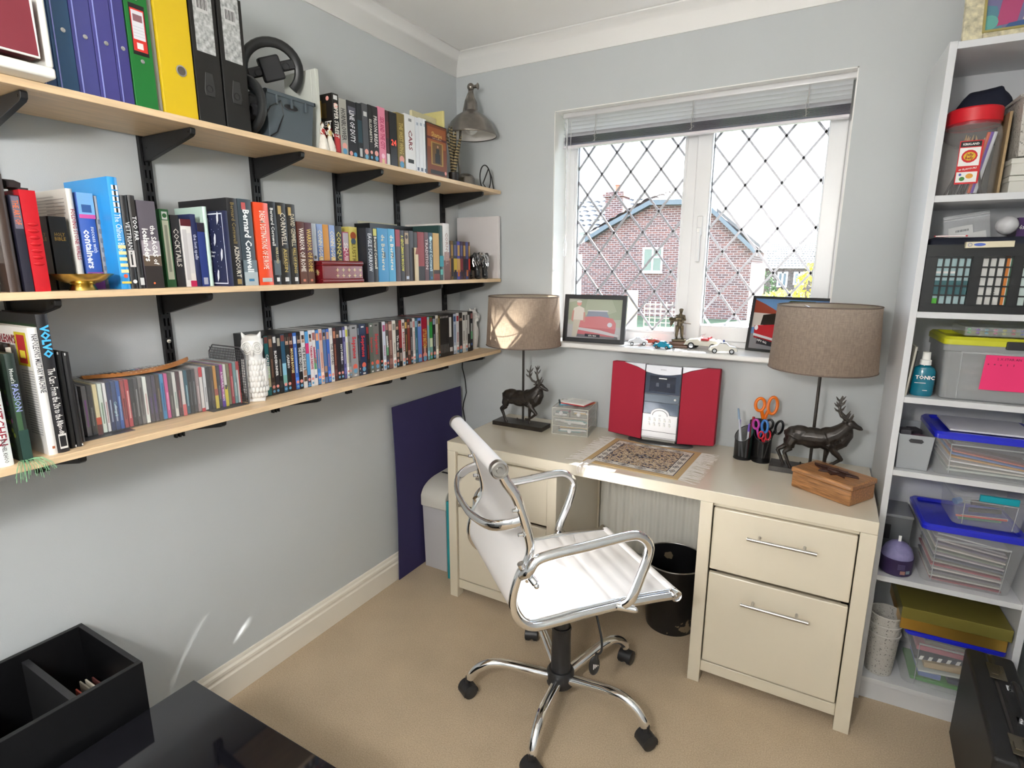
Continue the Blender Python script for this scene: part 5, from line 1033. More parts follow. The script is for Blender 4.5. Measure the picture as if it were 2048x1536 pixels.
g = G(); g.box((-.022, -.20, 0), (-.004, .12, .385), 0); g.box((-.004, -.195, .01), (.004, .115, .375), 1); g.box((.004, -.2, 0), (.008, .12, .385), 0); tag(g.done('magazine_file', [mat((.015, .30, .34), .5, name='teal_card'), PAPER], loc=(.236, -.24, 0), bevel=.001), 'teal card folder standing between the shredder and the desk', 'folder')
# ================================================================ the desk
DX0, DX1, DD, DH, ST = .303, 1.829, .5425, .7158, .0403
dk = root('desk', (0, 0, 0), 0, 'cream gloss twin-pedestal desk under the window', 'desk')
g = G(); g.box((DX0, -DD, DH - ST), (DX1, -.022, DH)); g.done('desktop', CREAM, dk, bevel=.0025)
def pedestal(x0, x1, nm, lw, rw):
    g = G(); zt = DH - ST
    g.box((x0, -DD, 0), (x0 + lw, -DD + .045, zt)); g.box((x1 - rw, -DD, 0), (x1, -DD + .045, zt))
    g.box((x0, -.07, 0), (x0 + .04, -.025, zt)); g.box((x1 - .04, -.07, 0), (x1, -.025, zt))
    p = g.done('leg', CREAM, dk, bevel=.002) if 0 else None
    legs = []
    g.bm.free()
    for a, b in (((x0, -DD, 0), (x0 + lw, -DD + .045, zt)), ((x1 - rw, -DD, 0), (x1, -DD + .045, zt)), ((x0, -.07, 0), (x0 + .04, -.025, zt)), ((x1 - .04, -.07, 0), (x1, -.025, zt))):
        g = G(); g.box(a, b); g.done('leg', CREAM, dk, bevel=.002)
    g = G(); g.box((x0 + .008, -DD + .045, .045), (x0 + .022, -.07, zt)); g.box((x1 - .022, -DD + .045, .045), (x1 - .008, -.07, zt)); g.box((x0 + .022, -.045, .045), (x1 - .022, -.035, zt))
    g.box((x0 + lw, -DD + .012, .042), (x1 - rw, -DD + .040, .082)); g.box((x0 + lw, -DD + .02, zt - .016), (x1 - rw, -DD + .045, zt)); g.box((x0 + .022, -DD + .04, .045), (x1 - .022, -.045, .055))
    g.done('carcase', CREAM, dk, bevel=.0015)
    for k, (z0, z1, hz) in enumerate(((.4385, .6580, .588), (.088, .4255, .356))):
        g = G(); g.box((x0 + lw + .003, -DD + .008, z0), (x1 - rw - .003, -DD + .027, z1))
        d = g.done('drawer_front', CREAM, dk, bevel=.004, seg=3)
        g = G(); g.box((x0 + lw + .02, -DD + .027, z0 + .01), (x1 - rw - .02, -.1, z1 - .02)); g.done('drawer_box', mat((.5, .42, .3), .6), d, smooth=0)
        if nm == 'R':
            xc = (x0 + x1) / 2 + .004; yy = -DD - .024
            g = G(); g.cyl((xc - .098, yy, hz), (xc + .098, yy, hz), .0058, n=14); g.cyl((xc - .064, yy, hz), (xc - .064, -DD + .008, hz), .0042, n=10); g.cyl((xc + .064, yy, hz), (xc + .064, -DD + .008, hz), .0042, n=10)
            g.done('bar_handle', STEEL, d)
pedestal(DX0, .811, 'R', .040, .040)
pedestal(1.335, DX1, 'R', .040, .043)
# radiator under the window, behind the desk
rd = root('radiator', (0, 0, 0), 0, 'white ribbed radiator on the wall under the desk', 'radiator'); RADM = mat((.74, .73, .68), .4, name='radiator_enamel')
g = G(); prof = []
x = .815; P = []
while x < 1.30:
    P += [(x + .035 * j / 8, -.064 - .0035 * (1 - math.cos(2 * math.pi * j / 8))) for j in range(8)]; x += .035
P2 = [(a, b + .004) for a, b in P[::-1]]
g.prism(P + P2, 'z', .17, .62); g.box((.815, -.066, .615), (1.33, -.012, .628)); g.box((.815, -.05, .16), (1.33, -.012, .61)); g.done('panel', RADM, rd, smooth=50)
g = G(); g.box((.85, -.012, .3), (.87, -.0, .5)); g.box((1.24, -.012, .3), (1.26, -.0, .5)); g.done('wall_bracket', RADM, rd, smooth=0)
g = G(); g.tube([(1.31, -.035, .17), (1.31, -.035, 0)], .0075, 10); g.done('pipe', RADM, rd)
# ================================================================ stag lamps
BRZ = mat((.030, .024, .020), .34, .35, coat=.15, noise=.35, nscale=40, name='dark_bronze')
SHADE = sheer('taupe_linen', (.43, .345, .285), .60, .95, 55)
LINING = sheer('pale_lining', (.88, .84, .74), .80, .9)
def stag_mesh(par):
    g = G()
    T = lambda pts, r, n=12: g.tube(pts, r, n)
    g.ball((-.040, 0, .120), (.044, .027, .036)); g.ball((.0, 0, .116), (.052, .0285, .038)); g.ball((.045, 0, .120), (.038, .028, .042)); g.ball((-.062, 0, .118), (.027, .023, .032))
    T([(-.075, 0, .12), (-.03, 0, .118), (.03, 0, .12), (.06, 0, .125)], [.018, .028, .031, .026], 14)
    T([(.045, 0, .125), (.072, 0, .140), (.090, 0, .160), (.100, 0, .178)], [.034, .031, .025, .018], 14)       # neck
    T([(.062, 0, .10), (.083, 0, .118), (.098, 0, .145), (.103, 0, .165)], [.024, .027, .023, .014], 12)           # mane bulk
    g.ball((.104, 0, .181), (.018, .0135, .0145)); T([(.108, 0, .181), (.125, 0, .173), (.138, 0, .168)], [.0135, .0090, .0070], 10); g.ball((.139, 0, .167), (.005, .0048, .0048))
    for s_ in (-1, 1):
        T([(.096, s_ * .008, .186), (.088, s_ * .018, .192), (.080, s_ * .024, .193)], [.004, .0058, .0015], 8)   # ears
        # hind legs: thigh, hock, shank, hoof
        dx = .0 if s_ < 0 else -.024
        T([(-.058, s_ * .012, .112), (-.068 + dx * .4, s_ * .014, .088), (-.064 + dx * .6, s_ * .0145, .072)], [.022, .0165, .0115], 10)
        T([(-.064 + dx * .6, s_ * .0145, .074), (-.082 + dx * .8, s_ * .0145, .058), (-.084 + dx, s_ * .0145, .052)], [.0108, .0074, .0070], 10)
        T([(-.084 + dx, s_ * .0145, .054), (-.072 + dx, s_ * .0145, .028), (-.066 + dx, s_ * .0145, .012)], [.0070, .0056, .0056], 10)
        T([(-.066 + dx, s_ * .0145, .013), (-.059 + dx, s_ * .0145, .0)], [.0052, .0072], 10)
    # standing foreleg and lifted foreleg
    T([(.048, .012, .105), (.047, .013, .075), (.044, .0135, .05)], [.016, .0100, .0074], 10); T([(.044, .0135, .052), (.043, .0135, .025), (.042, .0135, .010)], [.0072, .0055, .0055], 10); T([(.042, .0135, .011), (.048, .0135, .0)], [.005, .007], 10)
    T([(.052, -.013, .105), (.070, -.0145, .078), (.089, -.0145, .060)], [.016, .0112, .0078], 10); g.ball((.090, -.0145, .057), .0082)
    T([(.090, -.0145, .057), (.072, -.0145, .040), (.052, -.0145, .028)], [.0072, .0056, .0056], 10); T([(.052, -.0145, .028), (.042, -.0145, .026), (.036, -.0145, .030)], [.0050, .0058, .0040], 10)
    T([(-.080, 0, .132), (-.088, 0, .128), (-.089, 0, .116)], [.006, .0055, .003], 8)                              # tail
    fuse(g, .0021, BRZ, 'stag_body', par, 2, .0012, .012)
    g = G(); rnd = random.Random(6)                                                                                  # shaggy mane tufts
    for i in range(110):
        u = rnd.random(); c = Vector((.050, 0, .104)).lerp(Vector((.098, 0, .165)), u); a = rnd.uniform(-2.3, 2.3); rr = .0325 - .011 * u
        n = Vector((math.cos(a) * .8, math.sin(a), -.15 * math.cos(a))); p = c + n * rr * .86; q = p + n * .0045 + Vector((-.002, 0, -.014)); g.tube([p, p.lerp(q, .5) + n * .003, q], [.0012, .0030, .0006], 5)
    g.done('mane', BRZ, par)
    g = G()
    for s_ in (-1, 1):
        main = [(.100, s_ * .005, .190), (.090, s_ * .014, .200), (.076, s_ * .026, .210), (.068, s_ * .034, .228), (.069, s_ * .036, .248), (.074, s_ * .033, .268 + (.012 if s_ < 0 else .0))]
        g.tube(main, [.0058, .0052, .0048, .0044, .0036, .0012], 8)
        for k, tip in ((0, (.112, s_ * .012, .214)), (1, (.102, s_ * .018, .222)), (3, (.052, s_ * .040, .240)), (3, (.084, s_ * .040, .250)), (4, (.056, s_ * .042, .262)), (4, (.084, s_ * .030, .268))):
            b = Vector(main[k]); t = Vector(tip); g.tube([b, b.lerp(t, .55) + Vector((0, s_ * .002, -.003)), t], [.0044, .0034, .0009], 7)
    g.done('antlers', mat((.07, .062, .055), .4, .3, noise=.3, nscale=60, name='antler_bronze'), par)
def stag_lamp(x, y, label):
    r_ = root('stag_lamp', (x, y, DH), 0, label, 'table lamp', 'stag table lamps')
    g = G(); g.box((-.128, -.050, 0), (.128, .040, .019)); g.done('plinth', BRZ, r_, bevel=.0015)
    g = G(); g.cyl((0, .012, .015), (0, .012, .40), .0052, n=12); g.cyl((0, .012, .38), (0, .012, .50), .010, n=12); g.done('lamp_pole', BRZ, r_)
    g = G(); g.cyl((-.03, .012, .019), (-.03, .012, .026), .002, n=8); g.ball((-.03, .012, .028), .003); g.done('thumb_screw', BRZ, r_)
    e = root('stag_figure', (0, -.020, .018)); e.parent = r_; stag_mesh(e)
    zc0, zc1 = .375, .590; r0, r1 = .167, .156
    n = 64
    g = G(); g.lathe([(r0, zc0), (r1, zc1)], (0, .012, 0), n); sd = g.done('lamp_shade', SHADE, r_, smooth=60)
    g = G(); g.lathe([(r0 - .0015, zc0 + .001), (r1 - .0015, zc1 - .001)], (0, .012, 0), n); g.done('shade_lining', LINING, sd, smooth=60)
    for rr, z in ((r0, zc0), (r1, zc1)):
        g = G(); g.tube([(math.cos(a) * rr, .012 + math.sin(a) * rr, z) for a in (2 * math.pi * j / 48 for j in range(48))], .0022, 6, closed=True); g.done('rim_piping', mat((.16, .12, .10), .9, name='dark_piping'), sd)
    g = G(); 
    for a in (0, 2.09, 4.19): g.cyl((0, .012, zc1 - .03), (math.cos(a) * (r1 - .002), .012 + math.sin(a) * (r1 - .002), zc1 - .008), .0015, n=6)
    g.done('shade_spider', STEEL, sd)
    g = G(); g.ball((.0, .012, .478), .050, 0, 24, 16); g.cyl((0, .012, .50), (0, .012, .56), .016, n=16); g.done('bulb', mat((.8, .8, .78), .3), r_)
    return r_
stag_lamp(.463, -.182, 'bronze stag table lamp with taupe drum shade, nearer the bookshelf wall')
stag_lamp(1.636, -.190, 'bronze stag table lamp with taupe drum shade, behind the carved wooden box')
# ---- acrylic drawer set
ACR = plastic_clear('clear_acrylic_box', (.82, .82, .78), .20, .08); ACE = plastic_clear('acrylic_edge', (.80, .78, .70), .62, .15)
ac = root('acrylic_drawers', (.702, -.128, DH), R(9), 'small clear acrylic drawer set full of pens on the desk', 'drawer set')
aw, ad_, ah = .080, .085, .120
g = G(); g.box((-aw, -ad_, 0), (-aw + .003, ad_, ah)); g.box((aw - .003, -ad_, 0), (aw, ad_, ah)); g.box((-aw, ad_ - .003, 0), (aw, ad_, ah))
for z in (0, .038, .077, ah - .003): g.box((-aw, -ad_, z), (aw, ad_, z + .003))
g.done('casing', ACR, ac, smooth=0)
g = G()
for z in (0, .038, .077, ah - .003): g.box((-aw - .0003, -ad_ - .0006, z), (aw + .0003, -ad_ + .001, z + .003)); g.box((-aw - .0004, -ad_, z), (-aw + .0004, ad_, z + .003)); g.box((aw - .0004, -ad_, z), (aw + .0004, ad_, z + .003))
for x in (-aw, aw - .003): g.box((x, -ad_ - .0006, 0), (x + .003, -ad_ + .001, ah))
g.box((aw - .003, ad_ - .003, 0), (aw + .0004, ad_ + .0004, ah)); g.done('polished_edges', ACE, ac, smooth=0)
rnd = random.Random(12)
for (x0, x1, z0, z1) in ((-.076, .076, .004, .037), (-.076, .076, .042, .076), (-.076, -.003, .081, .115), (.001, .076, .081, .115)):
    g = G(); g.box((x0, -ad_ + .001, z0), (x1, -ad_ + .0035, z1)); g.box((x0, -ad_ + .0035, z0), (x0 + .002, ad_ - .01, z1 - .006)); g.box((x1 - .002, -ad_ + .0035, z0), (x1, ad_ - .01, z1 - .006)); g.box((x0, -ad_ + .0035, z0), (x1, ad_ - .01, z0 + .002))
    d = g.done('drawer', ACR, ac, smooth=0)
    xm = (x0 + x1) / 2; zm = (z0 + z1) / 2; g = G(); g.lathe([(.0088, 0), (.0088, -.005), (.0065, -.007), (.0055, -.004), (0, -.004)], (xm, -ad_ + .001, zm - .001), 18, axis='y'); g.done('knob', plastic_clear('knob_acrylic', (.9, .9, .9), .6, .1), d)
    cols = ['#15171a', '#c8a040', '#1c6a78', '#d8d8d8', '#3a3c40', '#2a8a90', '#8a3a60', '#e0e0e0', '#4a4a2a', '#203050']
    m_ = 5 if x1 - x0 < .1 else 9
    for k in range(m_):
        L_ = (x1 - x0) * rnd.uniform(.5, .82); cx = rnd.uniform(x0 + L_ / 2 + .004, x1 - L_ / 2 - .004); cy_ = -ad_ + .010 + rnd.uniform(0, .05); a = rnd.uniform(-.14, .14); zc_ = z0 + .006 + rnd.uniform(0, .012)
        g = G(); dx, dy = math.cos(a) * L_ / 2, math.sin(a) * L_ / 2 * .5; g.cyl((cx - dx, cy_ - dy, zc_), (cx + dx, cy_ + dy, zc_ + rnd.uniform(-.002, .003)), .0036, n=8); g.cyl((cx + dx, cy_ + dy, zc_), (cx + dx * 1.12, cy_ + dy * 1.12, zc_), .0034, .001, 8)
        o = g.done('pen', mat(rnd.choice(cols), .35)); tag(o, 'loose pen lying inside the clear acrylic drawer set', 'pen', 'pens inside the acrylic drawers'); o.parent = None; o.location = ac.location; o.rotation_euler = ac.rotation_euler
def flatpad(name, x, y, z, w, d, t, rz, col, label, cat, extra=None, par=None):
    r_ = root(name, (x, y, z), rz, label, cat); g = G(); g.box((-w / 2, -d / 2, 0), (w / 2, d / 2, t)); g.done('cover', mat(col, .5), r_, smooth=0)
    if extra: extra(r_)
    return r_
def spiral(r_):
    g = G(); g.box((-.058, -.038, .0042), (.058, .038, .0062)); g.done('pages', PAPER, r_, smooth=0)
    g = G()
    for k in range(16): y = -.036 + k * .0048; g.tube([(-.060 + math.cos(a) * .004, y, .004 + math.sin(a) * .005) for a in (2 * math.pi * j / 8 for j in range(8))], .0005, 4, closed=True)
    g.done('spiral_binding', mat((.1, .1, .1), .3, 1), r_)
flatpad('notebook', .688, -.115, DH + ah + .0006, .125, .082, .004, R(28), '#2f8fb0', 'turquoise spiral notebook on top of the acrylic drawers', 'notebook', spiral)
def ruled(r_):
    g = G(); g.box((-.054, -.044, .0032), (.054, .046, .0075)); g.done('pages', PAPER, r_, smooth=0)
    g = G()
    for k in range(7): g.box((-.034, .03 - k * .009, .0076), (.034, .0305 - k * .009 + .0006, .0078))
    g.done('handwriting', mat('#a8a8b0', .8), r_, smooth=0)
flatpad('notepad', .715, -.128, DH + ah + .0072, .115, .095, .003, R(-6), '#c01828', 'red-backed white notepad on top of the turquoise notebook', 'notepad', ruled)
flatpad('notepad', .722, -.085, DH + ah + .0002, .10, .05, .004, R(-4), '#e08040', 'orange pad peeping out behind the white notepad', 'notepad')
# ---- stereo
st = root('stereo', (1.083, -.118, DH), R(1.5), 'slim upright stereo with two crimson cloth speakers and silver controls', 'stereo')
CRM = mat((.36, .012, .035), .85, noise=.12, nscale=500, bump=.15, bscale=900, name='crimson_speaker_cloth'); SIL = mat((.66, .67, .72), .35, .35, name='silver_plastic')
LEAN = Matrix.Rotation(R(-5), 4, 'X'); zb = .012; H = .312
def lean(o): o.matrix_local = Matrix.Translation((0, 0, zb)) @ LEAN; return o
for s_ in (-1, 1):
    g = G(); x0, x1 = (.074, .216); P = [(s_ * x0, -.0), (s_ * x1, .012 if s_ < 0 else .012), (s_ * x1, H + .004), (s_ * (x1 - .055), H + .003), (s_ * (x0 + .03), H - .014), (s_ * x0, H - .026)]
    g.prism(P, 'y', -.028, .022); lean(g.done('speaker', CRM, st, bevel=.003))
    g = G(); P = [(s_ * (x1 - .052), H + .004), (s_ * (x0 + .03), H - .0128), (s_ * (x0 + .001), H - .0255), (s_ * (x0 + .001), H + .002)]; g.prism(P, 'y', -.030, .024); lean(g.done('speaker_cap', SIL, st, bevel=.0015))
    g = G(); g.box((s_ * .09, .022, .04), (s_ * .14, .026, .09)); lean(g.done('rear_panel', BLACK, st, smooth=0))
g = G(); g.box((-.072, -.026, .004), (.072, .028, H - .004)); lean(g.done('centre_unit', mat((.18, .19, .22), .3, .3), st, bevel=.003))
g = G(); n = 12; P = [(-.071, H)] + [(-.071 + .142 * i / n, H - .028 - .010 * math.sin(math.pi * i / n)) for i in range(n + 1)] + [(.071, H)]; g.prism(P, 'y', -.033, .026); lean(g.done('top_cover', SIL, st, bevel=.0015))
g = G(); g.box((-.070, -.031, .196), (.070, -.026, H - .029)); lean(g.done('display_window', mat((.035, .05, .085), .12, coat=.5, name='dark_blue_display'), st, bevel=.001))
g = G(); g.box((-.052, -.0316, .205), (.052, -.0312, .270)); g.box((-.016, -.0322, .258), (.016, -.0316, .262), 1); g.box((-.026, -.0322, .226), (-.014, -.0316, .242), 2); g.box((.018, -.0322, .226), (.030, -.0316, .242), 2); lean(g.done('cassette_door', [mat((.012, .016, .035), .1, coat=.6), PAPER, mat((.06, .07, .10), .3)], st, smooth=0))
g = G(); g.box((-.070, -.030, .162), (.070, -.026, .193)); lean(g.done('tuner_strip', mat((.13, .16, .20), .2, .3), st, bevel=.001))
g = G(); g.lathe([(.0045, 0), (.0045, -.004), (0, -.005)], (.055, -.030, .178), 12, axis='y'); lean(g.done('round_button', PAPER, st))
g = G(); g.box((-.070, -.030, .112), (.070, -.026, .160)); lean(g.done('disc_window', mat((.09, .12, .17), .12, .2, coat=.4), st, bevel=.001))
g = G(); n = 16; P = [(-.070, .012), (-.070, .112), (-.040, .112)] + [(-.038 * math.cos(math.pi * i / n), .112 + .026 * math.sin(math.pi * i / n)) for i in range(n + 1)] + [(.040, .112), (.070, .112), (.070, .012)]
g.prism(P, 'y', -.036, -.026); lean(g.done('control_panel', mat((.74, .74, .76), .3, .25, name='pale_silver'), st, bevel=.0012))
g = G(); g.tube([(-.030 * math.cos(math.pi * i / 12), -.0364, .108 + .022 * math.sin(math.pi * i / 12)) for i in range(13)], .0010, 5); g.box((-.070, -.0368, .040), (.070, -.0358, .0415)); g.box((-.070, -.0368, .016), (.070, -.0358, .017)); lean(g.done('panel_line', mat('#202028'), st, smooth=0))
for r__ in (0, 1):
    for k in range(5):
        g = G(); x = -.041 + k * .0205; z = .088 - r__ * .019; g.box((x - .0038, -.0385, z - .0038), (x + .0038, -.036, z + .0038)); lean(g.done('button', mat((.80, .80, .78), .4), st, bevel=.0008))
g = G()
for r__ in (0, 1):
    for k in range(5): x = -.041 + k * .0205; z = .0955 - r__ * .019; g.box((x - .004, -.0366, z), (x + .003, -.0360, z + .0012))
lean(g.done('tiny_print', mat('#50505a'), st, smooth=0))
lean(text('GRUNDIG', st, (0, -.0335, H - .016), (1, 0, 0), (0, 0, 1), .0035, mat('#50505a'), .04, 'brand_lettering'))
lean(text('CD', st, (0, -.0366, .108), (1, 0, 0), (0, 0, 1), .0055, mat('#8a8a90'), .02, 'brand_lettering'))
g = G(); g.box((-.068, -.034, .0), (.068, .0, .012)); lean(g.done('foot_block', mat((.25, .24, .22), .35, .5), st, bevel=.002))
g = G(); g.lathe([(0, 0), (.135, 0), (.135, .004), (.128, .009), (.06, .014), (0, .014)], (0, .0, .0), 36, sy=.42); g.done('stand_base', mat((.12, .12, .12), .3, .5, name='dark_grey_stand'), st)
# ---- miniature rug
rg = root('miniature_rug', (1.078, -.330, DH + .0005), R(-2.5), 'small patterned oriental rug with white fringes on the desktop', 'rug')
def rugmat():
    m = bpy.data.materials.new('rug_weave'); m.use_nodes = True; nt = m.node_tree; b = nt.nodes['Principled BSDF']; b.inputs['Roughness'].default_value = .95
    t = nt.nodes.new('ShaderNodeTexCoord'); v = nt.nodes.new('ShaderNodeTexVoronoi'); v.inputs['Scale'].default_value = 130; v.feature = 'F1'
    n = nt.nodes.new('ShaderNodeTexNoise'); n.inputs['Scale'].default_value = 90; n.inputs['Detail'].default_value = 3
    for q in (v, n): nt.links.new(t.outputs['Object'], q.inputs['Vector'])
    r = nt.nodes.new('ShaderNodeValToRGB'); cr = r.color_ramp; cr.interpolation = 'CONSTANT'; cr.elements[0].position = 0; cr.elements[0].color = (.05, .05, .09, 1); cr.elements[1].position = .42; cr.elements[1].color = (.42, .28, .15, 1)
    for p, c in ((.48, (.60, .50, .36, 1)), (.56, (.40, .25, .14, 1)), (.62, (.12, .12, .18, 1)), (.68, (.62, .55, .42, 1))): e = cr.elements.new(p); e.color = c
    nt.links.new(n.outputs['Fac'], r.inputs[0]); nt.links.new(r.outputs[0], b.inputs['Base Color']); return m
RW, RD = .178, .166
RUG = [mat((.52, .36, .18), .95, name='tan_wool'), mat((.66, .62, .55), .95, name='cream_wool'), mat((.035, .035, .06), .95, name='dark_wool'), rugmat()]
g = G(); g.box((-RW, -RD, 0), (RW, RD, .0030), 0)
zt = .0031
def rq(x0, y0, x1, y1, m, dz=0): g.quad([(x0, y0, zt + dz), (x1, y0, zt + dz), (x1, y1, zt + dz), (x0, y1, zt + dz)], m)
rq(-RW + .022, -RD + .022, RW - .022, RD - .022, 2, .0000); rq(-RW + .025, -RD + .025, RW - .025, RD - .025, 1, .0001); rq(-RW + .054, -RD + .052, RW - .054, RD - .052, 2, .0002); rq(-RW + .057, -RD + .055, RW - .057, RD - .055, 3, .0003)
def diamond(cx, cy, a, b, m, dz): g.quad([(cx - a, cy, zt + dz), (cx, cy - b, zt + dz), (cx + a, cy, zt + dz), (cx, cy + b, zt + dz)], m)
def motif(cx, cy, a, b):
    for k, (f, m) in enumerate(((1, 2), (.76, 1), (.5, 2), (.28, 3))): diamond(cx, cy, a * f, b * f, m, .0003 + k * .0001)
for k in range(5):
    for s_ in (-1, 1): motif(s_ * (RW - .0395), -.096 + k * .048, .012, .019)
for k in range(4):
    for s_ in (-1, 1): motif(-.096 + k * .064, s_ * (RD - .0385), .024, .0115)
for k in range(8):
    for s_ in (-1, 1): rq(s_ * (RW - .050), -.13 + k * .035, s_ * (RW - .050) + .003, -.124 + k * .035, 2, .0004)
motif(0, 0, .040, .026); 
for dx, dy in ((-.022, 0), (.022, 0), (0, .016), (0, -.016), (-.045, 0), (.045, 0)): diamond(dx, dy, .008, .006, 2, .0008)
g.done('woven_field', RUG, rg, smooth=0)
rnd = random.Random(9); FR = mat((.62, .58, .54), .95, name='white_fringe')
for s_ in (-1, 1):
    g = G()
    for k in range(100):
        y = -RD + (k + .5) * 2 * RD / 100; x = s_ * RW; L_ = rnd.uniform(.045, .07); dy = rnd.uniform(-.012, .012); hz = .0015
        pts = [(x, y, .0018), (x + s_ * L_ * .35, y + dy * .4 + rnd.uniform(-.003, .003), .0035), (x + s_ * L_ * .7, y + dy, .0022), (x + s_ * L_, y + dy * 1.6, .0012)]
        g.tube(pts, .0008, 4)
    g.done('fringe', FR, rg)
g = G()
for k in range(12):
    x = -.140 - k * .0025; pts = [(x, -.14, .003), (x - .004, -.19, .003), (x - .004 + rnd.uniform(-.002, .002), -.2325, .0022), (x - .004 + rnd.uniform(-.006, .006), -.2360, -.012 - rnd.uniform(0, .012))]; g.tube(pts, .0009, 4)
g.done('hanging_tassel', FR, rg)
# ---- pen pots
def potmesh(name, cx, cyy, h, label):
    r_ = root(name, (cx, cyy, DH), 0, label, 'pen pot', 'black mesh pen pots'); R_ = .032
    m = bpy.data.materials.new('black_wire_mesh'); m.use_nodes = True; nt = m.node_tree; b = nt.nodes['Principled BSDF']; b.inputs['Base Color'].default_value = (.012, .012, .013, 1); b.inputs['Metallic'].default_value = .5; b.inputs['Roughness'].default_value = .35
    t = nt.nodes.new('ShaderNodeTexCoord'); mp = nt.nodes.new('ShaderNodeMapping'); mp.inputs['Rotation'].default_value = (0, 0, 0); ck = nt.nodes.new('ShaderNodeTexChecker'); ck.inputs['Scale'].default_value = 420; nt.links.new(t.outputs['Object'], ck.inputs['Vector'])
    tr = nt.nodes.new('ShaderNodeBsdfTransparent'); mx = nt.nodes.new('ShaderNodeMixShader'); ml = nt.nodes.new('ShaderNodeMath'); ml.operation = 'MULTIPLY'; ml.inputs[1].default_value = .55; nt.links.new(ck.outputs['Fac'], ml.inputs[0]); nt.links.new(ml.outputs[0], mx.inputs[0]); nt.links.new(b.outputs[0], mx.inputs[1]); nt.links.new(tr.outputs[0], mx.inputs[2]); nt.links.new(mx.outputs[0], nt.nodes['Material Output'].inputs['Surface'])
    g = G(); n = 32; lo, hi = [], []
    for j in range(n):
        a = 2 * math.pi * j / n; zz_ = h + .026 * math.sin(a + (.5 if cx < 1.45 else -.3)); lo.append((math.cos(a) * R_, math.sin(a) * R_, .002)); hi.append((math.cos(a) * R_, math.sin(a) * R_, zz_))
    g.rings([lo, hi], 0, False); g.done('mesh_wall', m, r_)
    g = G(); g.tube(hi, .0014, 6, closed=True); g.tube([(x, y, .002) for x, y, z in lo], .0016, 6, closed=True); g.lathe([(0, .0), (R_, .0), (R_, .002), (0, .002)], n=32); g.done('wire_rim', BLACK, r_)
potmesh('pen_pot', 1.408, -.146, .098, 'black mesh pen pot holding clear pens, lower front edge'); potmesh('pen_pot', 1.473, -.148, .108, 'taller black mesh pen pot holding the scissors')
potm = root('pen_pot', (1.416, -.076, DH), 0, 'third black mesh pen pot standing behind the other two', 'pen pot', 'black mesh pen pots')
g = G(); g.lathe([(0, 0), (.030, 0), (.030, .135), (.0285, .135), (.0285, .003), (0, .003)], (.03, .0, 0), 28); g.done('mesh_wall', mat((.02, .02, .022), .5), potm)
def pen(x, y, z0, dx, dy, L_, col, label, r=.0038, cap=None):
    o = root('pen', (x, y, DH + z0), 0, label, 'pen', 'pens in the mesh pots'); g = G(); t = Vector((dx, dy, 1)).normalized()
    m_ = plastic_clear('pen_barrel', lin('#e0e4ec'), .6, .2) if col == 'clear' else mat(col, .3)
    g.cyl((0, 0, 0), t * L_ * .78, r, n=10); g.done('barrel', m_, o)
    g = G(); g.cyl(t * L_ * .78, t * L_, r * 1.1, r * .8, 10); g.cyl(t * L_ * .8 + Vector((0, -r * 1.1, 0)), t * L_ * .97 + Vector((0, -r * 1.1, 0)), .0012, n=6); g.done('cap', mat(cap or col if (cap or col) != 'clear' else '#d0d4e0', .3), o)
pen(1.395, -.140, .004, -.05, .0, .145, 'clear', 'clear pen with violet cap leaning out of the shorter mesh pot', cap='#6a50b0')
pen(1.408, -.145, .004, -.16, .02, .190, 'clear', 'tallest clear pen with silvery blue cap, leaning at the window side', .0042, '#8aa0b8')
pen(1.420, -.150, .004, .02, .0, .135, 'clear', 'clear pen with purple clip upright in the shorter mesh pot', cap='#7a5ac0')
pen(1.426, -.132, .004, .05, .0, .160, '#8a1420', 'dark red marker standing in the shorter mesh pot', .0062)
pen(1.431, -.148, .004, .04, .0, .130, '#0f4a40', 'dark green pen leaning by the dark red marker', .0048)
pen(1.456, -.118, .004, -.06, .1, .150, '#202024', 'black pen beside the orange scissors', .004)
def scissors(name, loc, rot, col, label, k=1, col2=None):
    r_ = root(name, loc, 0, label, 'scissors', rot=rot)
    for s_ in (-1, 1):
        g = G(); pts = []
        for j in range(20):
            a = 2 * math.pi * j / 20; pts.append((s_ * (.017 + .004 * (s_ > 0)) * k + math.cos(a) * .0135 * k, s_ * .002, .152 * k + math.sin(a) * (.028 if s_ > 0 else .021) * k))
        g.tube(pts, .0050 * k, 8, closed=True, flat=1.25); g.tube([(s_ * .010 * k, s_ * .002, .132 * k), (s_ * .004 * k, s_ * .002, .112 * k), (0, s_ * .002, .095 * k)], [.0055 * k, .0055 * k, .0045 * k], 8)
        g.done('handle', mat(col2 if (col2 and s_ > 0) else col, .3), r_)
        g = G(); g.prism([(s_ * .0045 * k, .112 * k), (-s_ * .0045 * k, .108 * k), (-s_ * .0018 * k, .004), (0, .0)], 'y', s_ * .0006, s_ * .0022); g.done('blade', STEEL, r_, smooth=0)
scissors('scissors', (1.460, -.082, DH + .025), (R(2), R(2), R(12)), '#e87410', 'large scissors with bright orange handles in the mesh pot', 1.18)
scissors('scissors', (1.460, -.146, DH + .012), (R(6), R(3), R(-25)), '#b03a98', 'small scissors with pink and blue handles in the mesh pot', .86, '#3a78c0')
scissors('scissors', (1.482, -.136, DH + .006), (R(0), R(10), R(-10)), '#101012', 'scissors with black handles leaning out of the mesh pot', .90)
scissors('scissors', (1.478, -.168, DH + .014), (0, 0, R(10)), '#c01c30', 'little scissors with red handles low in the mesh pot', .62)
g = G(); g.box((-.018, -.001, 0), (.018, .012, .09)); tag(g.done('colour_comb', mat('#1a1a1c'), loc=(1.452, -.100, DH + .06), rot=(0, 0, R(10))), 'black comb-toothed tool behind the pink scissors', 'tool')
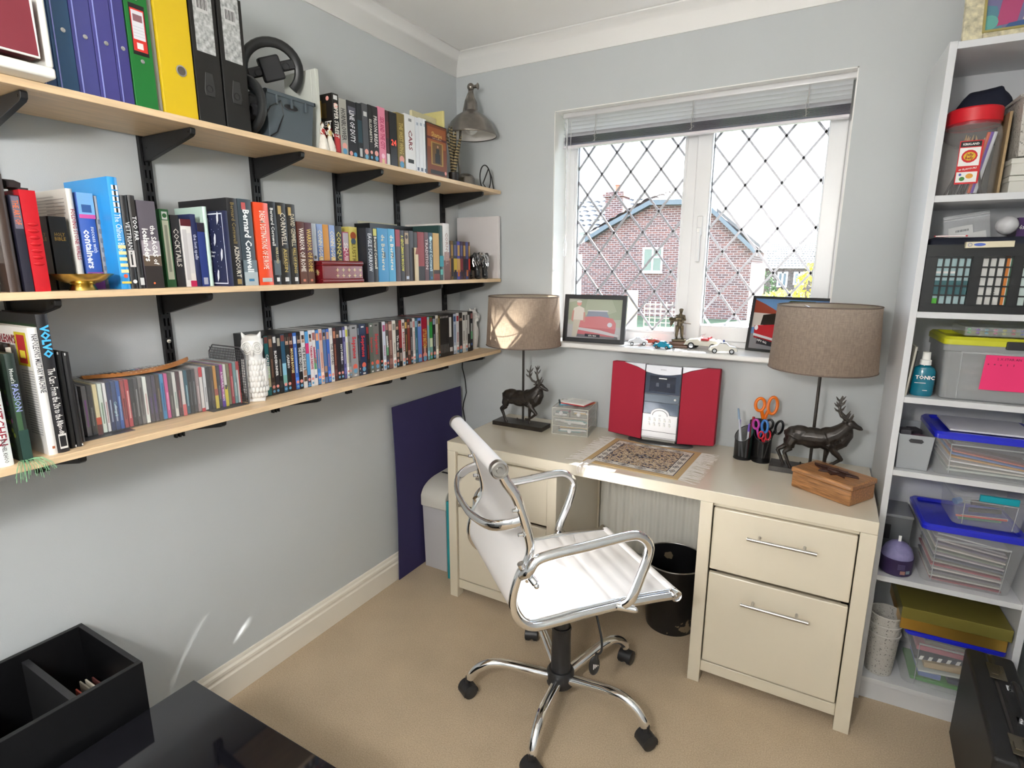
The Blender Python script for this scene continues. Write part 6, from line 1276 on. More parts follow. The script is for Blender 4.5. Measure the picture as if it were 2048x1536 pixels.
# ---- carved wooden box
OAK = mat((.34, .155, .055), .38, noise=.45, nscale=14, aniso=(1.5, 11, 14), coat=.15, name='oiled_oak')
wb = root('wooden_box', (1.706, -.354, DH), R(-31), 'carved oak box with a dark leaf-shaped ornament on its lid', 'wooden box')
g = G(); g.box((-.097, -.067, 0), (.097, .067, .050)); g.done('box_body', OAK, wb, bevel=.004)
g = G(); g.box((-.101, -.071, .050), (.101, .071, .068)); g.done('lid', OAK, wb, bevel=.006, seg=3)
g = G(); L_ = [(-.07, .01), (-.045, .018), (-.05, .034), (-.02, .022), (-.005, .036), (.008, .018), (.03, .03), (.036, .012), (.078, .006), (.04, -.006), (.052, -.028), (.022, -.018), (.012, -.036), (-.006, -.02), (-.03, -.034), (-.032, -.012)]
g.prism(L_, 'z', .068, .074); g.tube([(-.07, .01, .075), (-.02, .002, .079), (.03, .003, .078), (.075, .006, .075)], [.003, .005, .004, .002], 8); g.ball((.0, .0, .074), (.02, .014, .006)); g.done('carved_ornament', mat((.045, .018, .012), .4, name='dark_carving'), wb, bevel=.001)
# ================================================================ on the window board
def photo_frame(x, y, w, h, rz, lean_, bw, label, pic, col='#2a2c30'):
    r_ = root('photo_frame', (x, y, WZ0), 0, label, 'photo frame', rot=(R(-lean_), 0, rz)); g = G(); fr(g, -w / 2, w / 2, 0, h, bw, -.008, .008); g.done('frame', mat(col, .4), r_, bevel=.0012)
    g = G(); g.box((-w / 2 + bw, .0, bw), (w / 2 - bw, .006, h - bw)); g.done('backing', mat('#24262a', .8), r_, smooth=0)
    g = G(); g.prism([(0, h * .7), (.055, 0.004), (.050, 0.004), (0, h * .6)], 'x', -.02, .02); g.done('easel_leg', mat('#1c1c1e', .7), r_, smooth=0)
    pic(r_, w - 2 * bw, h - 2 * bw, bw); return r_
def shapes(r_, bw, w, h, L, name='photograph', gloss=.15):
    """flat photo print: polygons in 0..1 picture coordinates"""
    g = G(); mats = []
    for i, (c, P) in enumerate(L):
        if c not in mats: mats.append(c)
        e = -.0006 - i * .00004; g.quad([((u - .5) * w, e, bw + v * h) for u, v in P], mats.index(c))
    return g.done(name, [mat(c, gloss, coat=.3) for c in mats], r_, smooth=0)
def ell(cx, cy_, rx, ry, n=14): return [(cx + math.cos(2 * math.pi * j / n) * rx, cy_ + math.sin(2 * math.pi * j / n) * ry) for j in range(n)]
def pic1(r_, w, h, bw):  # print colours paled: the wash of glare is put into them
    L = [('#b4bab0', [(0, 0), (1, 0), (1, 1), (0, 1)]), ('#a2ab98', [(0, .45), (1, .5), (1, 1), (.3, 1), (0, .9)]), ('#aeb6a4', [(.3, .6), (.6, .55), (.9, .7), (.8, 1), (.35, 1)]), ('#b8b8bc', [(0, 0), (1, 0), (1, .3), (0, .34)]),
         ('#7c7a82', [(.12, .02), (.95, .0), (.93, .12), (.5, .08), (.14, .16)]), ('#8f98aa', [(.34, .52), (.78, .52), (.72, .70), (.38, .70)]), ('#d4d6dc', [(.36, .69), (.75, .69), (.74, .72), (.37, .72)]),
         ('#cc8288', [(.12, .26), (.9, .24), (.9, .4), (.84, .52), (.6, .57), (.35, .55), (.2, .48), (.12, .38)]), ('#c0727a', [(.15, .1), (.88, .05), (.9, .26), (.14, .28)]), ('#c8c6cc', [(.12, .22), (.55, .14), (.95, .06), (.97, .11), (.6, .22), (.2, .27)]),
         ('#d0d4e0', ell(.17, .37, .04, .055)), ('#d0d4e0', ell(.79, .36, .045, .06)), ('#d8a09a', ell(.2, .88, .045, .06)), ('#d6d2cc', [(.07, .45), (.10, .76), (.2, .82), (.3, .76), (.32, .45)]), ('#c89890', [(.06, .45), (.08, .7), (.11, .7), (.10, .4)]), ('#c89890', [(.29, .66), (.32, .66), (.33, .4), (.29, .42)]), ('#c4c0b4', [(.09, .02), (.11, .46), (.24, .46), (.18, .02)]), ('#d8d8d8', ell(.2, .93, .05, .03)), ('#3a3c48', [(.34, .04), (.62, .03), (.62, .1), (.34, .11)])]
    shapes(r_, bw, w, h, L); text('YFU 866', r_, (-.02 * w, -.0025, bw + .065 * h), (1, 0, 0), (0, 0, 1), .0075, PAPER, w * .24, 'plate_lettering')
def pic2(r_, w, h, bw):
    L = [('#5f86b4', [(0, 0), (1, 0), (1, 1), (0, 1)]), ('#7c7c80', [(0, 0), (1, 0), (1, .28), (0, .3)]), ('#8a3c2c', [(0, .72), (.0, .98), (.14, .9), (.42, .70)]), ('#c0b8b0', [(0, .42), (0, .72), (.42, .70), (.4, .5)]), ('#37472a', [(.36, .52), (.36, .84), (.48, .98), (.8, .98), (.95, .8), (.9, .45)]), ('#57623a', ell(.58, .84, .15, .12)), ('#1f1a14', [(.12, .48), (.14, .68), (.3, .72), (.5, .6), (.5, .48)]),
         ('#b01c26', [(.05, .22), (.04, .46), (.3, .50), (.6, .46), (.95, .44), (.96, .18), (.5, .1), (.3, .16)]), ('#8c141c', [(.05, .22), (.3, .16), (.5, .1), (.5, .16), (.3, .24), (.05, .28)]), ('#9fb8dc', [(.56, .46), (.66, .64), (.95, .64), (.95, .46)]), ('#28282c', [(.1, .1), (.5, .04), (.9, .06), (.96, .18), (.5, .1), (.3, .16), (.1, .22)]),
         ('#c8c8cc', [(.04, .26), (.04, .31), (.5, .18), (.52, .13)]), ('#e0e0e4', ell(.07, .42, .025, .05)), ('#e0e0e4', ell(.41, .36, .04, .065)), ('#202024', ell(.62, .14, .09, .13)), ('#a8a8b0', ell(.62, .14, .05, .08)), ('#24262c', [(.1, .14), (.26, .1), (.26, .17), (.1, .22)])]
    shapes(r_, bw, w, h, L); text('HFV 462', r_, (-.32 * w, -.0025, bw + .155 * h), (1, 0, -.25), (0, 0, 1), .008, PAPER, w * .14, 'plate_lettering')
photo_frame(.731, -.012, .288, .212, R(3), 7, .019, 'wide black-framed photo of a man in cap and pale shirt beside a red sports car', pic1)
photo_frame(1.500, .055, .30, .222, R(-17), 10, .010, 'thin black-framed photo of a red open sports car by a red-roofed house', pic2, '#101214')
def toy_car(loc, rz, k, body, label, kind='coupe', roof=True, trim=None):
    r_ = root('toy_car', loc, rz, label, 'toy car'); P = {'coupe': [(-.5, .10), (-.5, .2), (-.42, .27), (-.22, .31), (-.1, .42), (.12, .43), (.24, .32), (.44, .26), (.5, .18), (.5, .10)], 'open': [(-.5, .12), (-.5, .2), (-.4, .29), (-.2, .31), (-.16, .26), (.08, .26), (.12, .32), (.4, .27), (.5, .18), (.5, .12)]}['coupe' if roof else 'open']
    g = G(); n = 6; rs = []
    for i in range(n + 1):
        y = (i / n - .5) * .40; s_ = 1 - .12 * abs(2 * i / n - 1) ** 3; rs.append([((x * (1 - .04 * abs(2 * i / n - 1) ** 2)) * k, y * k, (.06 + (z - .06) * s_) * k) for x, z in P])
    g.rings(rs); g.done('body', mat(body, .2, coat=.6), r_, smooth=30)
    if roof:
        g = G()
        for s_ in (-1, 1): g.prism([(-.19 * k, .31 * k), (-.09 * k, .40 * k), (.02 * k, .405 * k), (.02 * k, .32 * k)], 'y', s_ * .186 * k, s_ * .196 * k); g.prism([(.04 * k, .32 * k), (.04 * k, .405 * k), (.11 * k, .40 * k), (.2 * k, .32 * k)], 'y', s_ * .186 * k, s_ * .196 * k)
        g.done('windows', mat('#23262c', .1), r_, smooth=0)
    else:
        g = G(); g.prism([(.10 * k, .31 * k), (.04 * k, .42 * k), (.03 * k, .42 * k), (.085 * k, .31 * k)], 'y', -.15 * k, .15 * k); g.done('windscreen', plastic_clear('screen', (.7, .75, .8), .4, .1), r_, smooth=0)
        g = G(); g.box((-.14 * k, -.14 * k, .25 * k), (.06 * k, -.01 * k, .30 * k)); g.box((-.14 * k, .01 * k, .25 * k), (.06 * k, .14 * k, .30 * k)); g.box((-.16 * k, -.14 * k, .25 * k), (-.13 * k, .14 * k, .35 * k)); g.done('seats', mat(trim or '#a82830', .4), r_, bevel=.0008)
    for x in (-.30, .30):
        for s_ in (-1, 1):
            g = G(); g.cyl((x * k, s_ * .15 * k, .095 * k), (x * k, s_ * .205 * k, .095 * k), .095 * k, n=18); w_ = g.done('wheel', mat('#18181a', .6), r_)
            g = G(); g.disc((x * k, s_ * .2055 * k, .095 * k), .058 * k, 'y', 14); g.done('hub_cap', CHROME, w_, smooth=0)
    g = G(); g.box((.485 * k, -.17 * k, .10 * k), (.52 * k, .17 * k, .135 * k)); g.box((-.52 * k, -.17 * k, .10 * k), (-.485 * k, .17 * k, .135 * k)); g.done('bumper', CHROME, r_, bevel=.0005)
    g = G(); 
    for s_ in (-1, 1): g.ball((.46 * k, s_ * .125 * k, .21 * k), (.02 * k, .028 * k, .028 * k), 0, 10, 6)
    g.done('headlamp', CHROME, r_); return r_
toy_car((.930, .012, WZ0), R(-160), .085, '#d8d8dc', 'small white toy coupe at the foot of the black-framed photo of the capped man')
toy_car((.965, .055, WZ0), R(-150), .090, '#c85848', 'salmon red open toy car behind the small white coupe', roof=False, trim='#d8d0c0')
toy_car((1.053, -.040, WZ0), R(170), .075, '#1f8fae', 'small turquoise toy car on the window board before the soldier statuette', trim='#c8c0b0')
toy_car((1.205, .030, WZ0), R(172), .150, '#c4c0b4', 'largest toy car, cream open roadster with red seats', roof=False)
pc = toy_car((1.292, -.045, WZ0), R(-172), .105, '#e2e0d8', 'white toy police saloon car on the window board')
text('POLICE', pc, (-.01, .0208, .0235), (-1, 0, 0), (0, 0, 1), .006, mat('#222226'), .03, 'door_lettering', .02)
g = G(); g.cyl((0, 0, .0455), (0, 0, .052), .003, n=8); g.done('roof_lamp', mat('#3050a0'), pc)
# soldier statuette
so_ = root('soldier_statuette', (1.098, .040, WZ0), R(8), 'bronze soldier statuette carrying a load, on a stepped wooden plinth', 'statuette')
SB = mat((.11, .085, .05), .4, .6, noise=.3, nscale=90, name='antique_bronze')
g = G(); g.box((-.040, -.032, 0), (.040, .032, .012)); g.box((-.036, -.028, .012), (.036, .028, .026)); g.done('plinth', mat((.12, .055, .03), .4, name='mahogany'), so_, bevel=.003)
g = G(); g.box((-.028, -.022, .026), (.028, .022, .036)); g.done('rock_base', SB, so_, bevel=.003)
g = G(); z0 = .036
for s_, fx_ in ((-1, -.004), (1, .006)):
    g.ball((s_ * .0115 + .002, fx_ - .006, z0 + .004), (.0055, .010, .0045)); g.tube([(s_ * .0115, fx_, z0 + .004), (s_ * .010, fx_ - .001, z0 + .028), (s_ * .008, 0, z0 + .056)], [.0055, .0072, .0095], 10)
g.tube([(0, 0, z0 + .052), (0, .001, z0 + .075), (.001, 0, z0 + .094)], [.0135, .0120, .0135], 12); g.tube([(.001, 0, z0 + .094), (.002, -.001, z0 + .108)], [.012, .0055], 12)
g.tube([(-.012, 0, z0 + .098), (-.022, -.004, z0 + .084), (-.014, -.013, z0 + .074)], [.0058, .0050, .0042], 8); g.tube([(.014, 0, z0 + .098), (.021, -.008, z0 + .080), (.008, -.016, z0 + .076)], [.0058, .0050, .0042], 8)
for k in range(5): g.tube([(.006 - k * .003, -.016, z0 + .078), (.004 - k * .003, -.021, z0 + .076), (.001 - k * .003, -.020, z0 + .072)], [.0013, .0012, .001], 5)
g.ball((.003, -.002, z0 + .1155), (.0072, .0078, .0092)); g.ball((.003, .0, z0 + .1215), (.0092, .0100, .006)); g.ball((.004, -.0098, z0 + .1145), (.0018, .0022, .002))
g.box((-.014, .008, z0 + .07), (.014, .019, z0 + .10))
fuse(g, .0014, SB, 'figure', so_, 1, .0015, .008)
g = G(); g.tube([(-.036, .004, z0 + .058), (-.030, -.010, z0 + .078), (-.012, -.018, z0 + .086), (.010, -.02, z0 + .084)], [.006, .010, .0095, .006], 10); g.ball((-.034, -.008, z0 + .082), (.011, .009, .010)); g.tube([(-.03, -.01, z0 + .07), (-.035, -.012, z0 + .050)], [.004, .0025], 8); fuse(g, .0014, SB, 'carried_load', so_, 1, .002, .006)
g = G(); g.cyl((.0, -.020, z0 + .070), (.046, -.024, z0 + .066), .0016, n=6); g.box((.0, -.022, z0 + .067), (.018, -.018, z0 + .073)); g.done('rifle', SB, so_)
# ================================================================ office chair
CH = root('office_chair', (.982, -.8505, 0), R(48.65), 'white leather swivel chair with ribbed seat and chrome frame', 'office chair')
LEA = mat((.92, .90, .90), .38, coat=.1, bump=.05, bscale=400, name='white_leather')
RAIL = [(-.284, .930), (-.268, .895), (-.237, .844), (-.209, .756), (-.199, .704), (-.206, .668), (-.229, .630), (-.246, .572), (-.246, .530), (-.224, .487), (-.183, .462), (-.12, .462), (-.05, .467), (.03, .470), (.10, .472), (.19, .470), (.262, .466)]
def spline(P, n=4):
    out = []
    for i in range(len(P) - 1):
        p0, p1, p2, p3 = [Vector(P[max(0, min(len(P) - 1, j))]) for j in (i - 1, i, i + 1, i + 2)]
        for k in range(n):
            t = k / n; out.append(.5 * ((2 * p1) + (-p0 + p2) * t + (2 * p0 - 5 * p1 + 4 * p2 - p3) * t * t + (-p0 + 3 * p1 - 3 * p2 + p3) * t ** 3))
    out.append(Vector(P[-1])); return out
for s_ in (-1, 1):
    pts = spline([(x, s_ * .222, z) for x, z in RAIL], 5); g = G(); g.tube(pts, .0125, 12, flat=.72); g.done('side_rail', CHROME, CH, smooth=60)
    pts = spline([(x + (.012 if z > .6 else .014 if x < -.19 else 0), s_ * .208, z + (.010 if x > -.2 and z < .5 else 0)) for x, z in RAIL], 5); g = G(); g.tube(pts, .0052, 8); g.done('inner_rail', CHROME, CH, smooth=60)
# upholstery: one sling from head roll to front roll
prof = spline([(x, z) for x, z in RAIL], 10)
off = []
for i, p in enumerate(prof):
    t = (prof[min(i + 1, len(prof) - 1)] - prof[max(i - 1, 0)]).normalized(); nrm = Vector((-t.y, t.x)); nrm = nrm if True else nrm
    off.append((p, nrm))
L_ = 0; dist = [0]
for a, b in zip(prof, prof[1:]): L_ += (b - a).length; dist.append(L_)
g = G(); rs = []
for (p, nrm), d in zip(off, dist):
    rib = .0045 * abs(math.sin(math.pi * d / .052)) ** .35
    inner = p + nrm * (.006 + rib); outer = p - nrm * .004
    rs.append([(outer.x, -.212, outer.y), (inner.x, -.212, inner.y - .0), (inner.x, -.10, inner.y), (inner.x, .10, inner.y), (inner.x, .212, inner.y), (outer.x, .212, outer.y)])
g.rings(rs); g.done('upholstery', LEA, CH, smooth=50)
g = G(); g.cyl((-.287, -.214, .932), (-.287, .214, .932), .0225, n=28); g.done('head_roll', LEA, CH)
g = G(); g.cyl((.268, -.214, .468), (.268, .214, .468), .0165, n=24); g.done('front_roll', LEA, CH)
for (x, z, rr) in ((-.287, .932, .0225), (.268, .468, .0165)):
    for s_ in (-1, 1):
        g = G(); g.lathe([(rr * 1.04, s_ * .213), (rr * 1.06, s_ * .232), (rr * .92, s_ * .236), (rr * .80, s_ * .236), (rr * .72, s_ * .231), (rr * .4, s_ * .231), (rr * .34, s_ * .235), (0, s_ * .235)], (x, 0, z), 24, axis='y'); g.done('end_cap', STEEL if rr > .02 else CHROME, CH)
for s_ in (-1, 1):
    Y = s_ * .250; pts = spline([(-.222, s_ * .228, .628), (-.214, Y, .650), (-.192, Y, .678), (-.14, Y, .688), (-.04, Y, .694), (.07, Y, .703), (.115, Y, .698), (.146, Y, .670), (.148, Y, .635), (.126, Y, .570), (.100, Y, .508), (.086, s_ * .236, .484)], 5)
    g = G(); g.tube(pts, .0150, 14, flat=.70, upv=(0, 1, 0)) if 0 else g.tube(pts, .0140, 14); g.done('armrest', CHROME, CH, smooth=60)
    g = G(); g.cyl((-.214, s_ * .222, .640), (-.196, s_ * .258, .615), .011, n=14); g.cyl((-.228, s_ * .226, .664), (-.206, s_ * .226, .610), .010, n=12); g.ball((-.196, s_ * .262, .612), .008); g.done('arm_clamp', CHROME, CH)
    g = G(); g.cyl((.070, s_ * .225, .474), (.112, s_ * .25, .470), .011, n=14); g.ball((.114, s_ * .252, .469), .008); g.done('arm_clamp', CHROME, CH)
    for (x, z) in ((-.224, .815), (-.208, .745)):
        g = G(); g.lathe([(.008, 0), (.008, .003), (.0045, .004), (.0045, .008), (0, .008)], (x - .012, s_ * .224, z), 10, axis='x'); g.cyl((x - .026, s_ * .224, z), (x, s_ * .224, z), .0055, n=10); g.done('bolt', CHROME, CH)
pts = spline([(-.228, -.218, .780), (-.262, -.210, .772), (-.300, -.17, .760), (-.322, -.08, .752), (-.325, 0, .750), (-.322, .08, .752), (-.300, .17, .760), (-.262, .210, .772), (-.228, .218, .780)], 5)
g = G(); g.tube(pts, .016, 12, flat=.55); g.done('back_stretcher', CHROME, CH, smooth=60)
g = G(); g.cyl((-.10, -.212, .454), (-.10, .212, .454), .010, n=12); g.cyl((.09, -.212, .460), (.09, .212, .460), .010, n=12); g.done('seat_crossbar', CHROME, CH)
BP = mat((.018, .018, .020), .42, name='black_plastic')
g = G(); g.box((-.11, -.075, .405), (.10, .075, .448)); g.done('tilt_mechanism', BP, CH, bevel=.012, seg=3)
g = G(); g.cyl((0, 0, .27), (0, 0, .41), .0265, n=24); g.done('gas_lift', mat((.03, .03, .033), .35, name='grey_black_metal'), CH)
g = G(); g.lathe([(.036, .085), (.0335, .09), (.032, .17), (.031, .262), (.033, .268), (.031, .275), (.0, .275)], n=28); g.done('column_sleeve', BP, CH)
g = G(); g.lathe([(0, .058), (.040, .058), (.046, .066), (.046, .108), (.040, .118), (0, .118)], n=28); g.done('hub', BP, CH)
g = G(); g.tube(spline([(.05, -.05, .43), (.06, -.10, .40), (.065, -.145, .33), (.062, -.160, .285), (.052, -.150, .262)], 4), .0036, 8); lv = g.done('lever_rod', BP, CH)
g = G(); g.ball((.044, -.150, .228), (.019, .008, .034)); g.cyl((.050, -.150, .25), (.052, -.150, .268), .008, .005, 10); lk = g.done('lever_paddle', BP, CH)
g = G()
for k in range(4): g.box((.036 + k * .005, -.1592, .222 + k * .003), (.0385 + k * .005, -.1588, .240 - k * .002))
g.done('paddle_symbol', PAPER, lk, smooth=0)
angs = [207.6 + 72 * k for k in range(5)]
for k, a in enumerate(angs):
    a = R(a) - R(48.65); e = Vector((math.cos(a), math.sin(a), 0)); P = [(.035, .088), (.10, .105), (.18, .124), (.232, .126), (.272, .110), (.298, .084), (.305, .066)]
    pts = spline([e * r_ + Vector((0, 0, z)) for r_, z in P], 4); n_ = len(pts)
    g = G(); g.tube(pts, [.0175 - .004 * i / n_ for i in range(n_)], 14); lg = g.done('leg', CHROME, CH, smooth=60)
    c = e * .312; w = Euler((0, 0, a + R((35, -40, 60, 20, -25)[k]))).to_matrix()
    g = G()
    for s_ in (-1, 1): g.lathe([(0, s_ * .006), (.022, s_ * .006), (.0245, s_ * .010), (.0245, s_ * .022), (.019, s_ * .0255), (0, s_ * .0262)], (0, 0, 0), 24, axis='y')
    for v in g.bm.verts: v.co = w @ v.co + c + Vector((0, 0, .0247))
    ct = g.done('caster', BP, lg)
    g = G(); pr = [(.027 * math.cos(t), .027 * math.sin(t)) for t in (R(-20) + i * R(23) for i in range(10))]
    g.prism([(x, z) for x, z in pr] + [(x * .9, z * .9) for x, z in pr[::-1]], 'y', -.0235, .0235); g.cyl((0, 0, .022), (0, 0, .048), .0095, .0085, 12)
    for v in g.bm.verts: v.co = w @ v.co + c + Vector((0, 0, .0247))
    g.done('caster_hood', BP, ct, smooth=40)
# ================================================================ waste bin, black units, case
bn = root('waste_bin', (1.202, -.245, 0), 0, 'black tapered waste bin with gold map-like patches under the desk', 'waste bin')
def binmat():
    m = bpy.data.materials.new('black_bin_print'); m.use_nodes = True; nt = m.node_tree; b = nt.nodes['Principled BSDF']; b.inputs['Roughness'].default_value = .3
    t = nt.nodes.new('ShaderNodeTexCoord'); n = nt.nodes.new('ShaderNodeTexNoise'); n.inputs['Scale'].default_value = 9; n.inputs['Detail'].default_value = 4; nt.links.new(t.outputs['Object'], n.inputs['Vector'])
    r = nt.nodes.new('ShaderNodeValToRGB'); r.color_ramp.interpolation = 'CONSTANT'; r.color_ramp.elements[0].color = (.009, .009, .010, 1); r.color_ramp.elements[1].position = .62; r.color_ramp.elements[1].color = (.22, .17, .11, 1)
    nt.links.new(n.outputs['Fac'], r.inputs[0]); nt.links.new(r.outputs[0], b.inputs['Base Color']); return m
g = G(); g.lathe([(0, 0), (.098, 0), (.125, .288), (.1225, .288), (.096, .004), (0, .004)], n=48); g.done('bin_body', binmat(), bn)
g = G(); g.tube([(math.cos(a) * .1245, math.sin(a) * .1245, .288) for a in (2 * math.pi * j / 48 for j in range(48))], .0028, 8, closed=True); g.done('rolled_rim', STEEL, bn)
# open storage crate with dividers and lidded unit, both black
GB = mat((.006, .006, .007), .35, name='black_ash'); bxh = .515
A_ = root('record_crate', (.024, -2.60, 0), 0, 'open-topped black divided storage box against the wall with paper records inside', 'storage box')
X1, Y1 = .294, .823
g = G(); g.box((0, 0, 0), (.012, Y1, bxh)); g.box((X1 - .012, 0, 0), (X1, Y1, bxh)); g.box((.012, 0, 0), (X1 - .012, .012, bxh)); g.box((.012, Y1 - .012, 0), (X1 - .012, Y1, bxh)); g.box((.012, .012, .0), (X1 - .012, Y1 - .012, .20)); g.done('carcase', GB, A_, bevel=.001)
for y in (.28, .42, .555, .69):
    g = G(); g.box((.012, y, .20), (X1 - .012, y + .014, bxh - .022)); g.done('divider', mat((.02, .02, .022), .45), A_, smooth=0)
rnd = random.Random(3); SLV = ['#b8a890', '#a02c30', '#c8c0a8', '#3c5c50', '#c86050', '#8a8478', '#d0c8b8', '#5a2c28']
for k in range(13):
    g = G(); y = .708 + k * .0120 if k < 8 else .37 + k * .0135; h_ = (.208 if k < 8 else .18) + rnd.uniform(-.012, .008); g.box((0, -.0016, 0), (.17, .0016, h_)); tag(g.done('record_sleeve', mat(SLV[k % 8], .7), loc=(A_.location.x + .09, A_.location.y + y, .2005), rot=(R(rnd.uniform(-1, 1)), 0, 0)), 'thin paper record sleeve filed in the open black divided box', 'record sleeve', 'record sleeves in the black divided box')
B_ = root('lidded_storage_unit', (.340, -2.55, 0), 0, 'glossy black lidded unit in the near corner of the picture', 'storage unit')
gl_ = mat((.007, .007, .010), .04, coat=1.0, name='gloss_black_lid'); BH = .403
g = G(); g.box((0, 0, 0), (.505, .868, BH - .02)); g.done('carcase', GB, B_, bevel=.002)
g = G(); g.box((-.003, -.003, BH - .019), (.508, .871, BH)); g.done('lid', gl_, B_, bevel=.002)
# briefcase
bc = root('flight_case', (2.102, -.378, 0), R(-2.5), 'black hard briefcase standing on its edge beside the white bookcase, latches on top', 'briefcase')
LB = mat((.012, .012, .013), .5, bump=.25, bscale=500, name='black_leatherette')
for x0, x1, nm in ((0, .052, 'lid_half'), (.055, .112, 'base_half')):
    g = G(); g.box((x0, -.46, .003), (x1, 0, .312)); g.done(nm, LB, bc, bevel=.010, seg=3)
g = G(); g.box((.050, -.455, .008), (.057, -.005, .308)); g.done('seam_strip', mat((.10, .09, .085), .3, .8), bc, smooth=0)
for y in (-.085, -.38):
    g = G(); g.box((.040, y - .045, .3125), (.078, y + .025, .3155)); g.box((.046, y - .03, .3155), (.060, y - .005, .319)); g.box((.066, y - .012, .3155), (.074, y + .012, .322)); g.done('latch', mat((.22, .19, .14), .3, .9, name='aged_brass'), bc, bevel=.001)
g = G(); g.tube([(.083, -.16, .313), (.083, -.162, .333), (.083, -.18, .340), (.083, -.27, .340), (.083, -.288, .333), (.083, -.29, .313)], .0075, 10); g.done('carry_handle', BP, bc)
g = G()
for y in (-.16, -.29): g.cyl((.075, y, .318), (.092, y, .318), .006, n=10); g.box((.070, y - .012, .3125), (.096, y + .012, .3145))
g.done('handle_mount', CHROME, bc)
# added fill light: a glowing globe hung unseen behind the camera
cl = root('added_fill_globe', (1.25, -2.85, ZC), 0, 'added white globe fill light hanging unseen behind the viewpoint', 'added fill light')
g = G(); g.lathe([(0, 0), (.05, 0), (.048, -.02), (.01, -.03), (0, -.03)], n=32); g.cyl((0, 0, -.02), (0, 0, -.52), .003, n=8); g.cyl((0, 0, -.50), (0, 0, -.54), .03, n=20); g.done('fitting', GLOSSW, cl)
g = G(); g.ball((0, 0, -.64), .11, 0, 32, 20); g.done('globe', mat((1, .97, .93), .5, emit=FILL_GLOW, name='fill_globe_glow'), cl)
# ================================================================ bookcase and its contents
PH = .0472; BO = Vector((1.8448, -.3493, 0)); BUX = Vector((math.cos(PH), math.sin(PH), 0)); BUY = Vector((-math.sin(PH), math.cos(PH), 0))
def bp_(u, v, z=0): return BO + BUX * u + BUY * v + Vector((0, 0, z))
HS = (1.6283, 1.3063, 1.0516, .8202, .4620, .0884); BW, BDp, BT = .3975, .2834, .018
LAM = mat((.64, .65, .67), .35, name='white_laminate')
bc_ = root('bookcase', BO, PH, 'tall narrow white bookcase packed with storage boxes', 'bookcase')
g = G(); g.box((0, 0, 0), (BT, BDp, 2.02)); g.done('side_panel', LAM, bc_, bevel=.001)
g = G(); g.box((BW - BT, 0, 0), (BW, BDp, 2.02)); g.done('side_panel', LAM, bc_, bevel=.001)
g = G(); g.box((BT, .001, 2.0), (BW - BT, BDp, 2.018)); g.done('top_panel', LAM, bc_, bevel=.001)
g = G(); g.box((BT, BDp - .005, .0), (BW - BT, BDp - .001, 2.0)); g.done('back_panel', LAM, bc_, smooth=0)
for h in HS:
    g = G(); g.box((BT, .001, h - BT), (BW - BT, BDp - .006, h)); g.done('shelf', LAM, bc_, bevel=.0008)
g = G(); g.box((BT, .018, 0), (BW - BT, .034, HS[5] - BT)); g.done('plinth_board', LAM, bc_, smooth=0)
def br(name, u, v, z, label, cat, group=None, rz=0): return root(name, bp_(u, v, z + .0006), PH + rz, label, cat, group)
# framed picture on top
pf = root('framed_print', bp_(.22, .12, 2.0225), 0, 'cream mottled frame with a pink and blue print on top of the bookcase', 'framed print', rot=(R(-14), 0, PH))
g = G(); fr(g, -.175, .20, 0, .30, .045, -.010, .010); g.done('frame', mat((.62, .57, .40), .6, noise=.35, nscale=70, name='mottled_cream_frame'), pf, bevel=.003)
g = G(); fr(g, -.133, .158, .042, .258, .006, -.0125, .010); g.done('inner_slip', mat('#a89c60', .5), pf, smooth=0)
shapes(pf, .045, .285, .21, [('#7a78a0', [(0, 0), (1, 0), (1, 1), (0, 1)]), ('#5f8fa0', [(0, 0), (.2, 0), (.14, .35), (0, .4)]), ('#b8507c', [(.14, .08), (.3, .1), (.42, 1), (.24, 1)]), ('#c8b8b8', [(.34, .12), (.9, .22), (1, 1), (.5, 1)]), ('#48689a', [(.2, .02), (.9, .12), (.9, .2), (.24, .1)]), ('#6ab0a8', ell(.09, .14, .07, .1))], 'print')
# bay 1
jr = br('sweet_jar', .0935, .082, HS[0], 'clear plastic sweet jar with red lid reused for pencils', 'jar')
JC = plastic_clear('jar_plastic', (.75, .72, .70), .16, .08)
g = G(); g.lathe([(0, 0), (.066, 0), (.070, .01), (.070, .165), (.064, .185), (.058, .192), (.058, .205)], n=10); g.done('jar_body', JC, jr, smooth=20)
g = G(); g.lathe([(.061, .192), (.063, .194), (.063, .226), (.060, .230), (0, .231)], n=48); g.done('lid', mat((.62, .01, .02), .35, name='red_lid'), jr)
g = G(); g.lathe([(.060, .184), (.0615, .192), (.058, .192)], n=40); g.done('neck_ring', mat((.3, .02, .03), .3), jr)
lb = root('label_sheet', (0, 0, 0)); 
E_ = bpy.data.objects; bpy.data.objects.remove(lb)
def jl(x, z): return (-.035 + x * .052, -.0675 - .001, .028 + z * .112)
g = G()
def jq(P, m, dz=0): g.quad([(jl(x, z)[0], jl(x, z)[1] - dz, jl(x, z)[2]) for x, z in P], m)
jq([(0, 0), (1, 0), (1, 1), (0, 1)], 0); jq([(.04, .42), (.92, .42), (.92, .84), (.04, .84)], 1, .0002); jq([(.04, .86), (.92, .86), (.92, .98), (.04, .98)], 2, .0002); jq(ell(.48, .64, .34, .15), 0, .0004); jq(ell(.48, .64, .26, .10), 3, .0006); jq([(.04, .04), (.92, .04), (.92, .28), (.04, .28)], 1, .0002); jq(ell(.3, .12, .12, .05), 4, .0005); jq(ell(.6, .18, .16, .06), 5, .0005); jq(ell(.2, .22, .06, .03), 6, .0005)
lbo = g.done('jar_label', [mat('#c8141c', .4), PAPER, mat('#141414'), mat('#d8b020'), mat('#3a7a30'), mat('#d89838'), mat('#3a4a9a')], jr, smooth=0)
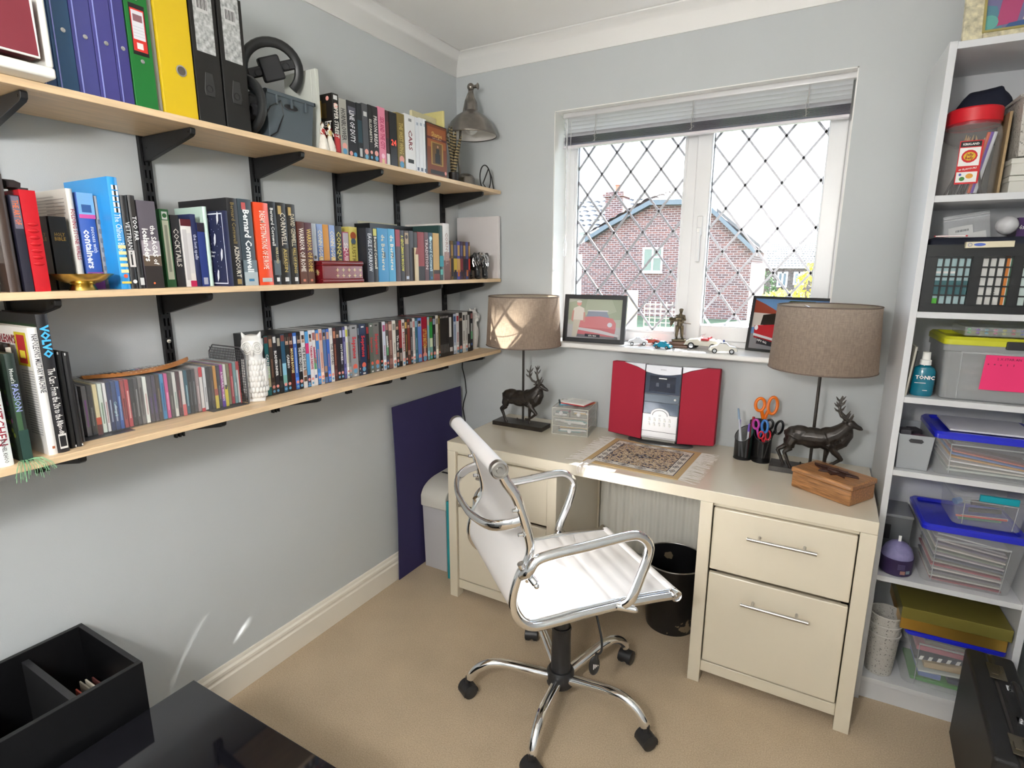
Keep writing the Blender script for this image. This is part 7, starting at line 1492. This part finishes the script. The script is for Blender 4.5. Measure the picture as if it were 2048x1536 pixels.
text('KIRKLAND', jr, (jl(.48, .92)[0], -.0695, jl(0, .92)[2]), (1, 0, 0), (0, 0, 1), .0052, PAPER, .04, 'label_lettering', .03)
text('Jelly', jr, (jl(.48, .67)[0], -.0697, jl(0, .68)[2]), (1, 0, 0), (0, 0, 1), .0065, mat('#8a1018'), .024, 'label_lettering', .03); text('Belly', jr, (jl(.48, .6)[0], -.0697, jl(0, .6)[2]), (1, 0, 0), (0, 0, 1), .0065, mat('#8a1018'), .024, 'label_lettering', .03)
text('49 FLAVOURS', jr, (jl(.48, .35)[0], -.0695, jl(0, .35)[2]), (1, 0, .12), (0, 0, 1), .0045, PAPER, .044, 'label_lettering', .02)
rnd = random.Random(21)
for k in range(22):
    a = rnd.uniform(0, 6.28); r0_ = rnd.uniform(.01, .045); p = Vector((math.cos(a) * r0_, math.sin(a) * r0_, .006)); q = Vector((min(.05, p.x * .5 + rnd.uniform(-.01, .035)), p.y * .6, rnd.uniform(.12, .175)))
    if math.hypot(q.x, q.y) > .055: q.y *= .5
    c = rnd.choice(['#1c1c1e', '#26262a', '#3a383c', '#c8c8cc', '#2a2a2e', '#8a8a90', '#5a2c2c']); g = G(); g.cyl(p, p.lerp(q, .9), .0034, n=6); g.cyl(p.lerp(q, .9), q, .0034, .0006, 6, 1)
    o = g.done('pencil', [mat(c, .35), mat('#b89468')]); o.location = jr.location; o.rotation_euler = jr.rotation_euler; tag(o, 'dark pencil standing in the red-lidded sweet jar', 'pencil', 'pencils in the red-lidded jar')
for (dx, c, nm) in ((.03, '#d8541c', 'orange-banded pen'), (.036, '#6a30b0', 'purple pen'), (.044, '#d8dce4', 'white pen')):
    g = G(); g.cyl((dx - .02, -.02, .008), (dx + .004, -.025, .165), .0045, n=8); o = g.done('pen', mat(c, .3)); o.location = jr.location; o.rotation_euler = jr.rotation_euler; tag(o, '%s among the pencils in the red-lidded sweet jar' % nm, 'pen')
cpr = br('navy_cap', .137, .225, HS[0] + .001, 'dark navy peaked fabric hat slumped behind the red-lidded jar', 'hat')
g = G(); g.ball((0, 0, .20), (.095, .035, .05)); g.tube([(-.07, 0, .20), (-.02, 0, .285), (.04, 0, .29)], [.032, .03, .03], 12); g.ball((.01, 0, .26), (.06, .035, .055)); g.box((-.015, -.03, .006), (.015, .03, .20))
fuse(g, .006, mat((.010, .013, .030), .85, name='navy_cloth'), 'cloth', cpr, 4, .01, .05)
g = G(); g.box((0, 0, 0), (.006, .10, .215)); tag(g.done('cardboard_sheet', mat('#a8906c', .8), loc=bp_(.1655, .06, HS[0] + .0006), rot=(0, 0, PH)), 'tan card edge standing between the jar and the woven basket', 'card')
def woven(m_c, name):
    m = bpy.data.materials.new(name); m.use_nodes = True; nt = m.node_tree; b = nt.nodes['Principled BSDF']; b.inputs['Roughness'].default_value = .6; b.inputs['Base Color'].default_value = (*m_c, 1)
    t = nt.nodes.new('ShaderNodeTexCoord'); br_ = nt.nodes.new('ShaderNodeTexVoronoi'); br_.inputs['Scale'].default_value = 130; nt.links.new(t.outputs['Object'], br_.inputs['Vector'])
    r = nt.nodes.new('ShaderNodeValToRGB'); r.color_ramp.elements[0].position = .12; r.color_ramp.elements[0].color = (*[x * .25 for x in m_c], 1); r.color_ramp.elements[1].position = .3; r.color_ramp.elements[1].color = (*m_c, 1)
    nt.links.new(br_.outputs['Distance'], r.inputs[0]); nt.links.new(r.outputs[0], b.inputs['Base Color'])
    bpn = nt.nodes.new('ShaderNodeBump'); bpn.inputs['Strength'].default_value = .6; bpn.inputs['Distance'].default_value = .003; nt.links.new(br_.outputs['Distance'], bpn.inputs['Height']); nt.links.new(bpn.outputs[0], b.inputs['Normal']); return m
WOV = woven((.52, .50, .46), 'cream_perforated_plastic')
for k, (z, w, dl) in enumerate(((0, .0, 'lower'), (.046, .004, 'upper'))):
    g = G(); g.box((0, 0, 0), (.195, .15, .043)); g.box((-.003, -.003, .030), (.197, .153, .044)); tag(g.done('card_box', mat((.62, .61, .56), .6), loc=bp_(.182, .03 + w, HS[0] + .0006 + z), rot=(0, 0, PH), bevel=.002), '%s of two flat cream lidded card boxes under the perforated basket' % dl, 'box')
pbk = br('perforated_basket', .2735, .103, HS[0] + .0925, 'cream perforated plastic basket lying on the flat card boxes', 'basket')
g = G(); tub(g, -.095, .100, -.085, .085, .150, .12, .003); g.done('basket_body', WOV, pbk, bevel=.006, seg=3)
g = G(); g.tube([(-.10, -.085, .150), (.10, -.085, .150), (.10, .085, .150), (-.10, .085, .150)], .004, 8, closed=True); g.done('rim', WOV, pbk)
# bay 2: black lattice crate
cr = br('lattice_crate', .020, .004, HS[1], 'black plastic lattice crate filled with white packets', 'crate')
CW, CDp, CHt = .352, .255, .196
g = G(); bk_ = mat((.010, .011, .012), .4, name='crate_plastic')
g.box((0, 0, 0), (CW, CDp, .018)); 
def lattice(g, n0, L, z0, z1, fn):
    g_ = g
    for (a, b) in n0:
        nn = max(1, round((b - a) / .0175)); w = (b - a) / nn
        for i in range(nn + 1): fn(a + i * w - .0022, a + i * w + .0022, z0, z1)
        for z in [z0 + k * (z1 - z0) / 5 for k in range(6)]: fn(a, b, z - .002, z + .002)
panels = ((.026, .108), (.128, .196), (.216, .326))
lattice(g, panels, CW, .022, .152, lambda a, b, c, d: g.box((a, 0, c), (b, .003, d)))
for a, b in ((0, .026), (.108, .128), (.196, .216), (.326, CW)): g.box((a, -.001, .016), (b, .004, .165))
g.box((0, -.003, .155), (CW, .006, .183)); g.box((0, -.004, .0), (CW, .006, .020))
for x0 in (0, CW - .004):
    g.box((x0, 0, .15), (x0 + .004, CDp, .185)); 
    for i in range(14): g.box((x0, .01 + i * .018, .018), (x0 + .004, .016 + i * .018, .15))
    for z in (.05, .085, .12): g.box((x0, 0, z), (x0 + .004, CDp, z + .005))
g.box((0, CDp - .004, 0), (CW, CDp, .185)); g.box((0, .0, .183), (CW, .012, .188)); g.done('crate_body', bk_, cr, smooth=0)
cont = [(.006, .105, .150, '#a8c4c8', 'pale teal packet', 'teal'), (.112, .120, .135, '#c8ccc8', 'white packet', ''), (.124, .198, .140, '#dcdcd8', 'white and orange carton', 'or'), (.204, .340, .150, '#c4d4d0', 'white film packet', '')]
for i, (a, b, h, c, nm, ex) in enumerate(cont):
    g = G(); g.box((0, 0, 0), (b - a, .09, h)); o = tag(g.done('packet', mat(c, .4), loc=bp_(.020 + a, .012, HS[1] + .0192), rot=(0, 0, PH)), '%s seen through the slots of the black lattice crate' % (nm if i != 1 else 'narrow white packet'), 'packet')
    if ex == 'teal':
        g = G(); g.quad([(0, -.0004, .03), (b - a, -.0004, .03), (b - a, -.0004, .07), (0, -.0004, .07)], 0); g.quad([(0, -.0005, .0), (.04, -.0005, .0), (.04, -.0005, .02), (0, -.0005, .02)], 1); g.quad([(0, -.0005, .055), (.02, -.0005, .055), (.02, -.0005, .075), (0, -.0005, .075)], 1); g.quad([(.01, -.0006, .09), (.07, -.0006, .09), (.07, -.0006, .096), (.01, -.0006, .096)], 2); g.done('packet_print', [mat('#3c6a70'), mat('#50b030'), PAPER], o, smooth=0)
    if ex == 'or':
        g = G(); g.quad([(.055, -.0004, 0), (.066, -.0004, 0), (.066, -.0004, h), (.055, -.0004, h)], 0); g.quad([(.068, -.0004, 0), (.074, -.0004, 0), (.074, -.0004, h), (.068, -.0004, h)], 1); g.done('stripe_print', [mat('#d88030'), mat('#3c6a50')], o, smooth=0); text('COPY', o, (.04, -.0006, .045), (0, 0, 1), (-1, 0, 0), .008, mat('#303030'), .05, 'carton_lettering')
g = G(); g.box((-.052, -.004, 0), (.052, .014, .0165)); tb = tag(g.done('paste_carton', mat('#d8cfb4', .4), loc=bp_(.155, -.008, HS[1] + .179), rot=(0, R(-1), PH), bevel=.001), 'cream slim carton with blue oval logo resting on the front of the crate rim', 'carton')
g = G(); g.quad([(x * 1.0 - .022, -.0045, z + .0085) for x, z in ell(0, 0, .013, .0042)], 0); g.tube([(-.043 + math.cos(a) * .0045, -.0046, .0085 + math.sin(a) * .0045) for a in (j * .628 for j in range(10))], .0005, 4, closed=True, m=0); g.done('logo_print', mat('#5068c0'), tb, smooth=0)
zbag = br('zip_bag', .135, .12, HS[1] + .195, 'clear zip bag with white barcode cards standing in the crate', 'plastic bag')
g = G(); g.box((-.056, -.001, .0), (.050, .010, .085)); g.box((-.056, -.003, .070), (.050, .0, .073)); g.box((-.056, -.003, .077), (.050, .0, .080)); o = g.done('bag_film', plastic_clear('bag_film', (.8, .82, .84), .28, .12), zbag); zbag.rotation_euler = (0, R(-9), PH)
for k, (x, w, h, a) in enumerate(((-.035, .022, .05, .05), (-.012, .05, .052, -.12), (.028, .03, .030, -.2))):
    g = G(); g.box((-w / 2, .001 + k * .0015, .002), (w / 2, .002 + k * .0015, h)); o = g.done('barcode_card', PAPER, None, smooth=0); o.matrix_world = zbag.matrix_basis @ Matrix.Translation((x, .0, 0)) @ Matrix.Rotation(a * .3, 4, 'Y'); tag(o, ('narrow', 'broad barcoded', 'small')[k] + ' white card inside the clear zip bag', 'card')
    if k == 1:
        g = G()
        for j in range(12): g.quad([(-.016 + j * .0026, .0002, .036), (-.0148 + j * .0026 + (j % 3) * .0004, .0002, .036), (-.0148 + j * .0026 + (j % 3) * .0004, .0002, .042), (-.016 + j * .0026, .0002, .042)])
        g.done('barcode', mat('#303030'), o, smooth=0)
bu = br('light_bulb', .206, .08, HS[1] + .215, 'frosted white globe light bulb lying on top of the crate contents', 'light bulb')
g = G(); g.ball((0, 0, .026), .0255, 0, 24, 16); g.done('globe', mat((.62, .62, .64), .35, name='frosted_glass'), bu)
g = G(); g.cyl((.0, .02, .026), (0, .045, .026), .012, n=14); g.done('cap', STEEL, bu)
g = G(); g.box((0, 0, 0), (.06, .08, .052)); pb = tag(g.done('bulb_carton', mat('#4a2464', .4), loc=bp_(.238, .115, HS[1] + .212), rot=(0, 0, PH)), 'purple carton marked 6x beside the light bulb', 'carton')
text('6x', pb, (.012, -.0006, .026), (1, 0, 0), (0, 0, 1), .011, PAPER, .02, 'carton_lettering', .03)
g = G(); g.box((0, 0, 0), (.33, .20, .045)); tag(g.done('folded_cloth', mat('#1c2030', .8), loc=bp_(.030, .045, HS[1] + .165), rot=(0, 0, PH), bevel=.012), 'dark navy folded fabric filling the top of the black crate', 'fabric')
g = G(); g.box((0, 0, 0), (.075, .012, .004)); g.box((.002, -.001, .0005), (.07, .0, .0035), 1); tag(g.done('stick_packet', [mat('#c02830', .4), PAPER], loc=bp_(.035, .02, HS[1] + .2106), rot=(0, 0, PH)), 'thin red and white packet lying along the crate rim', 'packet')
# bay 3
for k, (u, h, c, nm) in enumerate(((.0195, .15, '#b8b4a8', 'pale booklet'), (.0265, .135, '#2a2a2c', 'dark booklet'))):
    g = G(); g.box((0, 0, 0), (.005, .18, h)); tag(g.done('booklet', mat(c, .6), loc=bp_(u, .015 + k * .02, HS[2] + .0006), rot=(0, R(4), PH)), '%s leaning on the bookcase side beside the blue spray bottle' % nm, 'booklet')
tb_ = br('spray_bottle', .0655, .050, HS[2], 'blue-green spray bottle with white cap', 'bottle')
g = G(); g.lathe([(0, 0), (.026, 0), (.029, .006), (.029, .075), (.024, .086), (.013, .092), (.012, .096)], n=28, cap=True, sx=1, sy=.75); g.done('bottle_body', mat((.006, .16, .24), .12, coat=.6, name='teal_plastic'), tb_)
g = G(); g.lathe([(.0145, .094), (.0145, .108), (.011, .110), (.010, .132), (.0, .133)], n=20); g.done('spray_cap', PAPER, tb_)
text('TONIC', tb_, (0, -.0232, .058), (1, 0, 0), (0, 0, 1), .0105, PAPER, .048, 'label_lettering', .03)
g = G(); g.box((-.024, -.0228, .040), (.004, -.0223, .0415)); g.box((-.002, -.0228, .018), (.010, -.0223, .0195)); g.done('small_print', PAPER, tb_, smooth=0)
CLB = plastic_clear('clear_box_plastic', (.74, .76, .78), .22, .14)
def lidbox(name, u0, u1, v0, v1, z, h, lidc, label, lidh=.02, tp=.06, frost=None, inner=None, clip=None):
    r_ = root(name, bp_((u0 + u1) / 2, (v0 + v1) / 2, z + .0006), PH, label, 'storage box'); w, d = (u1 - u0) / 2, (v1 - v0) / 2
    k = 1 - tp
    def rr(w, d, z, rad=.018, n=5):
        P = []
        for cx, cy_, a0 in ((w - rad, d - rad, 0), (-w + rad, d - rad, 90), (-w + rad, -d + rad, 180), (w - rad, -d + rad, 270)):
            for i in range(n + 1): a = R(a0 + 90 * i / n); P.append((cx + math.cos(a) * rad, cy_ + math.sin(a) * rad, z))
        return P
    g = G(); g.rings([rr(w * k - .004, d * k - .004, 0), rr(w * k, d * k, .004), rr(w - .004, d - .004, h * .86), rr(w, d, h * .87), rr(w, d, h)], 0, False); g.quad(rr(w * k - .004, d * k - .004, .0)); 
    g.done('tub', frost or CLB, r_)
    g = G(); g.rings([rr(w - .0005, d - .0005, h * .985), rr(w + .0022, d + .0022, h * .985), rr(w + .0022, d + .0022, h + lidh * .6), rr(w - .004, d - .004, h + lidh), rr(w - .014, d - .014, h + lidh), rr(w - .018, d - .018, h + lidh * .45)], 0, True) 
    g.done('lid', lidc, r_)
    g = G()
    for s_ in (-1, 1): g.tube([(s_ * w * .66, -d * (k + .0) - .0012, .006), (s_ * w * .69, -d - .0012, h * .84)], .0013, 5)
    g.box((-w * .7, -d - .002, h * .84), (w * .7, -d + .001, h * .87)); g.done('moulded_rib', plastic_clear('rib_plastic', (.62, .64, .66), .4, .1), r_)
    return r_, w, d, k
YL = mat((.52, .52, .02), .35, name='yellow_plastic'); BLU = mat((.012, .02, .55), .3, coat=.3, name='blue_plastic')
def stuffing(r_, name, w, d, k, h, items, label, cat, rnd):
    """papers and packets lying inside a clear box, each its own thing"""
    for i, (z, hh, c, tilt) in enumerate(items):
        ww = w * k * rnd.uniform(.72, .88); g = G(); g.box((-ww, -d * k * .86, -hh / 2), (ww, d * k * .7, hh / 2))
        o = g.done(name, mat(c, .6), None, smooth=0); o.matrix_world = r_.matrix_basis @ Matrix.Translation((rnd.uniform(-.01, .01), 0, z)) @ Matrix.Rotation(tilt, 4, 'Y'); tag(o, label, cat, label)
rnd = random.Random(31)
yb, w, d, k = lidbox('storage_box', .098, .372, .015, .250, HS[2], .165, YL, 'frosted clear storage box with yellow lid and bright pink note', frost=mat((.42, .43, .44), .3, alpha=.62, name='frosted_plastic'))
g = G(); g.box((.0, -d - .007, .155), (w * .9, -d + .004, .178)); g.done('clip_handle', BP, yb, bevel=.003)
g = G(); g.quad([(-.044, -d - .0036, .038), (.075, -d - .0036, .038), (.075, -d - .0036, .138), (-.040, -d - .0036, .138)]); note = g.done('pink_note', mat((.80, .03, .16), .7, name='pink_paper'), yb, smooth=0)
text('2 X STAR AN', note, (.012, -d - .0042, .128), (1, 0, 0), (0, 0, 1), .0065, mat('#5a1030'), .085, 'handwriting', .0)
for j, s in enumerate(('+', '+', 'o', '1', '1')): text(s, note, (-.032 + j * .014, -d - .0042, .112), (1, 0, 0), (0, 0, 1), .006, mat('#300818'), None, 'handwriting', .02)
stuffing(yb, 'craft_packet', w, d, k, .165, [(.012, .012, '#8a8c94', 0), (.032, .016, '#a09a90', .05), (.055, .014, '#6c7484', -.06), (.08, .012, '#b8a8a0', .04), (.105, .014, '#9a98a0', -.03)], 'soft grey craft packet inside the frosted yellow-lidded box', 'craft packet', rnd)
gm = br('bead_case', .245, .12, HS[2] + .1865, 'flat clear case of coloured gems on the yellow lid', 'bead case')
g = G(); g.box((-.100, -.075, 0), (.115, .075, .026)); g.done('case_shell', plastic_clear('gem_case', (.62, .66, .68), .35, .1), gm, bevel=.002)
for j in range(20):
    x = -.088 + (j % 10) * .020; z = .009 if j < 10 else .018; c = ['#40c060', '#4060d0', '#c8c040', '#8030b0', '#d03060', '#d05050', '#3090a0', '#c050b0', '#5050a0', '#d04080'][(j * 3) % 10]
    g = G(); g.ball((x, -.066, z), (.0052, .004, .0035), 0, 8, 5); o = g.done('gem', mat(c, .2, coat=.5)); o.location = gm.location; o.rotation_euler = gm.rotation_euler; tag(o, 'tiny coloured gem inside the flat clear bead case', 'gem', 'gems in the flat clear case')
# bay 4
gb = br('grey_basket', .067, .090, HS[3], 'small light grey handled basket of odds and ends', 'basket')
g = G(); tub(g, -.045, .045, -.075, .13, .112, .12, .0025); g.done('tub', mat((.34, .36, .38), .4, name='light_grey_plastic'), gb, bevel=.003)
g = G(); P = [(-.014, -.006), (.014, -.006), (.019, 0), (.014, .006), (-.014, .006), (-.019, 0)]; g.prism([(x, z + .094) for x, z in P], 'y', -.0757, -.0735); g.done('grip_slot', mat((.03, .03, .035), .6), gb, smooth=0)
for k_, (x, y, z, c, nm) in enumerate(((-.02, .0, .095, '#4c4a50', 'grey sachet'), (.01, .04, .09, '#28262c', 'black pouch'), (.015, -.03, .085, '#5a3a4c', 'plum reel'))):
    g = G(); g.box((-.016, -.02, -.02), (.016, .02, .018)); o = g.done('oddment', mat(c, .5), None, bevel=.004); o.matrix_world = gb.matrix_basis @ Matrix.Translation((x, y, z)) @ Matrix.Rotation(.3 * k_, 4, 'Z'); tag(o, '%s heaped inside the small light grey basket' % nm, 'oddment')
b4, w, d, k = lidbox('storage_box', .112, .376, .012, .255, HS[3], .115, BLU, 'clear blue-lidded box of papers with white sheets on the lid, above the teal-clipped box', .018)
rnd = random.Random(4)
cols4 = [(.008, .006, '#b8c0b8', 0), (.018, .004, '#c8c4b8', .02), (.030, .004, '#dcdcdc', .06), (.040, .004, '#c89048', .10), (.048, .004, '#5068a8', .12), (.056, .004, '#b04c38', .13), (.066, .004, '#5a3038', .13), (.084, .010, '#3a3440', .13)]
for i, (z, hh, c, tl) in enumerate(cols4):
    nm = ('sage', 'cream', 'white', 'orange', 'blue', 'rust', 'maroon', 'dark grey')[i]; ww = w * k * (.82 - i * .02); g = G(); g.box((-ww, -d * k * .88, -hh / 2), (ww, d * k * .8, hh / 2)); o = g.done('card_sheet', mat(c, .6), None, smooth=0); o.matrix_world = b4.matrix_basis @ Matrix.Translation((.012 - i * .001, 0, z + .006)) @ Matrix.Rotation(tl, 4, 'Y'); tag(o, '%s craft sheets inside the clear blue-lidded box of the fourth bay' % nm, 'paper')
g = G(); g.box((-.095, -.093, 0), (.11, .09, .005)); o = g.done('paper_sheets', mat((.72, .72, .78), .8), None, smooth=0); o.matrix_world = b4.matrix_basis @ Matrix.Translation((0, 0, .1336)); tag(o, 'stack of plain white sheets on the uppermost blue lid', 'paper')
# bay 5
g = G(); tub(g, -.044, .040, -.06, .075, .165, .06, .002); gx = br('smoky_box', .0725, .182, HS[4], 'smoky grey clear box behind the lilac candle', 'box'); g.done('tub', mat((.16, .17, .18), .3, alpha=.7, name='smoky_plastic'), gx, bevel=.003)
g = G(); g.box((-.046, -.062, .158), (.042, .077, .168)); g.done('lid', mat((.25, .26, .27), .35, alpha=.85), gx, bevel=.002)
g = G(); g.box((-.040, -.0625, .08), (-.018, -.060, .13)); g.done('black_label', mat('#101012'), gx, smooth=0)
cn_ = br('candle', .072, .058, HS[4], 'lilac domed candle in a dark purple printed wrapper', 'candle')
g = G(); g.lathe([(0, 0), (.042, 0), (.045, .004), (.046, .055), (.0, .055)], n=40); g.done('wrapper', mat((.035, .02, .075), .4, name='purple_wrapper'), cn_)
g = G(); g.lathe([(.044, .055), (.043, .066), (.036, .085), (.024, .098), (.010, .105), (0, .106)], n=40); g.done('wax_dome', mat((.22, .20, .38), .6, noise=.15, nscale=60, name='lilac_wax'), cn_)
g = G(); g.box((.006, -.0470, .010), (.020, -.0455, .022), 0); g.box((.022, -.0428, .012), (.033, -.040, .023), 1)
for j in range(6): g.box((-.002, -.0466, .026 + j * .0032), (.018, -.0460, .027 + j * .0032), 2)
for v in g.bm.verts: v.co.y = -math.sqrt(max(0, .0466 ** 2 - v.co.x ** 2)) - (.0003 if v.co.y < -.044 else 0)
g.done('wrapper_print', [mat('#d8a89c'), mat('#a8c0c8'), mat('#8a84b0')], cn_, smooth=0)
g = G(); g.box((-.004, -.006, .10), (.004, -.005, .125)); g.done('price_tag', PAPER, cn_, smooth=0)
b5, w, d, k = lidbox('storage_box', .118, .372, .010, .260, HS[4], .182, BLU, 'largest clear blue-lidded box, stuffed with letters and magazines', .016, .14)
rnd = random.Random(77)
st5 = [('#8a2c38', .02), ('#b8b4ac', .05), ('#6c6470', .10), ('#c8c4c0', .12), ('#a04050', .02), ('#9a948c', .16), ('#5c6074', .2), ('#b0a8b0', .22), ('#7c8478', .1), ('#c4bcb4', .05), ('#6a6078', 0), ('#a8a0a4', -.04), ('#88808c', .03), ('#b8b8bc', 0)]
for i, (c, tl) in enumerate(st5):
    tl = min(.20, i * .02); z = .010 + i * .0106; ww = w * .86 * .80; g = G(); g.box((-ww, -d * .82, -.0022), (ww, d * .7, .0022)); o = g.done('magazine', mat(c, .5), None, smooth=0); o.matrix_world = b5.matrix_basis @ Matrix.Translation((rnd.uniform(-.004, .004), 0, z + tl * .03)) @ Matrix.Rotation(tl * .6, 4, 'Y'); tag(o, 'letter or magazine lying inside the largest clear blue-lidded box', 'paper', 'papers inside the largest clear box')
s5, w, d, k = lidbox('storage_box', .185, .365, .035, .22, HS[4] + .1992, .098, CLB, 'smaller clear box with teal clip standing on the lower blue lid', .010, .08)
g = G(); g.box((-.030, -d - .006, .088), (.062, -d + .003, .108)); g.done('teal_clip', mat((.0, .32, .40), .35, name='turquoise_plastic'), s5, bevel=.002)
for i, (x0, x1, z, c, r__, nm) in enumerate(((-.07, .055, .020, '#c84838', .003, 'red pencil'), (-.06, .045, .010, '#3c7a58', .006, 'green roll'), (-.05, .065, .012, '#c8c8c4', .0035, 'white stick'), (-.03, .05, .03, '#3c3438', .007, 'dark tube'), (-.065, -.05, .045, '#3c78c0', .010, 'blue disc'), (-.02, .06, .045, '#5a4440', .008, 'brown bundle'))):
    g = G(); g.cyl((x0, -.06 + i * .014, z), (x1, -.05 + i * .014, z + .004), r__, n=10); o = g.done('craft_tool', mat(c, .4)); o.location = s5.location; o.rotation_euler = s5.rotation_euler; tag(o, '%s inside the smaller teal-clipped clear box' % nm, 'craft tool')
# bay 6
for kk in range(3):
    wb2 = br('woven_pot', .0692, .064, HS[5] + kk * .034, '%s of three nested cream woven plastic pots' % ('lowest', 'middle', 'uppermost')[kk], 'pot', 'nested cream woven pots')
    Rb, Rt, H6 = .0385, .047, .150
    g = G(); g.lathe([(0, 0), (Rb, 0), (Rt, H6), (Rt - .0012, H6), (Rb - .0012, .002), (0, .003)], n=44); g.done('pot_body', WOV, wb2)
    g = G(); g.tube([(math.cos(a) * (Rt + .0012), math.sin(a) * (Rt + .0012), H6) for a in (2 * math.pi * j / 40 for j in range(40))], .0022, 6, closed=True); g.done('rim', mat((.60, .58, .54), .5), wb2)
b6, w, d, k = lidbox('storage_box', .122, .374, .020, .262, HS[5], .185, BLU, 'lowest clear storage box with blue lid edge, half behind the briefcase', .012, .08)
for i, (x, z, ww, hh, c, tl, nm) in enumerate(((-.02, .012, .08, .012, '#3a8a30', 0, 'green pad'), (.06, .032, .03, .016, '#2a3448', 0, 'dark boxed set'), (-.07, .034, .03, .018, '#5c78b0', 0, 'blue tub'), (.01, .050, .08, .006, '#c8d0cc', -.10, 'white strip'), (.03, .075, .08, .020, '#b8a078', -.08, 'tan pouch'), (.0, .10, .09, .014, '#2a2c40', -.12, 'striped navy ribbon'), (-.03, .125, .07, .016, '#b06070', .0, 'pink ribbon tangle'), (.02, .15, .08, .012, '#7a7068', 0, 'grey-brown packet'))):
    g = G(); g.box((-ww, -d * .8, -hh / 2), (ww, d * .5, hh / 2)); o = g.done('craft_item', mat(c, .6), None, bevel=.002); o.matrix_world = b6.matrix_basis @ Matrix.Translation((x * .6, 0, z + .004)) @ Matrix.Rotation(tl, 4, 'Y'); tag(o, '%s inside the lowest clear storage box' % nm, 'craft item')
    if 'striped' in nm:
        g = G()
        for j in range(7): g.quad([(-.08 + j * .024, -d * .8 - .0006, -.007), (-.07 + j * .024, -d * .8 - .0006, -.007), (-.064 + j * .024, -d * .8 - .0006, .007), (-.074 + j * .024, -d * .8 - .0006, .007)])
        g.done('white_stripe', PAPER, o, smooth=0)
gd = br('gold_box', .236, .130, HS[5] + .198, 'large shiny gold gift box with olive-gold lid', 'gift box')
g = G(); g.box((-.134, -.112, 0), (.134, .115, .065)); g.done('box_body', mat((.78, .48, .10), .28, .85, name='gold_foil'), gd, bevel=.001)
g = G(); g.box((-.138, -.126, .045), (.138, .119, .084)); g.done('lid', mat((.28, .24, .055), .30, .5, name='olive_gold_card'), gd, bevel=.0012)
